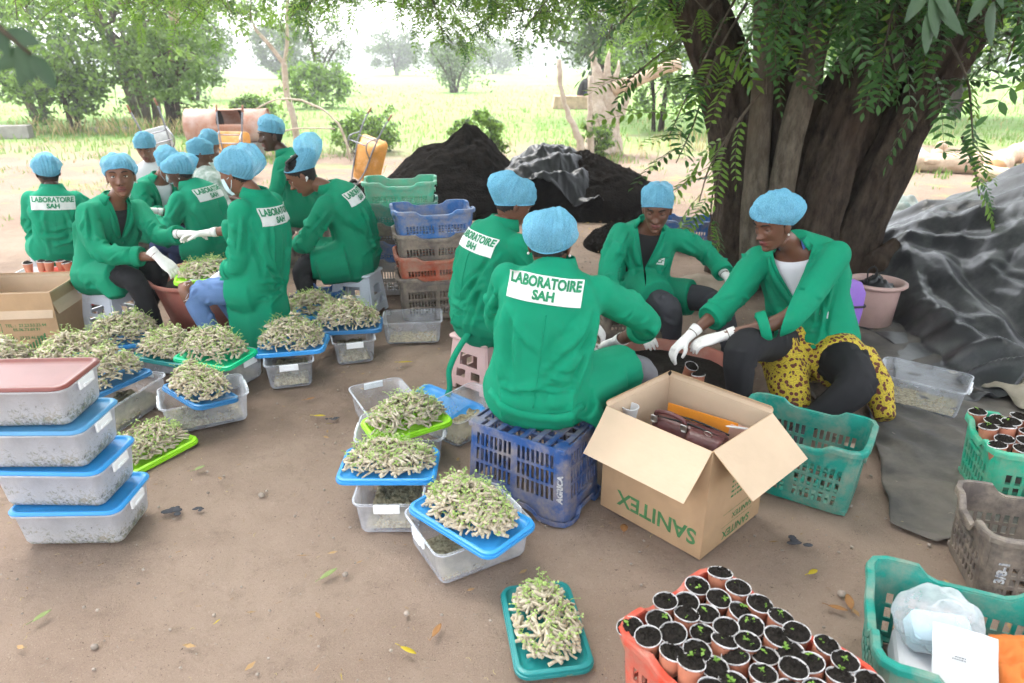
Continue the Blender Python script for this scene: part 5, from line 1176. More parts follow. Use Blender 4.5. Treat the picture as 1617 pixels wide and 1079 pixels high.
# ================================================================ HEAPS AND SHEETS
HEAPM = mat('compost_heap', (.0035, .003, .0027), 1., .03, col2=(.010, .008, .0065), vscale=14, bump=1., bscale=45, dirt=(.024, .017, .012, .7), dscale=5, dthr=.6)
def mound(label, loc, R, h, seed, m, prof=1.6, rough=.1, squash=1., cat='soil heap', name='soil_heap', yaw=0., k=60, n=130, fine=.03, shift=(0, 0)):
    P = []
    for j in range(k):
        u = j/(k-1); row = []
        for i in range(n):
            a = i*2*pi/n; x, y = u*cos(a), u*sin(a)
            nz_ = noise.fractal(Vector((x*1.6+seed, y*1.6, seed)), 1., 2., 4); rr = R*(1+.16*noise.noise(Vector((cos(a)*1.3, sin(a)*1.3, seed*2))))
            z = h*max(0, (1-u)**(1/prof))*(1+.0*nz_)+rough*h*nz_*(1-u**3)*1.2+fine*(noise.noise(Vector((x*14, y*14, seed)))+.6*noise.noise(Vector((x*31, y*31, seed))))*(1-u**4)
            row.append((rr*x+shift[0]*(1-u), rr*squash*y+shift[1]*(1-u), max(-.01, z)))
        P.append(row)
    o = MB().loft(P[::-1], cap=False).build(name, m, None, True, loc=loc, rot=(0, 0, yaw)); return tag(o, label, cat)
mound('tall black compost heap behind the crate stacks', (-.72, 9.1, -.01), 1.3, 1.0, 3, HEAPM, prof=1.15, rough=.15, squash=.8, shift=(.12, 0))
mound('lower shoulder of black compost beside the tall heap', (-1.75, 8.9, -.01), .8, .36, 4, HEAPM, prof=1.2, rough=.16, squash=.7)
mound('brown-black compost heap half under the crumpled black sheet', (.95, 8.75, -.01), 1.0, .72, 7, HEAPM, prof=1.9, rough=.10, squash=.8)
mound('small dark compost heap behind the woman in the black T-shirt', (1.12, 6.9, -.01), .42, .28, 9, HEAPM, prof=1.6, rough=.14)
# black plastic sheets
def sheet_mat(name, col, dust, spec=.5, rough=.38, dthr=.45):
    return mat(name, col, rough, spec, var=.25, vscale=2.5, bump=.35, bscale=9, dirt=(*dust, .75), dscale=2.2, dthr=dthr)
SHEET = sheet_mat('black_polythene', (.026, .027, .030), (.13, .13, .128), rough=.33, spec=.5, dthr=.46); SHEET2 = sheet_mat('black_polythene_crumpled', (.010, .0105, .012), (.03, .03, .032), rough=.40, spec=.3)
GSHEET = sheet_mat('ground_polythene', (.060, .056, .052), (.17, .148, .125), rough=.6, spec=.3, dthr=.40)
def ridge(x, y, z, s): return 1-abs(noise.noise(Vector((x*s, y*s, z))))*2.2
CRP = {}
def crumple(x, y, seed, s=1., n=8):
    """creased plastic: folded triangle waves, each kept to patches"""
    if (seed, s, n) not in CRP:
        r_ = rng(seed); CRP[seed, s, n] = [(cos(a), sin(a), s*r_.uniform(1.2, 4.2)*(1+.25*i), r_.uniform(0, 6)) for i, a in enumerate([r_.uniform(0, pi) for _ in range(n)])]
    h = 0.; nn = noise.noise; wx, wy = x+.12/s*nn(Vector((x*1.3*s, y*1.3*s, seed))), y+.12/s*nn(Vector((x*1.3*s, y*1.3*s, seed+9)))
    for i, (ca, sa, f, p) in enumerate(CRP[seed, s, n]):
        m_ = nn(Vector((x*s*.9+i*7, y*s*.9, seed*3+i)))+.12
        if m_ > 0: h += m_*(abs((((wx*ca+wy*sa)*f+p) % 1.)-.5)*2-.5)/(f**.8)
    return h
def drape(name, label, fn, nu, nv, m, cat='sheet', th=.004):
    P = np.zeros((nu, nv, 3))
    for i in range(nu):
        for j in range(nv): P[i, j] = fn(i/(nu-1), j/(nv-1))
    me = MB().grid(P).mesh(name, m); o = link(name, me); md = o.modifiers.new('s', 'SOLIDIFY'); md.thickness = th; md.offset = 1; return tag(o, label, cat)
def crumpled(u, v):
    x = lerp(-.15, 1.05, u); y = lerp(8.0, 9.3, v)
    base = .70*max(0, 1-((x-.42)/.82)**2)*max(0, 1-((y-8.75)/.95)**2)**.6
    cr = .06*ridge(x+.35*y, y*.5, 2, 2.6)+.42*crumple(x, y, 3, .6, 6)+.05*ridge(x*.7+y*.2, y, 5, 5)+.02*ridge(x, y, 9, 11)
    return (x+.05*noise.noise(Vector((x*4, y*4, 0))), y+.05*noise.noise(Vector((x*4, y*4, 7))), max(.01, base+cr*.9))
drape('crumpled_sheet', 'crumpled shiny black plastic sheet thrown over the compost heap', crumpled, 130, 120, SHEET2)
# big covered mound at the right edge, one sheet running down onto the ground
def big_h(x, y):
    d = x-2.42; h = .95*float(sst(-.05, 1.7, np.array(d)))*math.exp(-((y-5.3)/1.35)**2*(1 if y > 5.3 else .55))
    return h
def bigsheet(u, v):
    y = lerp(3.35, 7.2, v); x0 = 2.30+.30*noise.noise(Vector((y*1.3, 4, 0)))+.10*max(0, y-4.3); x = lerp(x0, 5.2, u)
    h = big_h(x, y); fl = .03*ridge(x*.6-y*.5, y*.4+x*.35, 3, 3.0)*(h+.25)+(.55*crumple(x*.8+.35*y, y*.5-.3*x, 5, .5, 7)+.34*crumple(x, y, 8, 1.1, 6)+.11*crumple(x, y, 15, 2.6, 5))*(.35+.65*float(sst(1.05, .5, np.array(h))))
    return (x, y+.04*noise.noise(Vector((x*3, y*3, 1))), max(.012, h+fl))
drape('covered_mound_sheet', 'big dusty black sheet pulled tight over a mound, grey with dust on top', bigsheet, 200, 190, SHEET)
def ground_sheet(u, v):
    # from the bucket down to the grey brown crate
    y = lerp(2.18, 4.6, v); xl = np.interp(y, [2.18, 2.3, 2.6, 3.1, 3.6, 4.2, 4.6], [1.62, 1.50, 1.62, 1.80, 2.02, 2.22, 2.3])+.02*noise.noise(Vector((y*6, 0, 0))); xr = np.interp(y, [2.18, 3.0, 4.6], [2.5, 3.4, 4.2])
    x = lerp(xl, xr, u); z = .008+.010*max(0, ridge(x*.8+y*.3, y*.5, 1, 3.2))+.10*max(-.05, crumple(x, y, 12, .9, 7))+.03*math.exp(-((x-xl-.04)/.05)**2)*max(0, noise.noise(Vector((y*3, 2, 0))))
    return (x, y, max(.006, z))
drape('ground_sheet', 'trodden black plastic sheet spread on the earth at the right', ground_sheet, 110, 140, GSHEET, th=.002)
SACK = mat('sack_beige', (.33, .29, .23), .8, .2, var=.12, vscale=5, bump=.5, bscale=30, dirt=(.2, .17, .13, .5), dscale=4)
def sackfn(u, v):
    x = lerp(2.62, 3.3, u); y = lerp(3.05, 3.75, v); e = (2*u-1)**2*.9+(2*v-1)**2; h = .17*max(0, 1-e)**.5+.03*ridge(x, y, 3, 5)+.012*ridge(x, y, 6, 14)
    return (x-.12*(v-.5), y, max(.015, h))
drape('woven_sack', 'beige woven sack lying behind the green crate of pots', sackfn, 50, 50, SACK, 'sack')
TARPG = mat('tarp_greygreen', (.16, .21, .20), .6, .3, var=.2, vscale=3, bump=.3, bscale=12, dirt=(.38, .35, .30, .8), dscale=2.5, dthr=.47)
def tarpg(u, v):
    x = lerp(3.05, 4.7, u); y = lerp(6.7, 7.6, v)+.35*u; h = .10+.22*sin(pi*v)*(.4+.6*u)+.05*ridge(x, y, 1, 3)+.6*crumple(x, y, 21, .9)
    return (x, y, max(.01, h*min(1, 4*u*(1.02-u)+.12)))
drape('grey_green_tarp', 'faded grey green tarpaulin lying behind the covered mound', tarpg, 60, 40, TARPG, 'tarpaulin')
TARPW = mat('tarp_grey', (.30, .32, .35), .6, .3, var=.2, vscale=3, bump=.3, bscale=12)
mound('grey plastic covered heap beyond the logs', (7.3, 14.2, -.01), .95, .75, 21, TARPW, prof=1.0, rough=.2, cat='covered heap', name='covered_heap')
# ================================================================ FAR THINGS ON THE YARD
WOOD = mat('dead_wood', (.40, .29, .205), .9, .15, col2=(.56, .44, .33), vscale=7, bump=.6, bscale=25); WOODE = mat('wood_cut_end', (.48, .27, .13), .85, .15, var=.2)
def log(label, a, b, r, seed, knots=0, name='log'):
    a, b = A3(a), A3(b); r_ = rng(seed); k = 12; pts = [lerp(a, b, i/(k-1))+np.array((r_.gauss(0, r*.18), r_.gauss(0, r*.18), r_.gauss(0, r*.10))) for i in range(k)]
    m = MB(); m.tube(pts, [r*r_.uniform(.86, 1.12) for _ in range(k)], 12); m.m[-1] = 1; m.m[-2] = 1
    for _ in range(knots):
        i = r_.randint(2, k-3); d = np.array((r_.gauss(0, 1), r_.gauss(0, 1), abs(r_.gauss(0, 1)))); d = unit(d); m.tube([pts[i], pts[i]+d*r*1.5, pts[i]+d*r*2.6], [r*.5, r*.4, r*.28], 8)
    o = m.build(name, [WOOD, WOODE]); return tag(o, label, 'log', 'felled logs')
log('long pale log lying nearest the tree trunk', (5.05, 12.6, .17), (8.1, 11.6, .13), .16, 1, 2)
log('weathered brown log crossing the pale one', (7.6, 11.3, .12), (9.3, 12.9, .32), .15, 2, 1)
log('short pale log at the front of the log pile', (7.3, 11.0, .12), (8.3, 9.3, .11), .13, 3)
log('thick log with an orange cut end in the log pile', (8.0, 11.1, .16), (9.2, 9.9, .14), .15, 4)
log('log at the far edge of the log pile', (8.6, 11.9, .16), (10.5, 11.4, .3), .17, 5, 1)
log('upright sawn stub standing on the log pile', (7.05, 12.0, .1), (7.25, 12.1, .42), .09, 6)
log('slender log lying behind the pile', (8.2, 12.8, .12), (11.5, 12.4, .25), .12, 7, 1)
log('thin pole resting on the pile', (8.0, 10.4, .12), (10.5, 11.0, .30), .07, 8)
# broken tree stump with a sawn limb
def tube_to(m, pts, rad, n=12, mi=0, wob=.0, seed=0):
    p = bend_poly([A3(q) for q in pts]); k = len(p); rr = np.interp(np.linspace(0, 1, k), np.linspace(0, 1, len(rad)), rad); r_ = rng(seed)
    if wob: p = p+np.array([[r_.gauss(0, wob) for _ in range(3)] for _ in range(k)]); rr = rr*np.array([r_.uniform(.9, 1.1) for _ in range(k)])
    m.tube(p, rr, n, mi); return m
BARKP = mat('bark_pale', (.36, .285, .22), .9, .15, col2=(.52, .44, .36), vscale=8, bump=.8, bscale=18)
t = empty('broken_tree', (1.80, 14.3, 0)); t.scale = (.85, .85, .85); tag(t, 'broken grey tree stump with one sawn limb reaching right', 'tree')
m = MB(); tube_to(m, [(-.1, 0, -.05), (-.12, 0, .6), (-.15, 0, 1.25), (-.25, 0, 1.95), (-.33, 0, 2.25)], [.34, .24, .19, .10, .015], 14, 0, .03, 1); tube_to(m, [(.1, .05, -.05), (.1, .05, .8), (.05, .05, 1.5), (.03, 0, 2.3)], [.30, .20, .15, .02], 14, 0, .03, 2); tube_to(m, [(.28, .1, -.05), (.22, .1, .6), (.2, .1, 1.4), (.27, .05, 2.05)], [.22, .15, .11, .015], 12, 0, .025, 3); m.build('trunk', BARKP, t)
m = MB(); tube_to(m, [(.15, .05, 1.45), (.45, 0, 1.55), (1.0, -.05, 1.78), (1.62, -.1, 1.98)], [.18, .15, .13, .12], 12, 0, .01, 4); m.build('sawn_limb', WOOD, t)
m = MB(); tube_to(m, [(.3, .1, .7), (.48, .1, 1.1), (.56, .1, 1.4)], [.11, .09, .07], 10, 0, .01, 5); m.build('dead_branch', BARKP, t)
t = empty('dead_sapling', (1.2, 13.2, 0)); tag(t, 'thin forked dead stem in front of the broken stump', 'dead tree')
m = MB(); tube_to(m, [(.15, 0, 0), (.0, 0, .5), (-.22, 0, .9), (-.34, 0, 1.35), (-.38, 0, 1.75)], [.09, .07, .05, .045, .05], 9, 0, .01, 6); tube_to(m, [(-.2, 0, .85), (-.25, .02, 1.05)], [.04, .02], 7); m.build('stem', BARKP, t)
t = empty('dead_post', (1.42, 13.3, 0)); tag(t, 'upright grey dead stick between the fork and the stump', 'dead tree')
m = MB(); tube_to(m, [(0.05, 0, 0), (.0, 0, .7), (-.02, 0, 1.5)], [.075, .055, .045], 9, 0, .008, 7); m.build('stem', BARKP, t)
# rusty drum
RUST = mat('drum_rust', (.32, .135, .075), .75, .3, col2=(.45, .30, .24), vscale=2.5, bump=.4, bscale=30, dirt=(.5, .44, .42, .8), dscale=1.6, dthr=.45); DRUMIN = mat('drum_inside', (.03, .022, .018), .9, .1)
t = empty('oil_drum', (-5.45, 14.0, .0)); tag(t, 'rusty cut-open drum lying on its side beyond the wheelbarrows', 'drum')
def drum():
    n, k = 40, 16; Ln, R, zc = 1.5, .31, .58; V_, F_ = [], []
    for j in range(k):
        for i in range(n):
            a = i*2*pi/n; rr = R*(1.03 if j in (0, 5, 10, 15) else 1); V_.append((lerp(-Ln/2, Ln/2, j/(k-1)), rr*cos(a), zc+rr*sin(a)))
    for j in range(k-1):
        for i in range(n):
            a = (i+.5)*360/n
            if 6 <= j <= 10 and 112 < a < 172: continue
            F_.append((j*n+i, j*n+(i+1) % n, (j+1)*n+(i+1) % n, (j+1)*n+i))
    me = MB().add(V_, F_).mesh('shell', RUST); solidify(me, .012); link('shell', me, t, rot=(0, 0, D(6)))
    lin = MB(); lin.lathe([(R*.965, -Ln/2+.02), (R*.965, Ln/2-.04)], n, (0, 0, zc), 0, False, np.array([[0, 0, 1], [0, 1, 0], [-1, 0, 0]])); lv = np.concatenate(lin.v); lin2 = MB(); lin2.add(lv, [fc for fc in lin.f if not (lv[fc][:, 1].mean() < -.05 and lv[fc][:, 2].mean() > zc)]); lin2.build('shade_liner', DRUMIN, t, rot=(0, 0, D(6)))  # added dark liner: shade inside the drum put into its colour
    q = MB(); q.lathe([(.001, 0), (R*.99, 0)], n, (Ln/2-.03, 0, zc), 0, False, np.array([[0, 0, 1], [0, 1, 0], [-1, 0, 0]])); q.build('end_plate', RUST, t, rot=(0, 0, D(6)))
    for sx in (-.45, .45): MB().box((sx, 0, .14), (.22, .5, .28)).build('support_block', mat('block_grey', (.3, .28, .26), .95, .1, bump=.5), t, False, bevel=.01)
drum()
# wheelbarrows
WBY = mat('wheelbarrow_yellow', (.60, .27, .055), .5, .35, var=.15, dirt=(.58, .43, .32, .85), dscale=3, dthr=.5); STEEL = mat('tube_steel', (.20, .20, .22), .4, .5, metal=.7, var=.15); TYRE = mat('tyre_black', (.02, .02, .02), .85, .2); GALV = mat('galvanised', (.42, .43, .42), .5, .4, metal=.3, var=.12); GRIP = mat('grip_brown', (.22, .09, .05), .6, .3)
def wheelbarrow(label, loc, rot, tray_m):
    """local: wheel towards +y, tray up +z, handles towards -y"""
    t = empty('wheelbarrow', loc, rot=rot); t.scale = (.7, .7, .7); tag(t, label, 'wheelbarrow', 'wheelbarrows')
    rr = []
    for z, f, bk, w in ((.30, .20, -.22, .17), (.34, .28, -.30, .22), (.58, .46, -.44, .32), (.60, .49, -.47, .345), (.585, .495, -.475, .35), (.575, .475, -.455, .335), (.36, .26, -.27, .20), (.325, .18, -.2, .15)):
        p = rrect(f-bk, 2*w, .09); rr.append(np.c_[p[:, 1], p[:, 0]+(f+bk)/2, np.full(24, z)])
    q = MB(); q.loft(rr); q.build('tray', tray_m, t)
    for sx in (-1, 1):
        q = MB(); tube_to(q, [(sx*.04, .62, .19), (sx*.16, .25, .28), (sx*.22, -.3, .30), (sx*.26, -.75, .42), (sx*.27, -1.0, .56)], [.017]*5, 8); q.build('handle', STEEL, t)
        q = MB(); tube_to(q, [(sx*.27, -.9, .505), (sx*.272, -1.04, .585)], [.021, .021], 8); q.build('grip', GRIP, t)
        q = MB(); tube_to(q, [(sx*.20, -.05, .29), (sx*.24, -.25, .02), (sx*.24, -.42, .02), (sx*.24, -.52, .36)], [.014]*4, 8); q.build('leg', STEEL, t)
    q = MB(); tube_to(q, [(-.24, -.33, .03), (.24, -.33, .03)], [.012, .012], 8); tube_to(q, [(-.23, -.45, .33), (.23, -.45, .33)], [.012, .012], 8); q.build('cross_brace', STEEL, t)
    w = empty('wheel', (0, .62, .19)); w.parent = t
    q = MB(); a = np.arange(28)*2*pi/28; b_ = np.arange(10)*2*pi/10; rings = []
    for x in a: rings.append(np.array([(.035*cos(y), cos(x)*(.15+.04*sin(y)), sin(x)*(.15+.04*sin(y))) for y in b_]))
    q.loft(rings+[rings[0]], cap=False); q.build('tyre', TYRE, w); MB().lathe([(.001, -.03), (.12, -.025), (.12, .025), (.001, .03)], 20, M=np.array([[0, 0, 1], [0, 1, 0], [-1, 0, 0]])).build('rim', GALV, w)
    return t
wheelbarrow('yellow wheelbarrow tipped up on its nose beside the compost heap', (-2.30, 10.35, .42), (D(-100), D(14), D(-28)), WBY)
wheelbarrow('yellow wheelbarrow tipped up in front of the drum, seen from below', (-4.30, 10.9, .34), (D(-84), D(2), D(8)), WBY)
wheelbarrow('galvanised wheelbarrow standing on end at the far left of the barrows', (-5.0, 10.4, .42), (D(-80), D(-12), D(40)), GALV)
# hoop of bent branch
t = MB(); tube_to(t, [(-4.6, 13.2, .95), (-4.2, 13.2, 1.12), (-3.75, 13.15, 1.10), (-3.35, 13.1, .92), (-3.05, 13.1, .62), (-2.95, 13.1, .02)], [.012, .016, .018, .02, .022, .025], 7, 0, .006, 3); tube_to(t, [(-4.5, 13.15, .45), (-3.9, 13.1, .62), (-3.2, 13.1, .60)], [.012, .016, .014], 7); tag(t.build('bent_branch', BARKP), 'thin bent branch arching over the grass behind the workers', 'branch')
def block(label, loc, yaw, d=(.42, .2, .18)):
    o = MB().box((0, 0, d[2]/2), d).build('concrete_block', mat('block_grey', (.3, .28, .26), .95, .1, bump=.5), None, False, loc=loc, rot=(0, 0, yaw), bevel=.012); tag(o, label, 'block')
block('pale concrete block lying on the bare ground at the far left', (-12.2, 17.6, 0), .3, (.9, .4, .3)); block('flat stone slab behind the pale concrete block', (-10.6, 19.3, 0), -.2, (1.1, .5, .12))
# person far away
BRICKM = mat('mud_bricks', (.48, .33, .25), .95, .1, var=.2, bump=.5, bscale=12)
o = MB().box((0, 0, .25), (2.6, 1., .5), taper=.94).build('mud_brick_pile', BRICKM, None, False, loc=(2.9, 29.5, 0), bevel=.03); tag(o, 'low pile of pale mud bricks in the field left of the stump', 'brick pile')
person('tiny dark-clothed figure sitting on the brick pile in the field', (2.75, 29.5, .58), (2.95, 29.5, 1.10), 75, (80, -20), (3.10, 29.45, 1.28), skin=2, coat=TEE, coat_name='dark_shirt', sleeve=(.8, .8), skirt=0, back_label=False, collar=False, seed=31, low=True, gloves=(False, False), cap=dict(dome=(0, -.0, .04), rad=(.07, .09, .07)), trousers=NAVYT, cap_col=DARK, shoes=False)

# ================================================================ SMALL THINGS
LEATHER = mat('leather_maroon', (.105, .032, .032), .38, .5, var=.2, vscale=12, bump=.25, bscale=60); BLK = mat('black_trim', (.012, .012, .013), .5, .4); CHROME = mat('buckle_steel', (.55, .53, .5), .3, .5, metal=.9); ORNG = mat('folder_orange', (.78, .28, .03), .6, .3, var=.05); PAPER = mat('paper_white', (.62, .62, .63), .8, .2, var=.02); BLUEP = mat('pen_blue', (.03, .10, .55), .35, .5, var=.05)
t = empty('handbag', (.705, 2.43, .012), D(-40)); tag(t, 'maroon leather handbag standing in the SANITEX carton', 'handbag')
def rbox(L, W, r, z, ox=0, oy=0): return np.c_[rrect(L, W, r)+np.array((ox, oy)), np.full(24, z)]
b = MB(); b.loft([rbox(.31, .11, .03, .0), rbox(.32, .125, .04, .04), rbox(.325, .12, .045, .22), rbox(.32, .10, .045, .32), rbox(.31, .08, .038, .352), rbox(.28, .05, .024, .366)]); b.build('bag_body', LEATHER, t)
b = MB(); tube_to(b, [(-.15, .02, .362), (.0, .028, .374), (.15, .02, .362)], [.004]*3, 6); tube_to(b, [(-.15, -.02, .362), (.0, -.012, .374), (.15, -.02, .362)], [.004]*3, 6); b.build('zip_edges', BLK, t)
b = MB(); b.loft([rbox(.13, .004, .0019, .372, .09, -.035), rbox(.135, .03, .012, .375, .09, -.045), rbox(.135, .045, .012, .36, .09, -.07), rbox(.13, .03, .012, .30, .09, -.076), rbox(.12, .012, .005, .27, .09, -.072)]); b.build('bag_flap', LEATHER, t)
b = MB(); tube_to(b, [(-.14, -.035, .35), (-.13, -.045, .40), (-.07, -.05, .412), (-.01, -.045, .40), (.0, -.035, .355)], [.008, .009, .009, .009, .008], 8); b.build('bag_handle', LEATHER, t)
for x in (-.135, -.005):
    b = MB(); b.box((x, -.045, .365), (.022, .008, .03)); tube_to(b, [(x-.012, -.052, .38), (x+.012, -.052, .38), (x+.012, -.052, .352), (x-.012, -.052, .352), (x-.012, -.052, .38)], [.0022]*5, 6); b.build('buckle', CHROME, t, False)
b = MB(); a_ = np.linspace(0, 2*pi, 17); b.tube(np.c_[.10+.016*np.cos(a_), np.full(17, -.062)-.006*np.sin(a_), .385+.012*np.sin(a_)], .0016, 6); b.build('key_ring', CHROME, t)
o = MB().box((0, 0, .17), (.30, .004, .34)).build('folder', ORNG, None, False, loc=(.76, 2.505, .04), rot=(D(-4), 0, D(-38))); tag(o, 'orange folder standing behind the handbag in the carton', 'folder')
t = empty('ballpoint_pen', (.895, 2.37, .392), rot=(0, D(84), D(-28))); tag(t, 'blue-capped pen lying on the handbag', 'pen'); MB().lathe([(.001, -.07), (.004, -.06), (.0045, .02), (.001, .021)], 10).build('barrel', PAPER, t); MB().lathe([(.001, .02), (.0055, .021), (.0052, .065), (.001, .068)], 10).build('cap', BLUEP, t)
o = MB().box((0, 0, .17), (.07, .03, .34)).build('carton_item', mat('packet_pink', (.55, .33, .26), .7, .3), None, False, loc=(.87, 2.45, .03), rot=(0, D(6), D(-30)), bevel=.004); tag(o, 'tan packet at the back corner of the carton', 'packet')
o = MB().box((0, 0, .17), (.09, .002, .36)).build('card', PAPER, None, False, loc=(.93, 2.40, .02), rot=(0, D(8), D(-60))); tag(o, 'white card at the right side inside the carton', 'card')
t = empty('paper_cup', (.475, 2.50, .34)); tag(t, 'white cup beside the handle of the handbag in the carton', 'cup'); MB().lathe([(.022, -.0), (.033, .075), (.036, .078), (.036, .082), (.031, .082), (.022, .01), (.001, .01)], 24).build('cup_wall', PAPER, t); MB().lathe([(.001, 0), (.022, 0)], 24).build('cup_base', PAPER, t)
MB().lathe([(.001, -.30), (.03, -.30), (.03, -.004), (.001, -.003)], 16).build('cup_stack', PAPER, t)
# in the teal crate: masks in a bag, papers, cloth
POLY = clear_plastic('poly_bag', (.85, .88, .92), .80, .15)
t = empty('mask_pack', (1.235, 1.56, .15), rot=(D(18), D(-4), D(-16))); tag(t, 'clear bag of pale blue face masks in the teal crate', 'mask pack')
b = MB()
for i in range(5): b.loft([rbox(.165-.004*i, .10-.002*i, .018, .012*i), rbox(.17-.004*i, .105-.002*i, .02, .012*i+.005), rbox(.165-.004*i, .10-.002*i, .018, .012*i+.011)])
b.build('masks', MASKM, t)
b = MB(); tube_to(b, [(.08, .04, .055), (.06, .075, .075), (.01, .078, .082), (-.02, .05, .066)], [.002]*4, 6); b.build('ear_loop', PAPER, t)
def bagfn(i, j, n=30, k=16):
    a = 2*pi*i/(n-1); u = j/(k-1); q = sin(pi*u)**.55; x = q*(.12+.015*noise.noise(Vector((cos(a)*2, sin(a)*2, u*3))))*cos(a); z = .035+q*(.062+.02*noise.noise(Vector((cos(a)*3, sin(a)*3, u*6+4))))*sin(a); y = lerp(-.085, .15, u)
    w = .012*noise.noise(Vector((x*30, y*30, z*30))); return (x+w, y+w, max(-.012, z+w))
P = np.array([[bagfn(i, j) for j in range(16)] for i in range(30)]); MB().grid(P).build('poly_bag', POLY, t)
def paperfn(u, v): return ((u-.5)*.25, (v-.5)*.22, .012*sin(u*3.2)+.02*(v-.4)**2+.006*noise.noise(Vector((u*3, v*3, 0))))
t = empty('paper_sheet', (1.225, 1.43, .20), rot=(D(34), D(4), D(-20))); t.scale = (.64, .72, .72); tag(t, 'folded white sheet of paper leaning in the teal crate', 'paper')
MB().grid(np.array([[paperfn(i/15, j/11) for j in range(12)] for i in range(16)])).build('sheet', PAPER, t)
v, f = small_print(9, 2, .12); MB().add(np.c_[-v[:, 0]*.45-.03, -v[:, 1]*.4+.0, v[:, 2]+.020], f).build('printed_lines', mat('ink_grey', (.08, .08, .10), .8, .1), t, False)
CLOTH_O = cloth('cloth_orange', (.70, .20, .05), var=.1)
def cl(u, v): x = lerp(1.31, 1.50, u); y = lerp(1.30, 1.54, v); return (x, y, .16+.035*ridge(x+y*.4, y, 1, 9)+.015*ridge(x, y, 4, 22)-.10*max(0, abs(2*u-1)-.75)-.1*max(0, abs(2*v-1)-.75))
drape('orange_cloth', 'crumpled orange cloth in the teal crate', cl, 40, 40, CLOTH_O, 'cloth')
def cl2(u, v): x = lerp(1.43, 1.58, u); y = lerp(1.20, 1.40, v); return (x, y, .17+.03*ridge(x+y*.4, y, 7, 8)+.01*ridge(x, y, 4, 25)-.08*max(0, abs(2*u-1)-.7))
drape('blue_mask_pack', 'light blue packet beside the orange cloth in the teal crate', cl2, 30, 30, mat('packet_blue', (.10, .42, .80), .5, .35, var=.1), 'packet', .003)
for i, (x, y, z) in enumerate(((1.235, 1.52, .06), (1.355, 1.42, .06), (1.455, 1.30, .06))): o = MB().box((0, 0, 0), (.24, .2, .11)).build('folded_gowns', (WHITE, CLOTH_O, MASKM)[i], None, False, loc=(x, y, z), rot=(0, 0, D(-23+4*i)), bevel=.02); tag(o, ('folded white cloth at the bottom of the teal crate', 'folded orange cloth under the crumpled one', 'folded pale blue cloth at the bottom of the teal crate')[i], 'cloth')
# bucket contents, bottle, purple bag
BLKP = sheet_mat('black_bag', (.012, .012, .014), (.02, .02, .02), rough=.3)
b = MB(); P = []
for j in range(14):
    u = j/13; P.append([(.135*u*cos(a)*(1+.1*noise.noise(Vector((cos(a)*3, sin(a)*3, u*4)))), .135*u*sin(a), .275+.09*(1-u)**1.2+.03*noise.noise(Vector((u*cos(a)*7, u*sin(a)*7, 2)))) for a in np.arange(30)*2*pi/30])
b.loft(P[::-1], cap=False); b.sphere((0, 0, .2), (.12, .12, .08)); o = b.build('black_bag', BLKP, loc=(2.49, 4.58, .0)); tag(o, 'black plastic bag stuffed in the pink bucket', 'bag')
b = MB(); tube_to(b, [(-.04, 0, .33), (-.05, 0, .40), (-.01, 0, .43), (.02, 0, .39), (-.01, 0, .34)], [.005]*5, 6); b.v = [q for q in b.v]; o = b.build('scissors', BLK, loc=(2.46, 4.56, .0)); tag(o, 'black-handled scissors sticking out of the pink bucket', 'scissors')
t = empty('water_bottle', (2.40, 4.78, .02), rot=(D(8), D(-10), 0)); tag(t, 'clear water bottle with blue cap beside the pink bucket', 'bottle'); MB().lathe([(.001, 0), (.032, .002), (.034, .02), (.033, .33), (.030, .36), (.014, .40), (.013, .42)], 20).build('bottle_body', clear_plastic('bottle_clear', (.75, .85, .95), .7, .1), t); MB().lathe([(.001, .445), (.017, .444), (.018, .418), (.013, .416)], 16).build('bottle_cap', mat('cap_blue', (.08, .32, .72), .4, .4), t)
PURP = cloth('bag_purple', (.25, .13, .48), var=.1, rough=.6); t = empty('shoulder_bag', (2.02, 4.08, .02), rot=(0, D(8), D(30))); tag(t, 'purple bag with black zip behind the woman in the yellow wrap', 'bag')
b = MB(); b.loft([rbox(.22, .12, .04, .0), rbox(.26, .16, .06, .05), rbox(.27, .17, .07, .25), rbox(.25, .15, .06, .38), rbox(.18, .09, .04, .44), rbox(.06, .03, .014, .455)]); b.build('bag_body', PURP, t); b = MB(); b.tube(np.c_[rrect(.278, .178, .07), np.full(24, .30)][list(range(24))+[0]], .007, 6); b.build('zip', BLK, t); b = MB(); tube_to(b, [(.13, 0, .30), (.145, 0, .15), (.13, 0, .02)], [.008]*3, 6); b.build('strap', BLK, t)
# seats that the photo shows only as dark shapes under the sitters
crate('low dark crate under the woman in the black T-shirt', (.80, 4.36, 0), D(4), CR['grey'], L=.46, W=.30, H=.22, flip=True, simple=True)
crate('low dark crate under the woman in the yellow wrap', (1.68, 3.56, 0), D(-40), CR['grey'], L=.36, W=.28, H=.16, flip=True, simple=True, rows=1)
for i, (x, y, h, a, lb) in enumerate(((-2.38, 5.44, .26, 10, 'low grey crate under the worker in the second row'), (-3.15, 6.05, .27, 30, 'low grey crate under the masked worker in the far circle'), (-3.45, 6.85, .24, 0, 'low grey crate under the girl in the white T-shirt'), (-2.80, 6.64, .24, 20, 'low grey crate under the worker in the printed shirt'), (-2.95, 7.2, .26, 5, 'low grey crate under the farthest worker'), (-1.84, 6.22, .36, 12, 'grey crate under the worker with the tall cap'))):
    crate(lb, (x, y, 0), D(a), CR['grey'], L=.40, W=.30, H=h, flip=True, simple=True, rows=2, nslot=(9, 6))
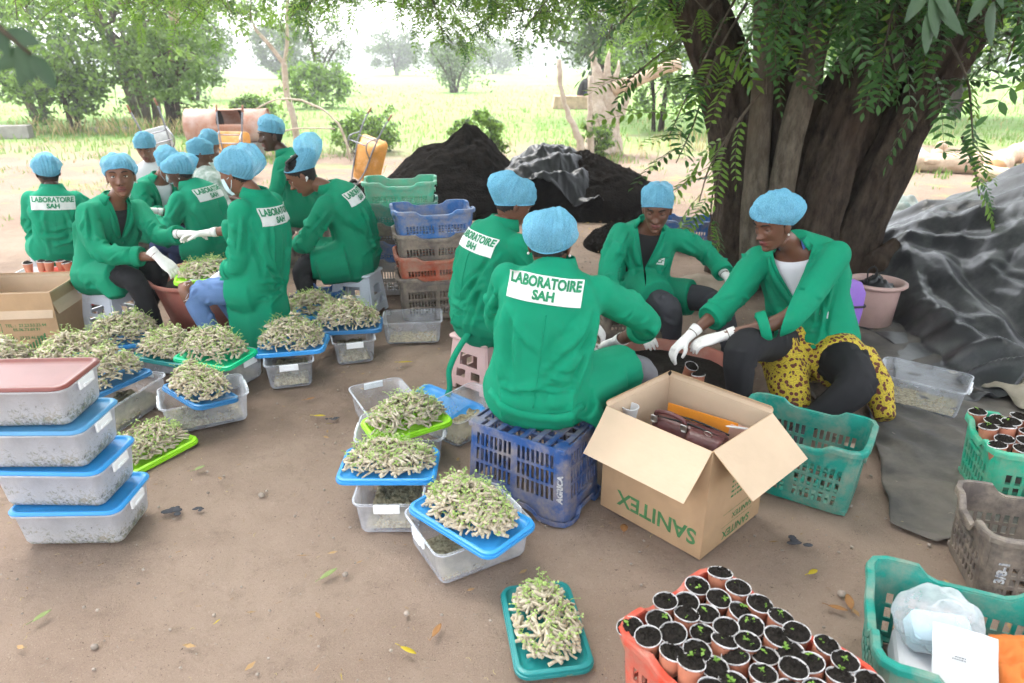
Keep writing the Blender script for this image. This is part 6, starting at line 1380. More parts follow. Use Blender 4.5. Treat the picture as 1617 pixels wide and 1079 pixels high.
# stones at the tree foot, slabs
STONE = mat('stone_tan', (.34, .27, .21), .95, .1, var=.2, bump=.6, bscale=20)
for i, (x, y, s, lb) in enumerate(((1.52, 5.3, .22, 'flat tan stone at the left foot of the big tree'), (1.3, 5.0, .16, 'tan stone in front of the flat one by the tree'), (1.60, 2.85, .055, 'small stone beside the edge of the black sheet'))):
    b = MB(); b.sphere((0, 0, s*.3), (s, s*.7, s*.38), 14, 9); V0 = np.concatenate(b.v); b.v = [V0*(1+.18*vnoise(V0, (7/s*.2,)*3, i, 2))[:, None]]; o = b.build('stone', STONE, loc=(x, y, 0), rot=(0, 0, i)); tag(o, lb, 'stone')
# paint on crates
def paint(s, size, cr_loc, cr_yaw, p, face_yaw, rz, lab, parent):
    v, f = text_mb(s, size, .002); c_, s_ = cos(rz), sin(rz); q = np.c_[v[:, 0]*c_-v[:, 1]*s_, np.zeros(len(v)), v[:, 0]*s_+v[:, 1]*c_]; MB().add(q, f).build('painted_mark', WPAINT, parent, False, loc=p, rot=(0, 0, face_yaw))
byl = {o.get('label'): o for o in bpy.data.objects if o.get('label')}
paint('AGRICA', .034, None, None, (.216, -.1565, .165), 0, pi/2, '', byl['dusty navy crate turned upside down as a seat'])
paint('3/8-1', .042, None, None, (-.185, -.1665, .135), 0, pi/2, '', byl['grey brown crate between the green and teal crates'])
# earbud
ear = [o for o in bpy.data.objects if o.get('label', '').startswith('woman with black braids')][0]; b = MB(); b.sphere((0, 0, 0), (.009, .012, .012), 10, 8); tube_to(b, [(0, 0, 0), (-.004, -.004, -.022)], [.004, .0035], 6); b.build('earbud', PAPER, ear, loc=Vector((-1.375, 4.742, .985))-ear.location)

# ================================================================ THE BIG TREE
def bark_mat(name, c1, c2, c3):
    m = bpy.data.materials.new(name); m.use_nodes = True; t = m.node_tree; N = t.nodes; L = t.links; b = N['Principled BSDF']; b.inputs['Roughness'].default_value = .95; b.inputs['Specular IOR Level'].default_value = .12
    tc = N.new('ShaderNodeTexCoord'); mp = N.new('ShaderNodeMapping'); mp.inputs['Scale'].default_value = (1, 1, .38); L.new(tc.outputs['Object'], mp.inputs[0])
    n1 = N.new('ShaderNodeTexNoise'); n1.inputs['Scale'].default_value = 16; n1.inputs['Detail'].default_value = 9; n1.inputs['Roughness'].default_value = .72; L.new(mp.outputs[0], n1.inputs['Vector'])
    n2 = N.new('ShaderNodeTexNoise'); n2.inputs['Scale'].default_value = 2.6; n2.inputs['Detail'].default_value = 5; L.new(tc.outputs['Object'], n2.inputs['Vector'])
    r = N.new('ShaderNodeValToRGB'); e = r.color_ramp.elements; e[0].position = .34; e[0].color = (*c1, 1); e[1].position = .66; e[1].color = (*c2, 1); L.new(n1.outputs['Fac'], r.inputs[0])
    q = N.new('ShaderNodeMapRange'); q.inputs[1].default_value = .5; q.inputs[2].default_value = .72; q.inputs[4].default_value = .75; L.new(n2.outputs['Fac'], q.inputs[0])
    mx = N.new('ShaderNodeMix'); mx.data_type = 'RGBA'; L.new(q.outputs[0], mx.inputs['Factor']); L.new(r.outputs[0], mx.inputs['A']); mx.inputs['B'].default_value = (*c3, 1); L.new(mx.outputs['Result'], b.inputs['Base Color'])
    bp = N.new('ShaderNodeBump'); bp.inputs['Strength'].default_value = 1; bp.inputs['Distance'].default_value = .035; L.new(n1.outputs['Fac'], bp.inputs['Height']); L.new(bp.outputs[0], b.inputs['Normal']); return m
BARKD = bark_mat('bark_dark', (.014, .010, .008), (.095, .070, .052), (.06, .038, .026))
BARKG = bark_mat('bark_greybrown', (.06, .047, .035), (.19, .158, .12), (.10, .075, .052))
LEAFD = mat('leaf_dark', (.03, .095, .022), .45, .4, col2=(.065, .16, .035), vscale=2.2, transl=.25); LEAFB = mat('leaf_bright', (.12, .235, .028), .5, .35, col2=(.21, .36, .055), vscale=2.2, transl=.45); LEAFY = mat('leaf_yellow', (.55, .42, .03), .55, .3, var=.2, transl=.3)
LEAFS = mat('leaf_painted_shade', (.022, .05, .022), .5, .35, col2=(.04, .085, .036), vscale=9, transl=.08)  # near leaves: backlit shade put into a darker green
def fluted(m, pts, rad, seed, n=36, fl=.12, k=5, mi=0, sub=9):
    pts = np.array(pts, float); q = []
    for i in range(len(pts)-1):
        for j in range(sub): q.append(lerp(pts[i], pts[i+1], j/sub))
    q.append(pts[-1]); q = np.array(q)
    for _ in range(5): q[1:-1] = .25*q[:-2]+.5*q[1:-1]+.25*q[2:]
    rr = np.interp(np.linspace(0, 1, len(q)), np.linspace(0, 1, len(rad)), rad); T = np.gradient(q, axis=0); T /= np.linalg.norm(T, axis=1)[:, None]
    u = unit(np.cross(T[0], (0, 1., .1))); rings = []; a = np.arange(n)*2*pi/n
    for i in range(len(q)):
        u = unit(u-T[i]*(u@T[i])); w = np.cross(T[i], u); R = rr[i]
        f = 1+fl*np.sin(k*a+seed+.9*sin(i*.35+seed))+.6*fl*np.sin((2*k+1)*a+2*seed-.5*i*.3)
        nz_ = np.array([noise.fractal(Vector((cos(x)*1.8+seed, sin(x)*1.8, q[i][2]*1.6)), 1., 2., 4) for x in a])*.10
        nz_ += fl*1.3*np.array([.5-abs(noise.noise(Vector((cos(x)*R*11+seed, sin(x)*R*11, q[i][2]*1.1))))*1.6 for x in a])
        rings.append(q[i]+(R*(f+nz_))[:, None]*(np.cos(a)[:, None]*u+np.sin(a)[:, None]*w))
    m.loft(rings, mi); return m
TR = empty('big_tree', (2.35, 5.75, 0)); tag(TR, 'big many-stemmed shade tree with feathery leaves behind the right-hand workers', 'tree'); TO = A3((2.35, 5.75, 0))
def tpart(nm, pts, rad, seed, m=BARKD, **k):
    q = MB(); fluted(q, pts, rad, seed, **k); q.v = [v-TO for v in q.v]; q.build(nm, m, TR)
tpart('trunk', [(2.48, 5.85, -.1), (2.48, 5.82, .4), (2.56, 5.80, .95), (2.76, 5.80, 1.5), (3.0, 5.82, 2.1), (3.5, 5.9, 3.8)], [.42, .31, .28, .28, .25, .17], 1.3, n=110, fl=.14, k=5)
tpart('trunk', [(2.75, 5.55, -.1), (2.78, 5.52, .5), (2.92, 5.50, 1.1), (3.16, 5.50, 1.7), (3.5, 5.5, 2.3), (4.0, 5.6, 3.6)], [.25, .18, .16, .15, .12, .08], 5.7, n=60, fl=.12, k=4)
tpart('trunk', [(2.42, 5.50, -.1), (2.40, 5.50, .5), (2.46, 5.50, 1.1), (2.60, 5.52, 1.7), (2.72, 5.55, 2.3), (2.9, 5.7, 3.6)], [.26, .19, .16, .14, .11, .07], 9.1, n=50, fl=.12, k=4)
tpart('trunk', [(2.02, 5.95, -.1), (1.98, 6.0, .6), (1.86, 6.02, 1.2), (1.66, 6.05, 1.75), (1.44, 6.1, 2.2), (.9, 6.2, 3.4)], [.30, .225, .20, .20, .20, .13], 4.1, n=70, fl=.07)
tpart('trunk', [(2.02, 5.52, -.1), (1.93, 5.52, .5), (1.90, 5.52, 1.0), (1.86, 5.52, 1.6), (1.80, 5.52, 2.2), (1.75, 5.6, 3.6)], [.13, .10, .085, .075, .07, .05], 2.2, BARKG, n=40, fl=.06)
tpart('trunk', [(2.16, 5.42, -.1), (2.06, 5.40, .6), (2.08, 5.40, 1.2), (2.15, 5.40, 1.7), (2.22, 5.42, 2.2), (2.4, 5.5, 3.6)], [.125, .095, .088, .082, .078, .06], 6.2, BARKG, n=40, fl=.035)
tpart('trunk', [(2.45, 6.1, -.1), (2.4, 6.15, .8), (2.3, 6.2, 1.6), (2.35, 6.2, 2.4), (2.5, 6.4, 3.8)], [.36, .30, .24, .22, .15], 8.8, n=60, fl=.1)
tpart('root', [(2.1, 5.5, .30), (1.95, 5.35, .14), (1.80, 5.25, .02), (1.6, 5.2, -.06)], [.14, .11, .08, .05], 3.3, n=18, fl=.1)
tpart('root', [(2.9, 5.4, .30), (3.05, 5.2, .12), (3.2, 5.1, -.05)], [.16, .12, .06], 5.3, n=18, fl=.1)
tpart('vine_stem', [(2.02, 5.42, 1.0), (2.06, 5.36, .72), (2.03, 5.36, .5), (2.10, 5.34, .2)], [.03, .028, .026, .03], 7.3, BARKG, n=12, fl=.1)
# fronds: a rachis with paired leaflets
def frond_mb(L, npair, ll, lw, seed, droop=.25):
    r_ = rng(seed); b = MB(); pts = []
    for i in range(6): u = i/5; pts.append((L*u, 0, -droop*L*u*u))
    b.tube(pts, [.0028, .0025, .0022, .0018, .0014, .001], 4, 1)
    for i in range(npair+1):
        u = .16+.84*i/npair; o = np.array((L*u, 0, -droop*L*u*u))
        for sg in ((-1, 1) if i < npair else (0,)):
            l = ll*r_.uniform(.82, 1.1)*(.75+.5*sin(pi*min(1, u*.95))); a = RAD(62*sg+r_.uniform(-8, 8)); d = np.array((cos(a), sin(a), -r_.uniform(.12, .45))); d /= np.linalg.norm(d)
            s = np.array((-sin(a), cos(a), 0)); w = lw*r_.uniform(.85, 1.1); up = np.cross(d, s)*.006
            P = [o, o+d*l*.3+s*w*.46+up, o+d*l*.65+s*w*.5+up, o+d*l, o+d*l*.65-s*w*.5+up, o+d*l*.3-s*w*.46+up, o+d*l*.3, o+d*l*.65]
            b.add(P, [(0, 6, 1), (6, 7, 2, 1), (7, 3, 2), (0, 5, 6), (6, 5, 4, 7), (7, 4, 3)], 0)
    return b
FR = [frond_mb(.38+.05*i, 7+i % 3, .100, .033, 50+i, .15+.12*(i % 3)) for i in range(6)]
def joined(mbs): return [(np.concatenate(b.v), b.f, b.m) for b in mbs]
FR_D = [b.mesh('frond', [LEAFD, BARKG]) for b in FR]; FR_B = [b.mesh('frond', [LEAFB, BARKG]) for b in FR]
_fr = rng(77)
def rot_frond(r_, hang=.6):
    yaw = r_.uniform(0, 2*pi); pitch = r_.gauss(hang*.62, .38); return (0, pitch, yaw)
def place_frond(p, r_, bright=.25, hang=.6, s=1., yaw=None):
    me = r_.choice(FR_B if r_.random() < bright else FR_D); o = link('frond', me, TR, A3(p)-TO, None)
    ro = rot_frond(r_, hang); o.rotation_euler = (r_.gauss(0, .3), ro[1], ro[2] if yaw is None else yaw+r_.gauss(0, .5)); k = s*r_.uniform(.8, 1.15); o.scale = (k, k, k); return o
def twig(pts, r0=.012, r1=.004, nm='twig'):
    q = MB(); p = bend_poly([A3(x) for x in pts]); q.tube(p, np.linspace(r0, r1, len(p)), 6); q.v = [v-TO for v in q.v]; q.build(nm, BARKG, TR); return p
def sprayed_twig(pts, n, r_, bright, hang, s, start=.25, r0=.012):
    p = twig(pts, r0)
    for i in range(n):
        u = lerp(start, 1, (i+r_.random())/n); k = min(len(p)-1, int(u*(len(p)-1))); d = p[min(k+1, len(p)-1)]-p[max(0, k-1)]; y = math.atan2(d[1], d[0])
        place_frond(p[k], r_, bright, hang, s, y+r_.choice((-1, 1))*r_.uniform(.3, 1.2) if i < n-1 else y)
r_ = rng(91)
# sprays beside and across the trunk
for pts, n, br, hg, s in (
    ([(1.75, 5.7, 2.35), (1.45, 5.3, 1.95), (1.2, 5.05, 1.5), (1.08, 4.95, 1.25)], 6, .35, .5, .9), ([(1.7, 5.6, 2.1), (1.4, 5.2, 1.75), (1.25, 5.0, 1.3), (1.15, 5.0, 1.05)], 5, .45, .6, .85), ([(1.9, 5.4, 2.3), (1.65, 5.1, 2.0), (1.5, 5.0, 1.7), (1.42, 4.95, 1.45)], 6, .2, .7, .85),
    ([(1.6, 5.9, 2.2), (1.3, 5.7, 1.9), (1.0, 5.5, 1.7), (.8, 5.4, 1.55)], 5, .5, .4, .9), ([(1.85, 5.3, 1.6), (1.6, 5.2, 1.3), (1.42, 5.15, 1.0), (1.38, 5.15, .75)], 5, .6, .6, .8), ([(1.75, 5.7, 1.3), (1.62, 5.6, .95), (1.58, 5.55, .65), (1.6, 5.5, .4)], 7, .7, .6, .7),
    ([(2.5, 5.1, 2.4), (2.45, 4.95, 2.15), (2.42, 4.9, 1.9), (2.38, 4.85, 1.65)], 7, .1, .9, .95), ([(2.2, 5.1, 2.5), (2.12, 5.0, 2.25), (2.05, 4.95, 2.05)], 6, .1, .9, .95), ([(2.9, 5.1, 2.3), (2.85, 4.9, 2.0), (2.75, 4.85, 1.7), (2.72, 4.85, 1.5)], 7, .15, .9, .9),
    ([(3.0, 5.0, 2.5), (3.05, 4.8, 2.2), (3.12, 4.7, 1.95), (3.1, 4.7, 1.7)], 7, .1, .8, .9), ([(2.95, 5.2, 1.9), (3.1, 5.05, 1.6), (3.15, 5.0, 1.35), (3.18, 4.95, 1.15)], 6, .35, .7, .8), ([(3.4, 5.2, 2.4), (3.7, 4.9, 2.1), (3.95, 4.7, 1.9), (4.15, 4.6, 1.75)], 8, .3, .6, .95),
    ([(3.5, 5.4, 1.9), (3.7, 5.2, 1.8), (3.95, 5.1, 1.72), (4.2, 5.05, 1.6)], 6, .2, .5, .9), ([(3.3, 5.3, 1.2), (3.35, 5.15, 1.0), (3.4, 5.1, .8)], 4, .6, .7, .7), ([(1.5, 5.9, 2.5), (1.2, 5.6, 2.3), (.9, 5.4, 2.1), (.75, 5.3, 1.95)], 8, .4, .5, 1.), ([(2.0, 5.0, 2.6), (1.7, 4.8, 2.35), (1.5, 4.7, 2.1)], 6, .2, .7, 1.)):
    sprayed_twig(pts, n, r_, br, hg, s)
q0 = np.random.default_rng(3)
for k in range(17):
    x = 1.55+1.75*k/16+q0.normal(0, .06); y = q0.uniform(4.75, 5.2); zt = 1.35+.55*abs(math.sin(k*1.7))+q0.uniform(0, .2)
    sprayed_twig([(x+q0.normal(0, .15), y+.25, 2.75), (x+q0.normal(0, .1), y+.1, lerp(2.75, zt, .5)), (x, y, zt)], 6, r_, .3, .45, .8, .35, .009)
    if k % 2: sprayed_twig([(x+.3, y+.1, 2.6), (x+.15, y-.05, 2.3), (x+q0.normal(0, .1), y-.2, 1.95)], 6, r_, .35, .3, .8, .3, .008)
# nearer sprays at the right edge
for pts, n, br, hg, s in (
    ([(3.2, 3.9, 2.7), (2.9, 3.6, 2.3), (2.75, 3.5, 2.05), (2.68, 3.45, 1.9)], 7, .1, .8, .9), ([(3.1, 3.3, 2.6), (2.8, 3.1, 2.25), (2.62, 3.0, 2.0), (2.52, 2.95, 1.85)], 8, .15, .8, .85), ([(3.2, 3.1, 2.3), (2.85, 2.95, 2.05), (2.62, 2.85, 1.85), (2.5, 2.8, 1.65)], 8, .15, .7, .8),
    ([(3.9, 4.2, 2.6), (3.55, 4.1, 2.25), (3.3, 4.0, 2.0), (3.15, 3.95, 1.8)], 7, .25, .7, .9), ([(4.6, 6.0, 2.8), (4.3, 5.7, 2.4), (4.1, 5.6, 2.1), (4.0, 5.6, 1.9)], 7, .4, .6, 1.), ([(5.2, 6.6, 2.9), (4.9, 6.3, 2.5), (4.8, 6.2, 2.2), (4.75, 6.2, 1.95)], 7, .5, .6, 1.)):
    sprayed_twig(pts, n, r_, br, hg, s)
# a few big leaves close to the lens
def near_leaves(pts, leaves, l, w):
    p = twig(pts, .004, .002)
    for i, (u, dx, dy, dz) in enumerate(leaves):
        k = int(u*(len(p)-1)); o = p[k]; d = unit(A3((dx, dy, dz))); s = unit(np.cross(d, (0.25, -1, .2))); q = MB(); n_ = np.cross(d, s); R = []
        for t_ in np.linspace(0, 1, 9): ww = w*sin(pi*t_**.8)**.8*.5+.0004; c = o+d*l*t_-n_*.12*l*t_*t_; R.append([c-s*ww+n_*ww*.25, c, c+s*ww+n_*ww*.25])
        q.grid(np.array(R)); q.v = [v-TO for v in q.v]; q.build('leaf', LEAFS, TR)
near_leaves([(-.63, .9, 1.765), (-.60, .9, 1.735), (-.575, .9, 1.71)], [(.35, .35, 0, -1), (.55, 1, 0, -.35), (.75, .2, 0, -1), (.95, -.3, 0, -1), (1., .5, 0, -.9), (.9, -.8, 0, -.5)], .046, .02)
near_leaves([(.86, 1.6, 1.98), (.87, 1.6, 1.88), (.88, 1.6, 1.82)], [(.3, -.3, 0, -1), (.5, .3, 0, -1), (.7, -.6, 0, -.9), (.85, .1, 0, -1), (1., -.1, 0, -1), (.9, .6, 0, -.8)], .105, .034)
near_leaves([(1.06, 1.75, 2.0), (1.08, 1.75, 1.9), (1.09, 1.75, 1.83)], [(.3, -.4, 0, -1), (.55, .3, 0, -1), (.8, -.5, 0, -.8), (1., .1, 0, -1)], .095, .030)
# crown: boughs and leaf mass overhead (never one card: every leaflet is a face)
def leaf_cloud(centers, per, spread, size, r_np, aspect=.42, hang=.0):
    n = len(centers)*per; c = np.repeat(np.asarray(centers), per, 0)+r_np.normal(0, 1, (n, 3))*np.asarray(spread)
    d = r_np.normal(0, 1, (n, 3)); d[:, 2] -= hang; d /= np.linalg.norm(d, axis=1)[:, None]; s = np.cross(d, r_np.normal(0, 1, (n, 3))); s /= np.linalg.norm(s, axis=1)[:, None]
    l = size*r_np.uniform(.7, 1.3, n)[:, None]; w = l*aspect*.5
    V_ = np.stack([c-d*l*.5, c+s*w, c+d*l*.5, c-s*w], 1).reshape(-1, 3); return V_
def cloud_mesh(name, V_, mats, mi=None):
    n = len(V_)//4; me = bpy.data.meshes.new(name); me.vertices.add(len(V_)); me.vertices.foreach_set('co', V_.astype(np.float32).ravel()); me.loops.add(4*n); me.loops.foreach_set('vertex_index', np.arange(4*n, dtype=np.int32))
    me.polygons.add(n); me.polygons.foreach_set('loop_start', np.arange(0, 4*n, 4, dtype=np.int32)); me.polygons.foreach_set('loop_total', np.full(n, 4, dtype=np.int32))
    for m in mats: me.materials.append(m)
    if mi is not None: me.polygons.foreach_set('material_index', mi.astype(np.int32))
    me.update(calc_edges=True); me.validate(); return me
R_ = np.random.default_rng(8)
cent = []; bough = MB()
for i in range(30):
    a = i*2.399+.4; L = R_.uniform(3.5, 8.); z1 = R_.uniform(3.0, 5.2); s0 = np.array((2.6+.5*cos(a), 5.8+.4*sin(a), 3.2)); e = np.array((.9+L*cos(a), 3.0+L*sin(a)*.72, z1)); md = (s0+e)/2+np.array((0, 0, .7))
    p = bend_poly([s0, md, e]); bough.tube(p, np.linspace(.09, .02, len(p)), 7)
    for u in np.linspace(.3, 1, 7):
        c = p[int(u*(len(p)-1))]
        for q in range(9): cent.append(c+R_.normal(0, 1, 3)*np.array((.8, .8, .42)))
cent = np.array(cent); cent = cent[~((cent[:, 0] > 3.6) & (cent[:, 1] < 7.5) & (R_.random(len(cent)) < .6))]; cent[:, 2] = np.maximum(cent[:, 2], 2.75+.06*np.hypot(cent[:, 0], cent[:, 1]))  # unseen crown thinned above the right sheet so more sky reaches it
bough.v = [v-TO for v in bough.v]; bough.build('boughs', BARKD, TR)
V_ = leaf_cloud(cent, 32, (.34, .34, .24), .13, R_); n_ = len(V_)//4
o = link('crown', cloud_mesh('crown', V_-TO, [LEAFD, LEAFB], (R_.random(n_) < .4)), TR); tag(o, kind='stuff')
# drooping outer sprays that close the top of the view
V2 = []; tw = MB(); M2 = []
def droop(x0, x1, y0, y1, ztip, n, seed, s=.6):
    q = np.random.default_rng(seed)
    for i in range(n):
        x, y = q.uniform(x0, x1), q.uniform(y0, y1); zt = ztip(x, q)*1.; z0 = zt+q.uniform(.25, .7); sd = q.choice((-1, 1))*q.uniform(.3, 1.); p = bend_poly([A3((x+sd, y+q.normal(.2, .4), z0)), A3((x+sd*.45, y+q.normal(.1, .2), (z0+zt)/2+.15)), A3((x, y-.1, zt))]); tw.tube(p, np.linspace(.008, .003, len(p)), 4)
        for j in range(q.integers(9, 14)):
            c = p[q.integers(2, len(p))]; fv, ff, fm = FRJ[q.integers(0, 6)]; e = Matrix.Rotation(q.uniform(0, 6.28), 3, 'Z') @ Matrix.Rotation(q.normal(.15, .55), 3, 'Y') @ Matrix.Rotation(q.normal(0, .4), 3, 'X'); k = s*q.uniform(.75, 1.2)
            k0 = CRW.n; X = (fv*k) @ np.array(e).T+c; CRW.v.append(X); CRW.n += len(X); CRW.f += [[w+k0 for w in g] for g in ff]; CRW.m += [1 if z == 1 else (0 if q.random() < .35 else 2) for z in fm] if False else [1 if z == 1 else 2 for z in fm] if q.random() < .75 else list(fm)
FRJ = joined(FR); CRW = MB()
droop(-7.5, -3.6, 6.5, 9.0, lambda x, q: q.uniform(2.0, 2.6), 60, 1, .42)
droop(-3.6, -.2, 6.5, 9.5, lambda x, q: 1.85+.30*abs(math.sin(x*1.7+1))+q.uniform(-.05, .45), 70, 2, .42)
droop(-1.2, 2.2, 6.0, 9.0, lambda x, q: 1.72+.45*abs(math.sin(x*1.9+.6))+q.uniform(-.05, .5), 80, 3, .45)
droop(3.2, 7.5, 6.5, 9.5, lambda x, q: q.uniform(1.8, 2.6), 46, 4, .5)
droop(-4.2, .6, 5.6, 8.5, lambda x, q: 2.0+.22*abs(math.sin(x*2.3))+q.uniform(-.05, .3), 60, 11, .42)
droop(-.6, 1.9, 5.2, 8.0, lambda x, q: 1.82+.3*abs(math.sin(x*2.1))+q.uniform(-.05, .35), 40, 12, .42)
CRW.v = [v-TO for v in CRW.v]; o = CRW.build('outer_sprays', [LEAFD, BARKG, LEAFB], TR, False); tag(o, kind='stuff')
tw.v = [v-TO for v in tw.v]; tag(tw.build('outer_twigs', BARKG, TR), kind='stuff')
# ================================================================ OTHER TREES AND SHRUBS
FOL = [mat('foliage_olive', (.095, .165, .045), .6, .25, col2=(.19, .28, .085), vscale=1.2, transl=.35), mat('foliage_fresh', (.125, .225, .042), .6, .25, col2=(.24, .37, .085), vscale=1.2, transl=.4), mat('foliage_grey', (.075, .105, .055), .6, .25, col2=(.13, .17, .10), vscale=1.2, transl=.35)]
def tree(label, loc, H, R, seed, fol=0, n=170, per=60, leaf=.16, trunk_r=.12, z0=.35, name='tree', bark=BARKD, stems=3, cat='tree', group='trees around the yard', spread=.34, lean=(0, 0)):
    q = np.random.default_rng(seed); t = empty(name, loc); tag(t, label, cat, group); b = MB(); C = []
    for s in range(stems):
        a = q.uniform(0, 6.28); L = R*q.uniform(.3, .8); top = np.array((lean[0]+L*cos(a), lean[1]+L*sin(a), H*q.uniform(.6, .85))); mid = np.array((lean[0]*.5+L*.3*cos(a), lean[1]*.5+L*.3*sin(a), H*.35))
        p = bend_poly([A3((.15*cos(a)*(stems > 1), .15*sin(a)*(stems > 1), -.05)), mid, top]); b.tube(p, np.linspace(trunk_r, trunk_r*.25, len(p)), 9)
        for k in range(5):
            i = q.integers(3, len(p)); d = q.normal(0, 1, 3)*np.array((R*.35, R*.35, H*.12)); e = p[i]+d; b.tube([p[i], (p[i]+e)/2+(0, 0, .08*H*.5), e], [trunk_r*.35, trunk_r*.22, trunk_r*.08], 6); C.append(e)
    b.build('trunk', bark, t)
    for i in range(n):
        while 1:
            v = q.uniform(-1, 1, 3)
            if .25 < v@v < 1: break
        C.append(np.array((lean[0]+v[0]*R, lean[1]+v[1]*R, H*(z0+(1-z0)*(v[2]*.5+.5)))))
    C = np.array(C)*(1+0*q.normal(0, .1)); C = C+q.normal(0, 1, C.shape)*R*.06
    V_ = leaf_cloud(C, per, (R*.10*spread/.34,)*2+(R*.075*spread/.34,), leaf, q, .5, .3); o = link('crown', cloud_mesh('crown', V_, [FOL[fol], FOL[(fol+1) % 3]], (q.random(len(V_)//4) < .3)), t); tag(o, kind='stuff'); return t
tree('bushy dark tree at the far left behind the bare ground', (-14.5, 22.5, 0), 6.6, 3.0, 1, 1, 90, 50, .18, .11, .10, stems=4, bark=BARKG)
tree('dense tree with several stems left of the pale leaning trunk', (-10.4, 21.2, 0), 6.0, 2.4, 2, 1, 95, 50, .17, .10, .14, stems=5, bark=BARKG)
tree('feathery grey green tree between the two dense trees', (-12.4, 24.5, 0), 7.6, 2.7, 3, 0, 90, 50, .19, .12, .18, stems=4, bark=BARKG)
tree('small shrub with dry stems beside the leaning trunk', (-8.9, 19.2, 0), 2.9, 1.2, 4, 0, 60, 45, .14, .07, .25, stems=6, cat='shrub', name='shrub')
tree('low leafy shrub at the foot of the left-hand trees', (-11.7, 19.4, 0), 2.4, 1.5, 5, 1, 80, 45, .15, .05, .1, stems=5, cat='shrub', name='shrub')
t = tree('slim tree with a pale leaning trunk behind the left workers', (-9.4, 20.0, 0), 5.6, 1.7, 6, 1, 60, 45, .15, .0001, .62, stems=1, name='leaning_tree', lean=(1.0, 0))
q = MB(); fluted(q, [(0, 0, -.05), (.35, 0, 1.6), (.62, 0, 3.0), (.75, 0, 3.6), (.95, 0, 5.0)], [.16, .14, .12, .10, .05], 3.1, n=14, fl=.03); q.build('leaning_trunk', mat('bark_tan', (.42, .31, .22), .9, .15, var=.15, vscale=4, bump=.4), t)
t = tree('slender forked tree standing in the grass behind the workers', (-4.55, 15.3, 0), 3.9, 1.3, 7, 1, 40, 40, .12, .0001, .6, stems=1, name='forked_tree', lean=(-.2, 0))
q = MB(); fluted(q, [(.0, 0, -.05), (-.02, 0, .6), (-.12, 0, 1.1), (-.10, 0, 1.72)], [.085, .07, .065, .06], 2.1, n=12, fl=.05); fluted(q, [(-.10, 0, 1.68), (-.35, 0, 2.05), (-.62, 0, 2.35), (-.75, .1, 2.9)], [.045, .038, .03, .012], 4.1, n=10, fl=.04); fluted(q, [(-.10, 0, 1.68), (.02, 0, 2.1), (.06, 0, 2.6), (.15, .1, 3.2)], [.042, .036, .028, .012], 5.1, n=10, fl=.04); q.build('forked_trunk', BARKP, t)
tree('rounded grey green tree behind the broken stump', (3.2, 24.0, 0), 6.0, 2.9, 8, 2, 150, 50, .19, .15, .30, stems=3)
tree('leafy green shrub right of the broken stump', (3.9, 19.5, 0), 3.4, 1.5, 9, 1, 80, 50, .15, .06, .12, stems=4, cat='shrub', name='shrub')
tree('green tree beyond the log pile', (10.5, 22.0, 0), 6.5, 3.0, 10, 1, 150, 50, .2, .15, .2, stems=3)
tree('bright green tree at the right edge behind the logs', (14.5, 24.0, 0), 7.0, 3.2, 11, 1, 150, 50, .22, .17, .15, stems=3)
tree('leafy weed clump in front of the field, behind the tall heap', (-.55, 12.2, 0), .95, .42, 12, 1, 40, 40, .085, .015, .05, stems=5, cat='shrub', name='shrub', group='shrubs in the grass')
tree('low weed clump beside the forked tree', (-3.0, 14.6, 0), .8, .7, 13, 1, 40, 40, .09, .012, .05, stems=5, cat='shrub', name='shrub', group='shrubs in the grass')
tree('sprouting weed at the foot of the broken stump', (1.55, 13.5, 0), .75, .35, 14, 1, 25, 30, .08, .012, .05, stems=4, cat='shrub', name='shrub', group='shrubs in the grass')
for i, (x, y, H, R, f, lb) in enumerate(((-40, 95, 8, 4.5, 2, 'hazy tree far left across the field'), (-26, 85, 6, 3.2, 2, 'hazy tree across the field left of the forked trunk'), (-17, 110, 6.5, 4, 2, 'hazy tree across the field right of the forked trunk'), (-8.5, 105, 5, 3.5, 2, 'hazy rounded bush in the middle of the field'), (-3, 125, 6, 6, 2, 'hazy bush at the field edge behind the tall heap'),
                                       (12, 110, 8, 5, 2, 'hazy tree across the field behind the stump'), (20, 60, 9, 5, 0, 'tree across the field at the right'), (31, 66, 9, 6, 0, 'big tree across the field at the far right'))):
    tree(lb, (x, y, 0), H, R, 30+i, f, 90, 40, .42, .2, .12, group='trees across the field')
for i, (x, y, H, R, lb) in enumerate(((-6.2, 17.5, 1.0, .7, 'weedy bush in the grass right of the leaning trunk'), (-8.0, 30.0, 1.8, 1.4, 'bush in the field between the leaning and the forked tree'), (5.6, 17.0, 1.2, 1.0, 'leafy bush between the stump and the big tree'), (-15.5, 36.0, 4.2, 2.2, 'slim hazy tree in the field left of centre'), (-11.0, 42.0, 4.6, 2.4, 'hazy tree standing in the field behind the bent branch'), (-3.6, 46.0, 3.2, 2.4, 'hazy bushy tree in the middle of the field'))):
    tree(lb, (x, y, 0), H, R, 60+i, 1 if y < 35 else 2, 46, 34, .10 if y < 25 else .2, .02 if H < 2 else .1, .06, stems=4, cat='shrub' if H < 2 else 'tree', name='shrub' if H < 2 else 'tree', group='shrubs and trees in the field')
# far wood closing the horizon
q = np.random.default_rng(5); C = []
for x in np.arange(-420, 420, 5.): 
    h = 7+4*noise.noise(Vector((x*.03, 0, 0)))+q.uniform(-1, 1)
    for k in range(5): C.append((x+q.uniform(-3, 3), 330+q.uniform(-14, 14), h*q.random()))
o = link('far_woodland', cloud_mesh('far_woodland', leaf_cloud(np.array(C), 26, (2.6, 2.6, 1.4), 2.2, q, .6), [FOL[2], FOL[0]], q.random(len(C)*26) < .4)); tag(o, 'far hazy line of woodland on the horizon', 'woodland', kind='stuff')
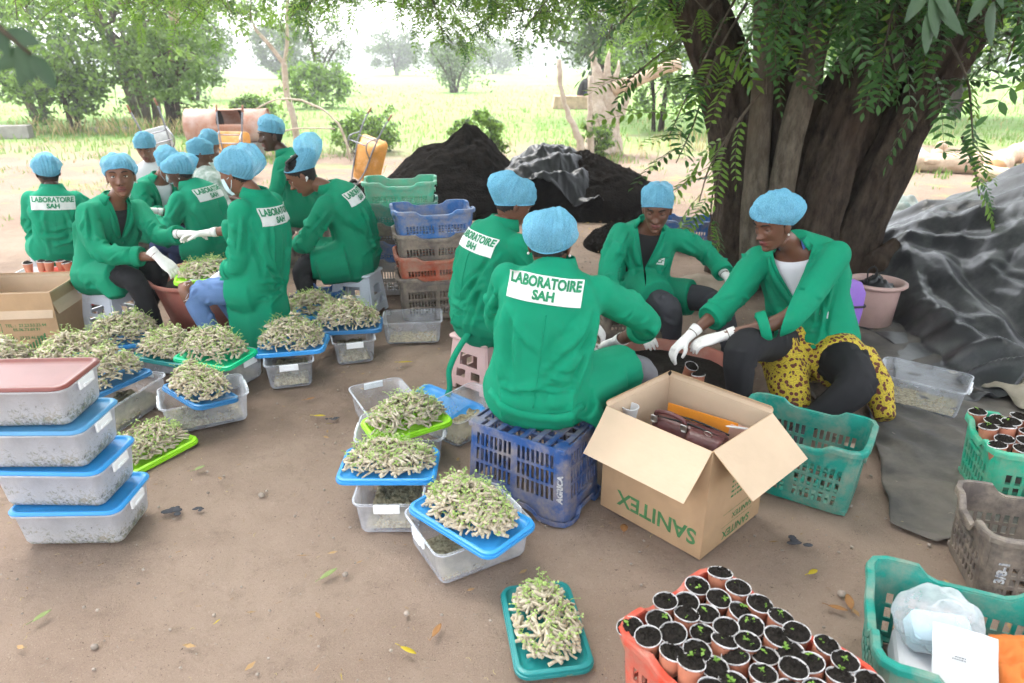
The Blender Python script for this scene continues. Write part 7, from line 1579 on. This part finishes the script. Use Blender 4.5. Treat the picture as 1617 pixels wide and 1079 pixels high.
# ================================================================ GRASS AND LITTER
GRASS = mat('grass_blades', (.14, .27, .055), .7, .2, col2=(.25, .37, .10), vscale=.6, transl=.4, coords='Object'); DRYG = mat('grass_dry', (.48, .38, .19), .8, .2, var=.2, transl=.3)
def blades(name, pts, hmin, hmax, w, mats, q, dry, label):
    n = len(pts); a = q.uniform(0, 6.28, n); h = q.uniform(hmin, hmax, n); ln = q.uniform(.1, .6, n)*h; d = np.stack([np.cos(a), np.sin(a), np.zeros(n)], 1); s = np.stack([-np.sin(a), np.cos(a), np.zeros(n)], 1)
    b = np.c_[pts, np.zeros(n)]; V_ = np.stack([b-s*w, b+s*w, b+d*ln[:, None]*.45+s*w*.7+np.c_[np.zeros((n, 2)), h*.65], b+d*ln[:, None]+np.c_[np.zeros((n, 2)), h]], 1).reshape(-1, 3)
    o = link(name, cloud_mesh(name, V_, mats, q.random(n) < dry)); return tag(o, label, 'grass', kind='stuff')
q = np.random.default_rng(12); pts = []
while len(pts) < 24000:
    y = 11+50*q.random()**1.6; x = q.uniform(-1.05, 1.05)*y*.78; f = noise.fractal(Vector((x*.35, y*.35, 0)), 1., 2., 3); f2 = noise.fractal(Vector((x*1.4, y*1.4, 7)), 1., 2., 2)
    if (y > 16+5*f or f > .2) and f2 > q.uniform(-.25, .35): pts.append((x, y))
blades('field_grass', np.array(pts), .05, .17, .012, [GRASS, DRYG], q, .14, 'pale green grass of the field beyond the yard')
pts = []
while len(pts) < 5000:
    y = q.uniform(7.5, 20); x = q.uniform(-1, 1)*y*.78; f = noise.fractal(Vector((x*.9, y*.9, 4)), 1., 2., 3)
    if f > .22: pts.append((x, y))
blades('yard_grass', np.array(pts), .02, .09, .006, [GRASS, DRYG], q, .35, 'sparse short grass growing in the sandy yard')
pts = []
for cx_, cy_, sg, n in ((-10.2, 18.8, 1.2, 260), (-8.6, 18.6, .9, 240), (-12.5, 19.0, 1., 150), (3.2, 15.0, 1.4, 120)):
    pts += list(np.c_[q.normal(cx_, sg, n), q.normal(cy_, .5, n)])
blades('dry_grass', np.array(pts), .12, .5, .010, [DRYG, GRASS], q, .25, 'dry straw-coloured grass under the trees')
LITTER = mat('dry_leaf', (.24, .135, .06), .8, .2, col2=(.40, .27, .13), vscale=3); PEB = mat('pebble', (.30, .25, .21), .9, .2, var=.3, vscale=9)
C = np.c_[np.r_[q.uniform(-3, 2.6, 220), q.normal(1.0, .45, 420), q.normal(2.9, .35, 260), q.uniform(-6, 6, 500)], np.r_[q.uniform(1.2, 6.5, 220), q.normal(7.6, .55, 420), q.normal(5.0, .35, 260), q.uniform(6.5, 12, 500)], np.full(1400, .012)]
keep = ~((C[:, 0] > 1.5) & (C[:, 1] > 3.3) & (C[:, 1] < 4.6) & (C[:, 0] > 2.2)); V_ = leaf_cloud(C, 1, (.0, .0, .004), .04, q, .4).reshape(-1, 4, 3); V_[:, :, 2] = .012+(V_[:, :, 2]-V_[:, :, 2].mean(1)[:, None])*.3; V_[:, :, 2] += np.maximum(0, .004-V_[:, :, 2].min(1))[:, None]
tag(link('leaf_litter', cloud_mesh('leaf_litter', V_.reshape(-1, 3), [LITTER, LEAFY], q.random(len(V_)) < .08)), 'scattered small dry leaves on the trodden earth', 'leaf litter', kind='stuff')
m = MB()
for i in range(1500):
    x, y = q.uniform(-3.2, 2.2), 1.+6*q.random()**1.3; s = q.uniform(.0015, .006)*(1+1.2*(q.random() < .06))*(1+y*.12); m.sphere((x, y, s*.3), (s, s*q.uniform(.7, 1.2), s*.7), 6, 4)
tag(m.build('small_stones', PEB), 'small stones and clods scattered over the earth', 'stones', kind='stuff')
LEAFG = mat('fallen_leaf_green', (.22, .27, .10), .7, .25, var=.2); LEAFBR = mat('fallen_leaf_brown', (.30, .15, .06), .8, .2, var=.25)
def fallen(loc, yaw, l, w, m, label, curl=.25):
    R = []
    for t_ in np.linspace(0, 1, 9): ww = w*sin(pi*min(.98, t_*.94+.03))**.8*.5; R.append([((t_-.5)*l, -ww, .35*ww+curl*l*.3*(t_-.5)**2), ((t_-.5)*l, 0, curl*l*.3*(t_-.5)**2), ((t_-.5)*l, ww, .35*ww+curl*l*.3*(t_-.5)**2)])
    b = MB(); b.grid(np.array(R)); b.tube([(-.5*l-.02, 0, .004), (-.5*l, 0, .004)], .0012, 5); me = b.mesh('fallen_leaf', m); o = link('fallen_leaf', me, None, (loc[0], loc[1], .012), (0, 0, yaw)); md = o.modifiers.new('s', 'SOLIDIFY'); md.thickness = .0008; tag(o, label, 'leaf', 'fallen leaves')
for px, yaw, l, w, m, lb in (((-0.653, 1.995, 0.000), .9, .075, .022, LEAFG, 'pale green leaf lying alone in the middle of the bare foreground'), ((-1.546, 1.793, 0.000), 1.1, .06, .02, LEAFG, 'pale green leaf near the bottom left of the bare earth'), ((-0.321, 1.648, 0.000), -.5, .06, .016, LEAFY, 'yellow-green leaf below the skewed blue lid'), ((-1.402, 2.693, 0.000), .9, .05, .022, LEAFG, 'green leaf beside the lime lid on the ground'),
                             ((-0.241, 1.730, 0.000), 1.2, .06, .02, LEAFBR, 'brown leaf left of the teal lid'), ((1.667, 2.473, 0.000), -.35, .085, .024, LEAFY, 'yellow leaf on the front of the black ground sheet'), ((0.438, 2.259, 0.000), 1.4, .05, .03, LEAFBR, 'orange brown chip in front of the carton'), ((1.138, 1.857, 0.000), 1.3, .075, .028, LEAFBR, 'brown leaf beside the teal crate'), ((1.087, 1.828, 0.000), -.4, .06, .02, LEAFBR, 'second brown leaf beside the teal crate'),
                             ((2.831, 4.068, 0.250), .8, .06, .04, LEAFY, 'round yellow leaf stuck on the covered mound'), ((1.075, 2.005, 0.000), .5, .045, .02, LEAFY, 'small yellow petal behind the red crate'), ((-0.649, 3.886, 0.000), .1, .09, .02, LEAFY, 'yellow leaf in front of the empty rectangular tub'), ((-0.992, 3.193, 0.000), .0, .06, .018, LEAFY, 'small yellow leaf left of the empty open tub'), ((-1.094, 3.389, 0.000), .6, .05, .016, LEAFBR, 'dry leaf between the two heaps of cuttings')):
    fallen(px, yaw, l, w, m, lb)
CHAR = mat('charred_bit', (.06, .062, .07), .9, .1)
for i, (p, s, lb) in enumerate((((-1.372, 2.366, 0.000), .06, 'black scrap of plastic on the earth right of the tub stack'), ((1.090, 2.167, 0.000), .055, 'grey black scrap on the earth right of the carton'), ((-0.919, 3.159, 0.000), .035, 'black clod beside the empty open tub'), ((-1.284, 2.384, 0.000), .03, 'small black scrap beside the larger one'))):
    b = MB(); r2 = rng(i+60)
    for k in range(6): b.sphere((r2.gauss(0, s*.4), r2.gauss(0, s*.22), s*.08), (s*r2.uniform(.2, .45), s*r2.uniform(.15, .3), s*.07), 8, 6)
    o = b.build('scrap', CHAR, loc=(p[0], p[1], .008)); tag(o, lb, 'scrap')

q = np.random.default_rng(44); m = MB()
for i in range(1500):
    x, y = q.uniform(-3.0, 2.0), 1.1+5*q.random()**1.4; a = q.uniform(0, 6.28); l = q.uniform(.004, .022); m.tube([(x, y, .012), (x+cos(a)*l*.5, y+sin(a)*l*.5, .013+q.uniform(0, .003)), (x+cos(a+.4)*l, y+sin(a+.4)*l, .012)], q.uniform(.0006, .0014), 4, int(q.integers(0, 3)))
tag(m.build('straw_bits', [DRYG, PEB, LITTER]), 'short bits of straw and twig strewn on the earth', 'straw', kind='stuff')

# ================================================================ HAZE
hm = bpy.data.materials.new('haze_air'); hm.use_nodes = True; hn = hm.node_tree; hn.nodes.clear()
ho = hn.nodes.new('ShaderNodeOutputMaterial'); hv = hn.nodes.new('ShaderNodeVolumePrincipled'); hv.inputs['Color'].default_value = (.93, .95, .97, 1); hv.inputs['Density'].default_value = .0021; hv.inputs['Anisotropy'].default_value = .2
hn.links.new(hv.outputs[0], ho.inputs['Volume'])
tag(MB().box((0, 275, 7.), (1260, 690, 16.)).build('haze', hm, None, False), 'thin pale haze over the field', 'haze', kind='stuff')
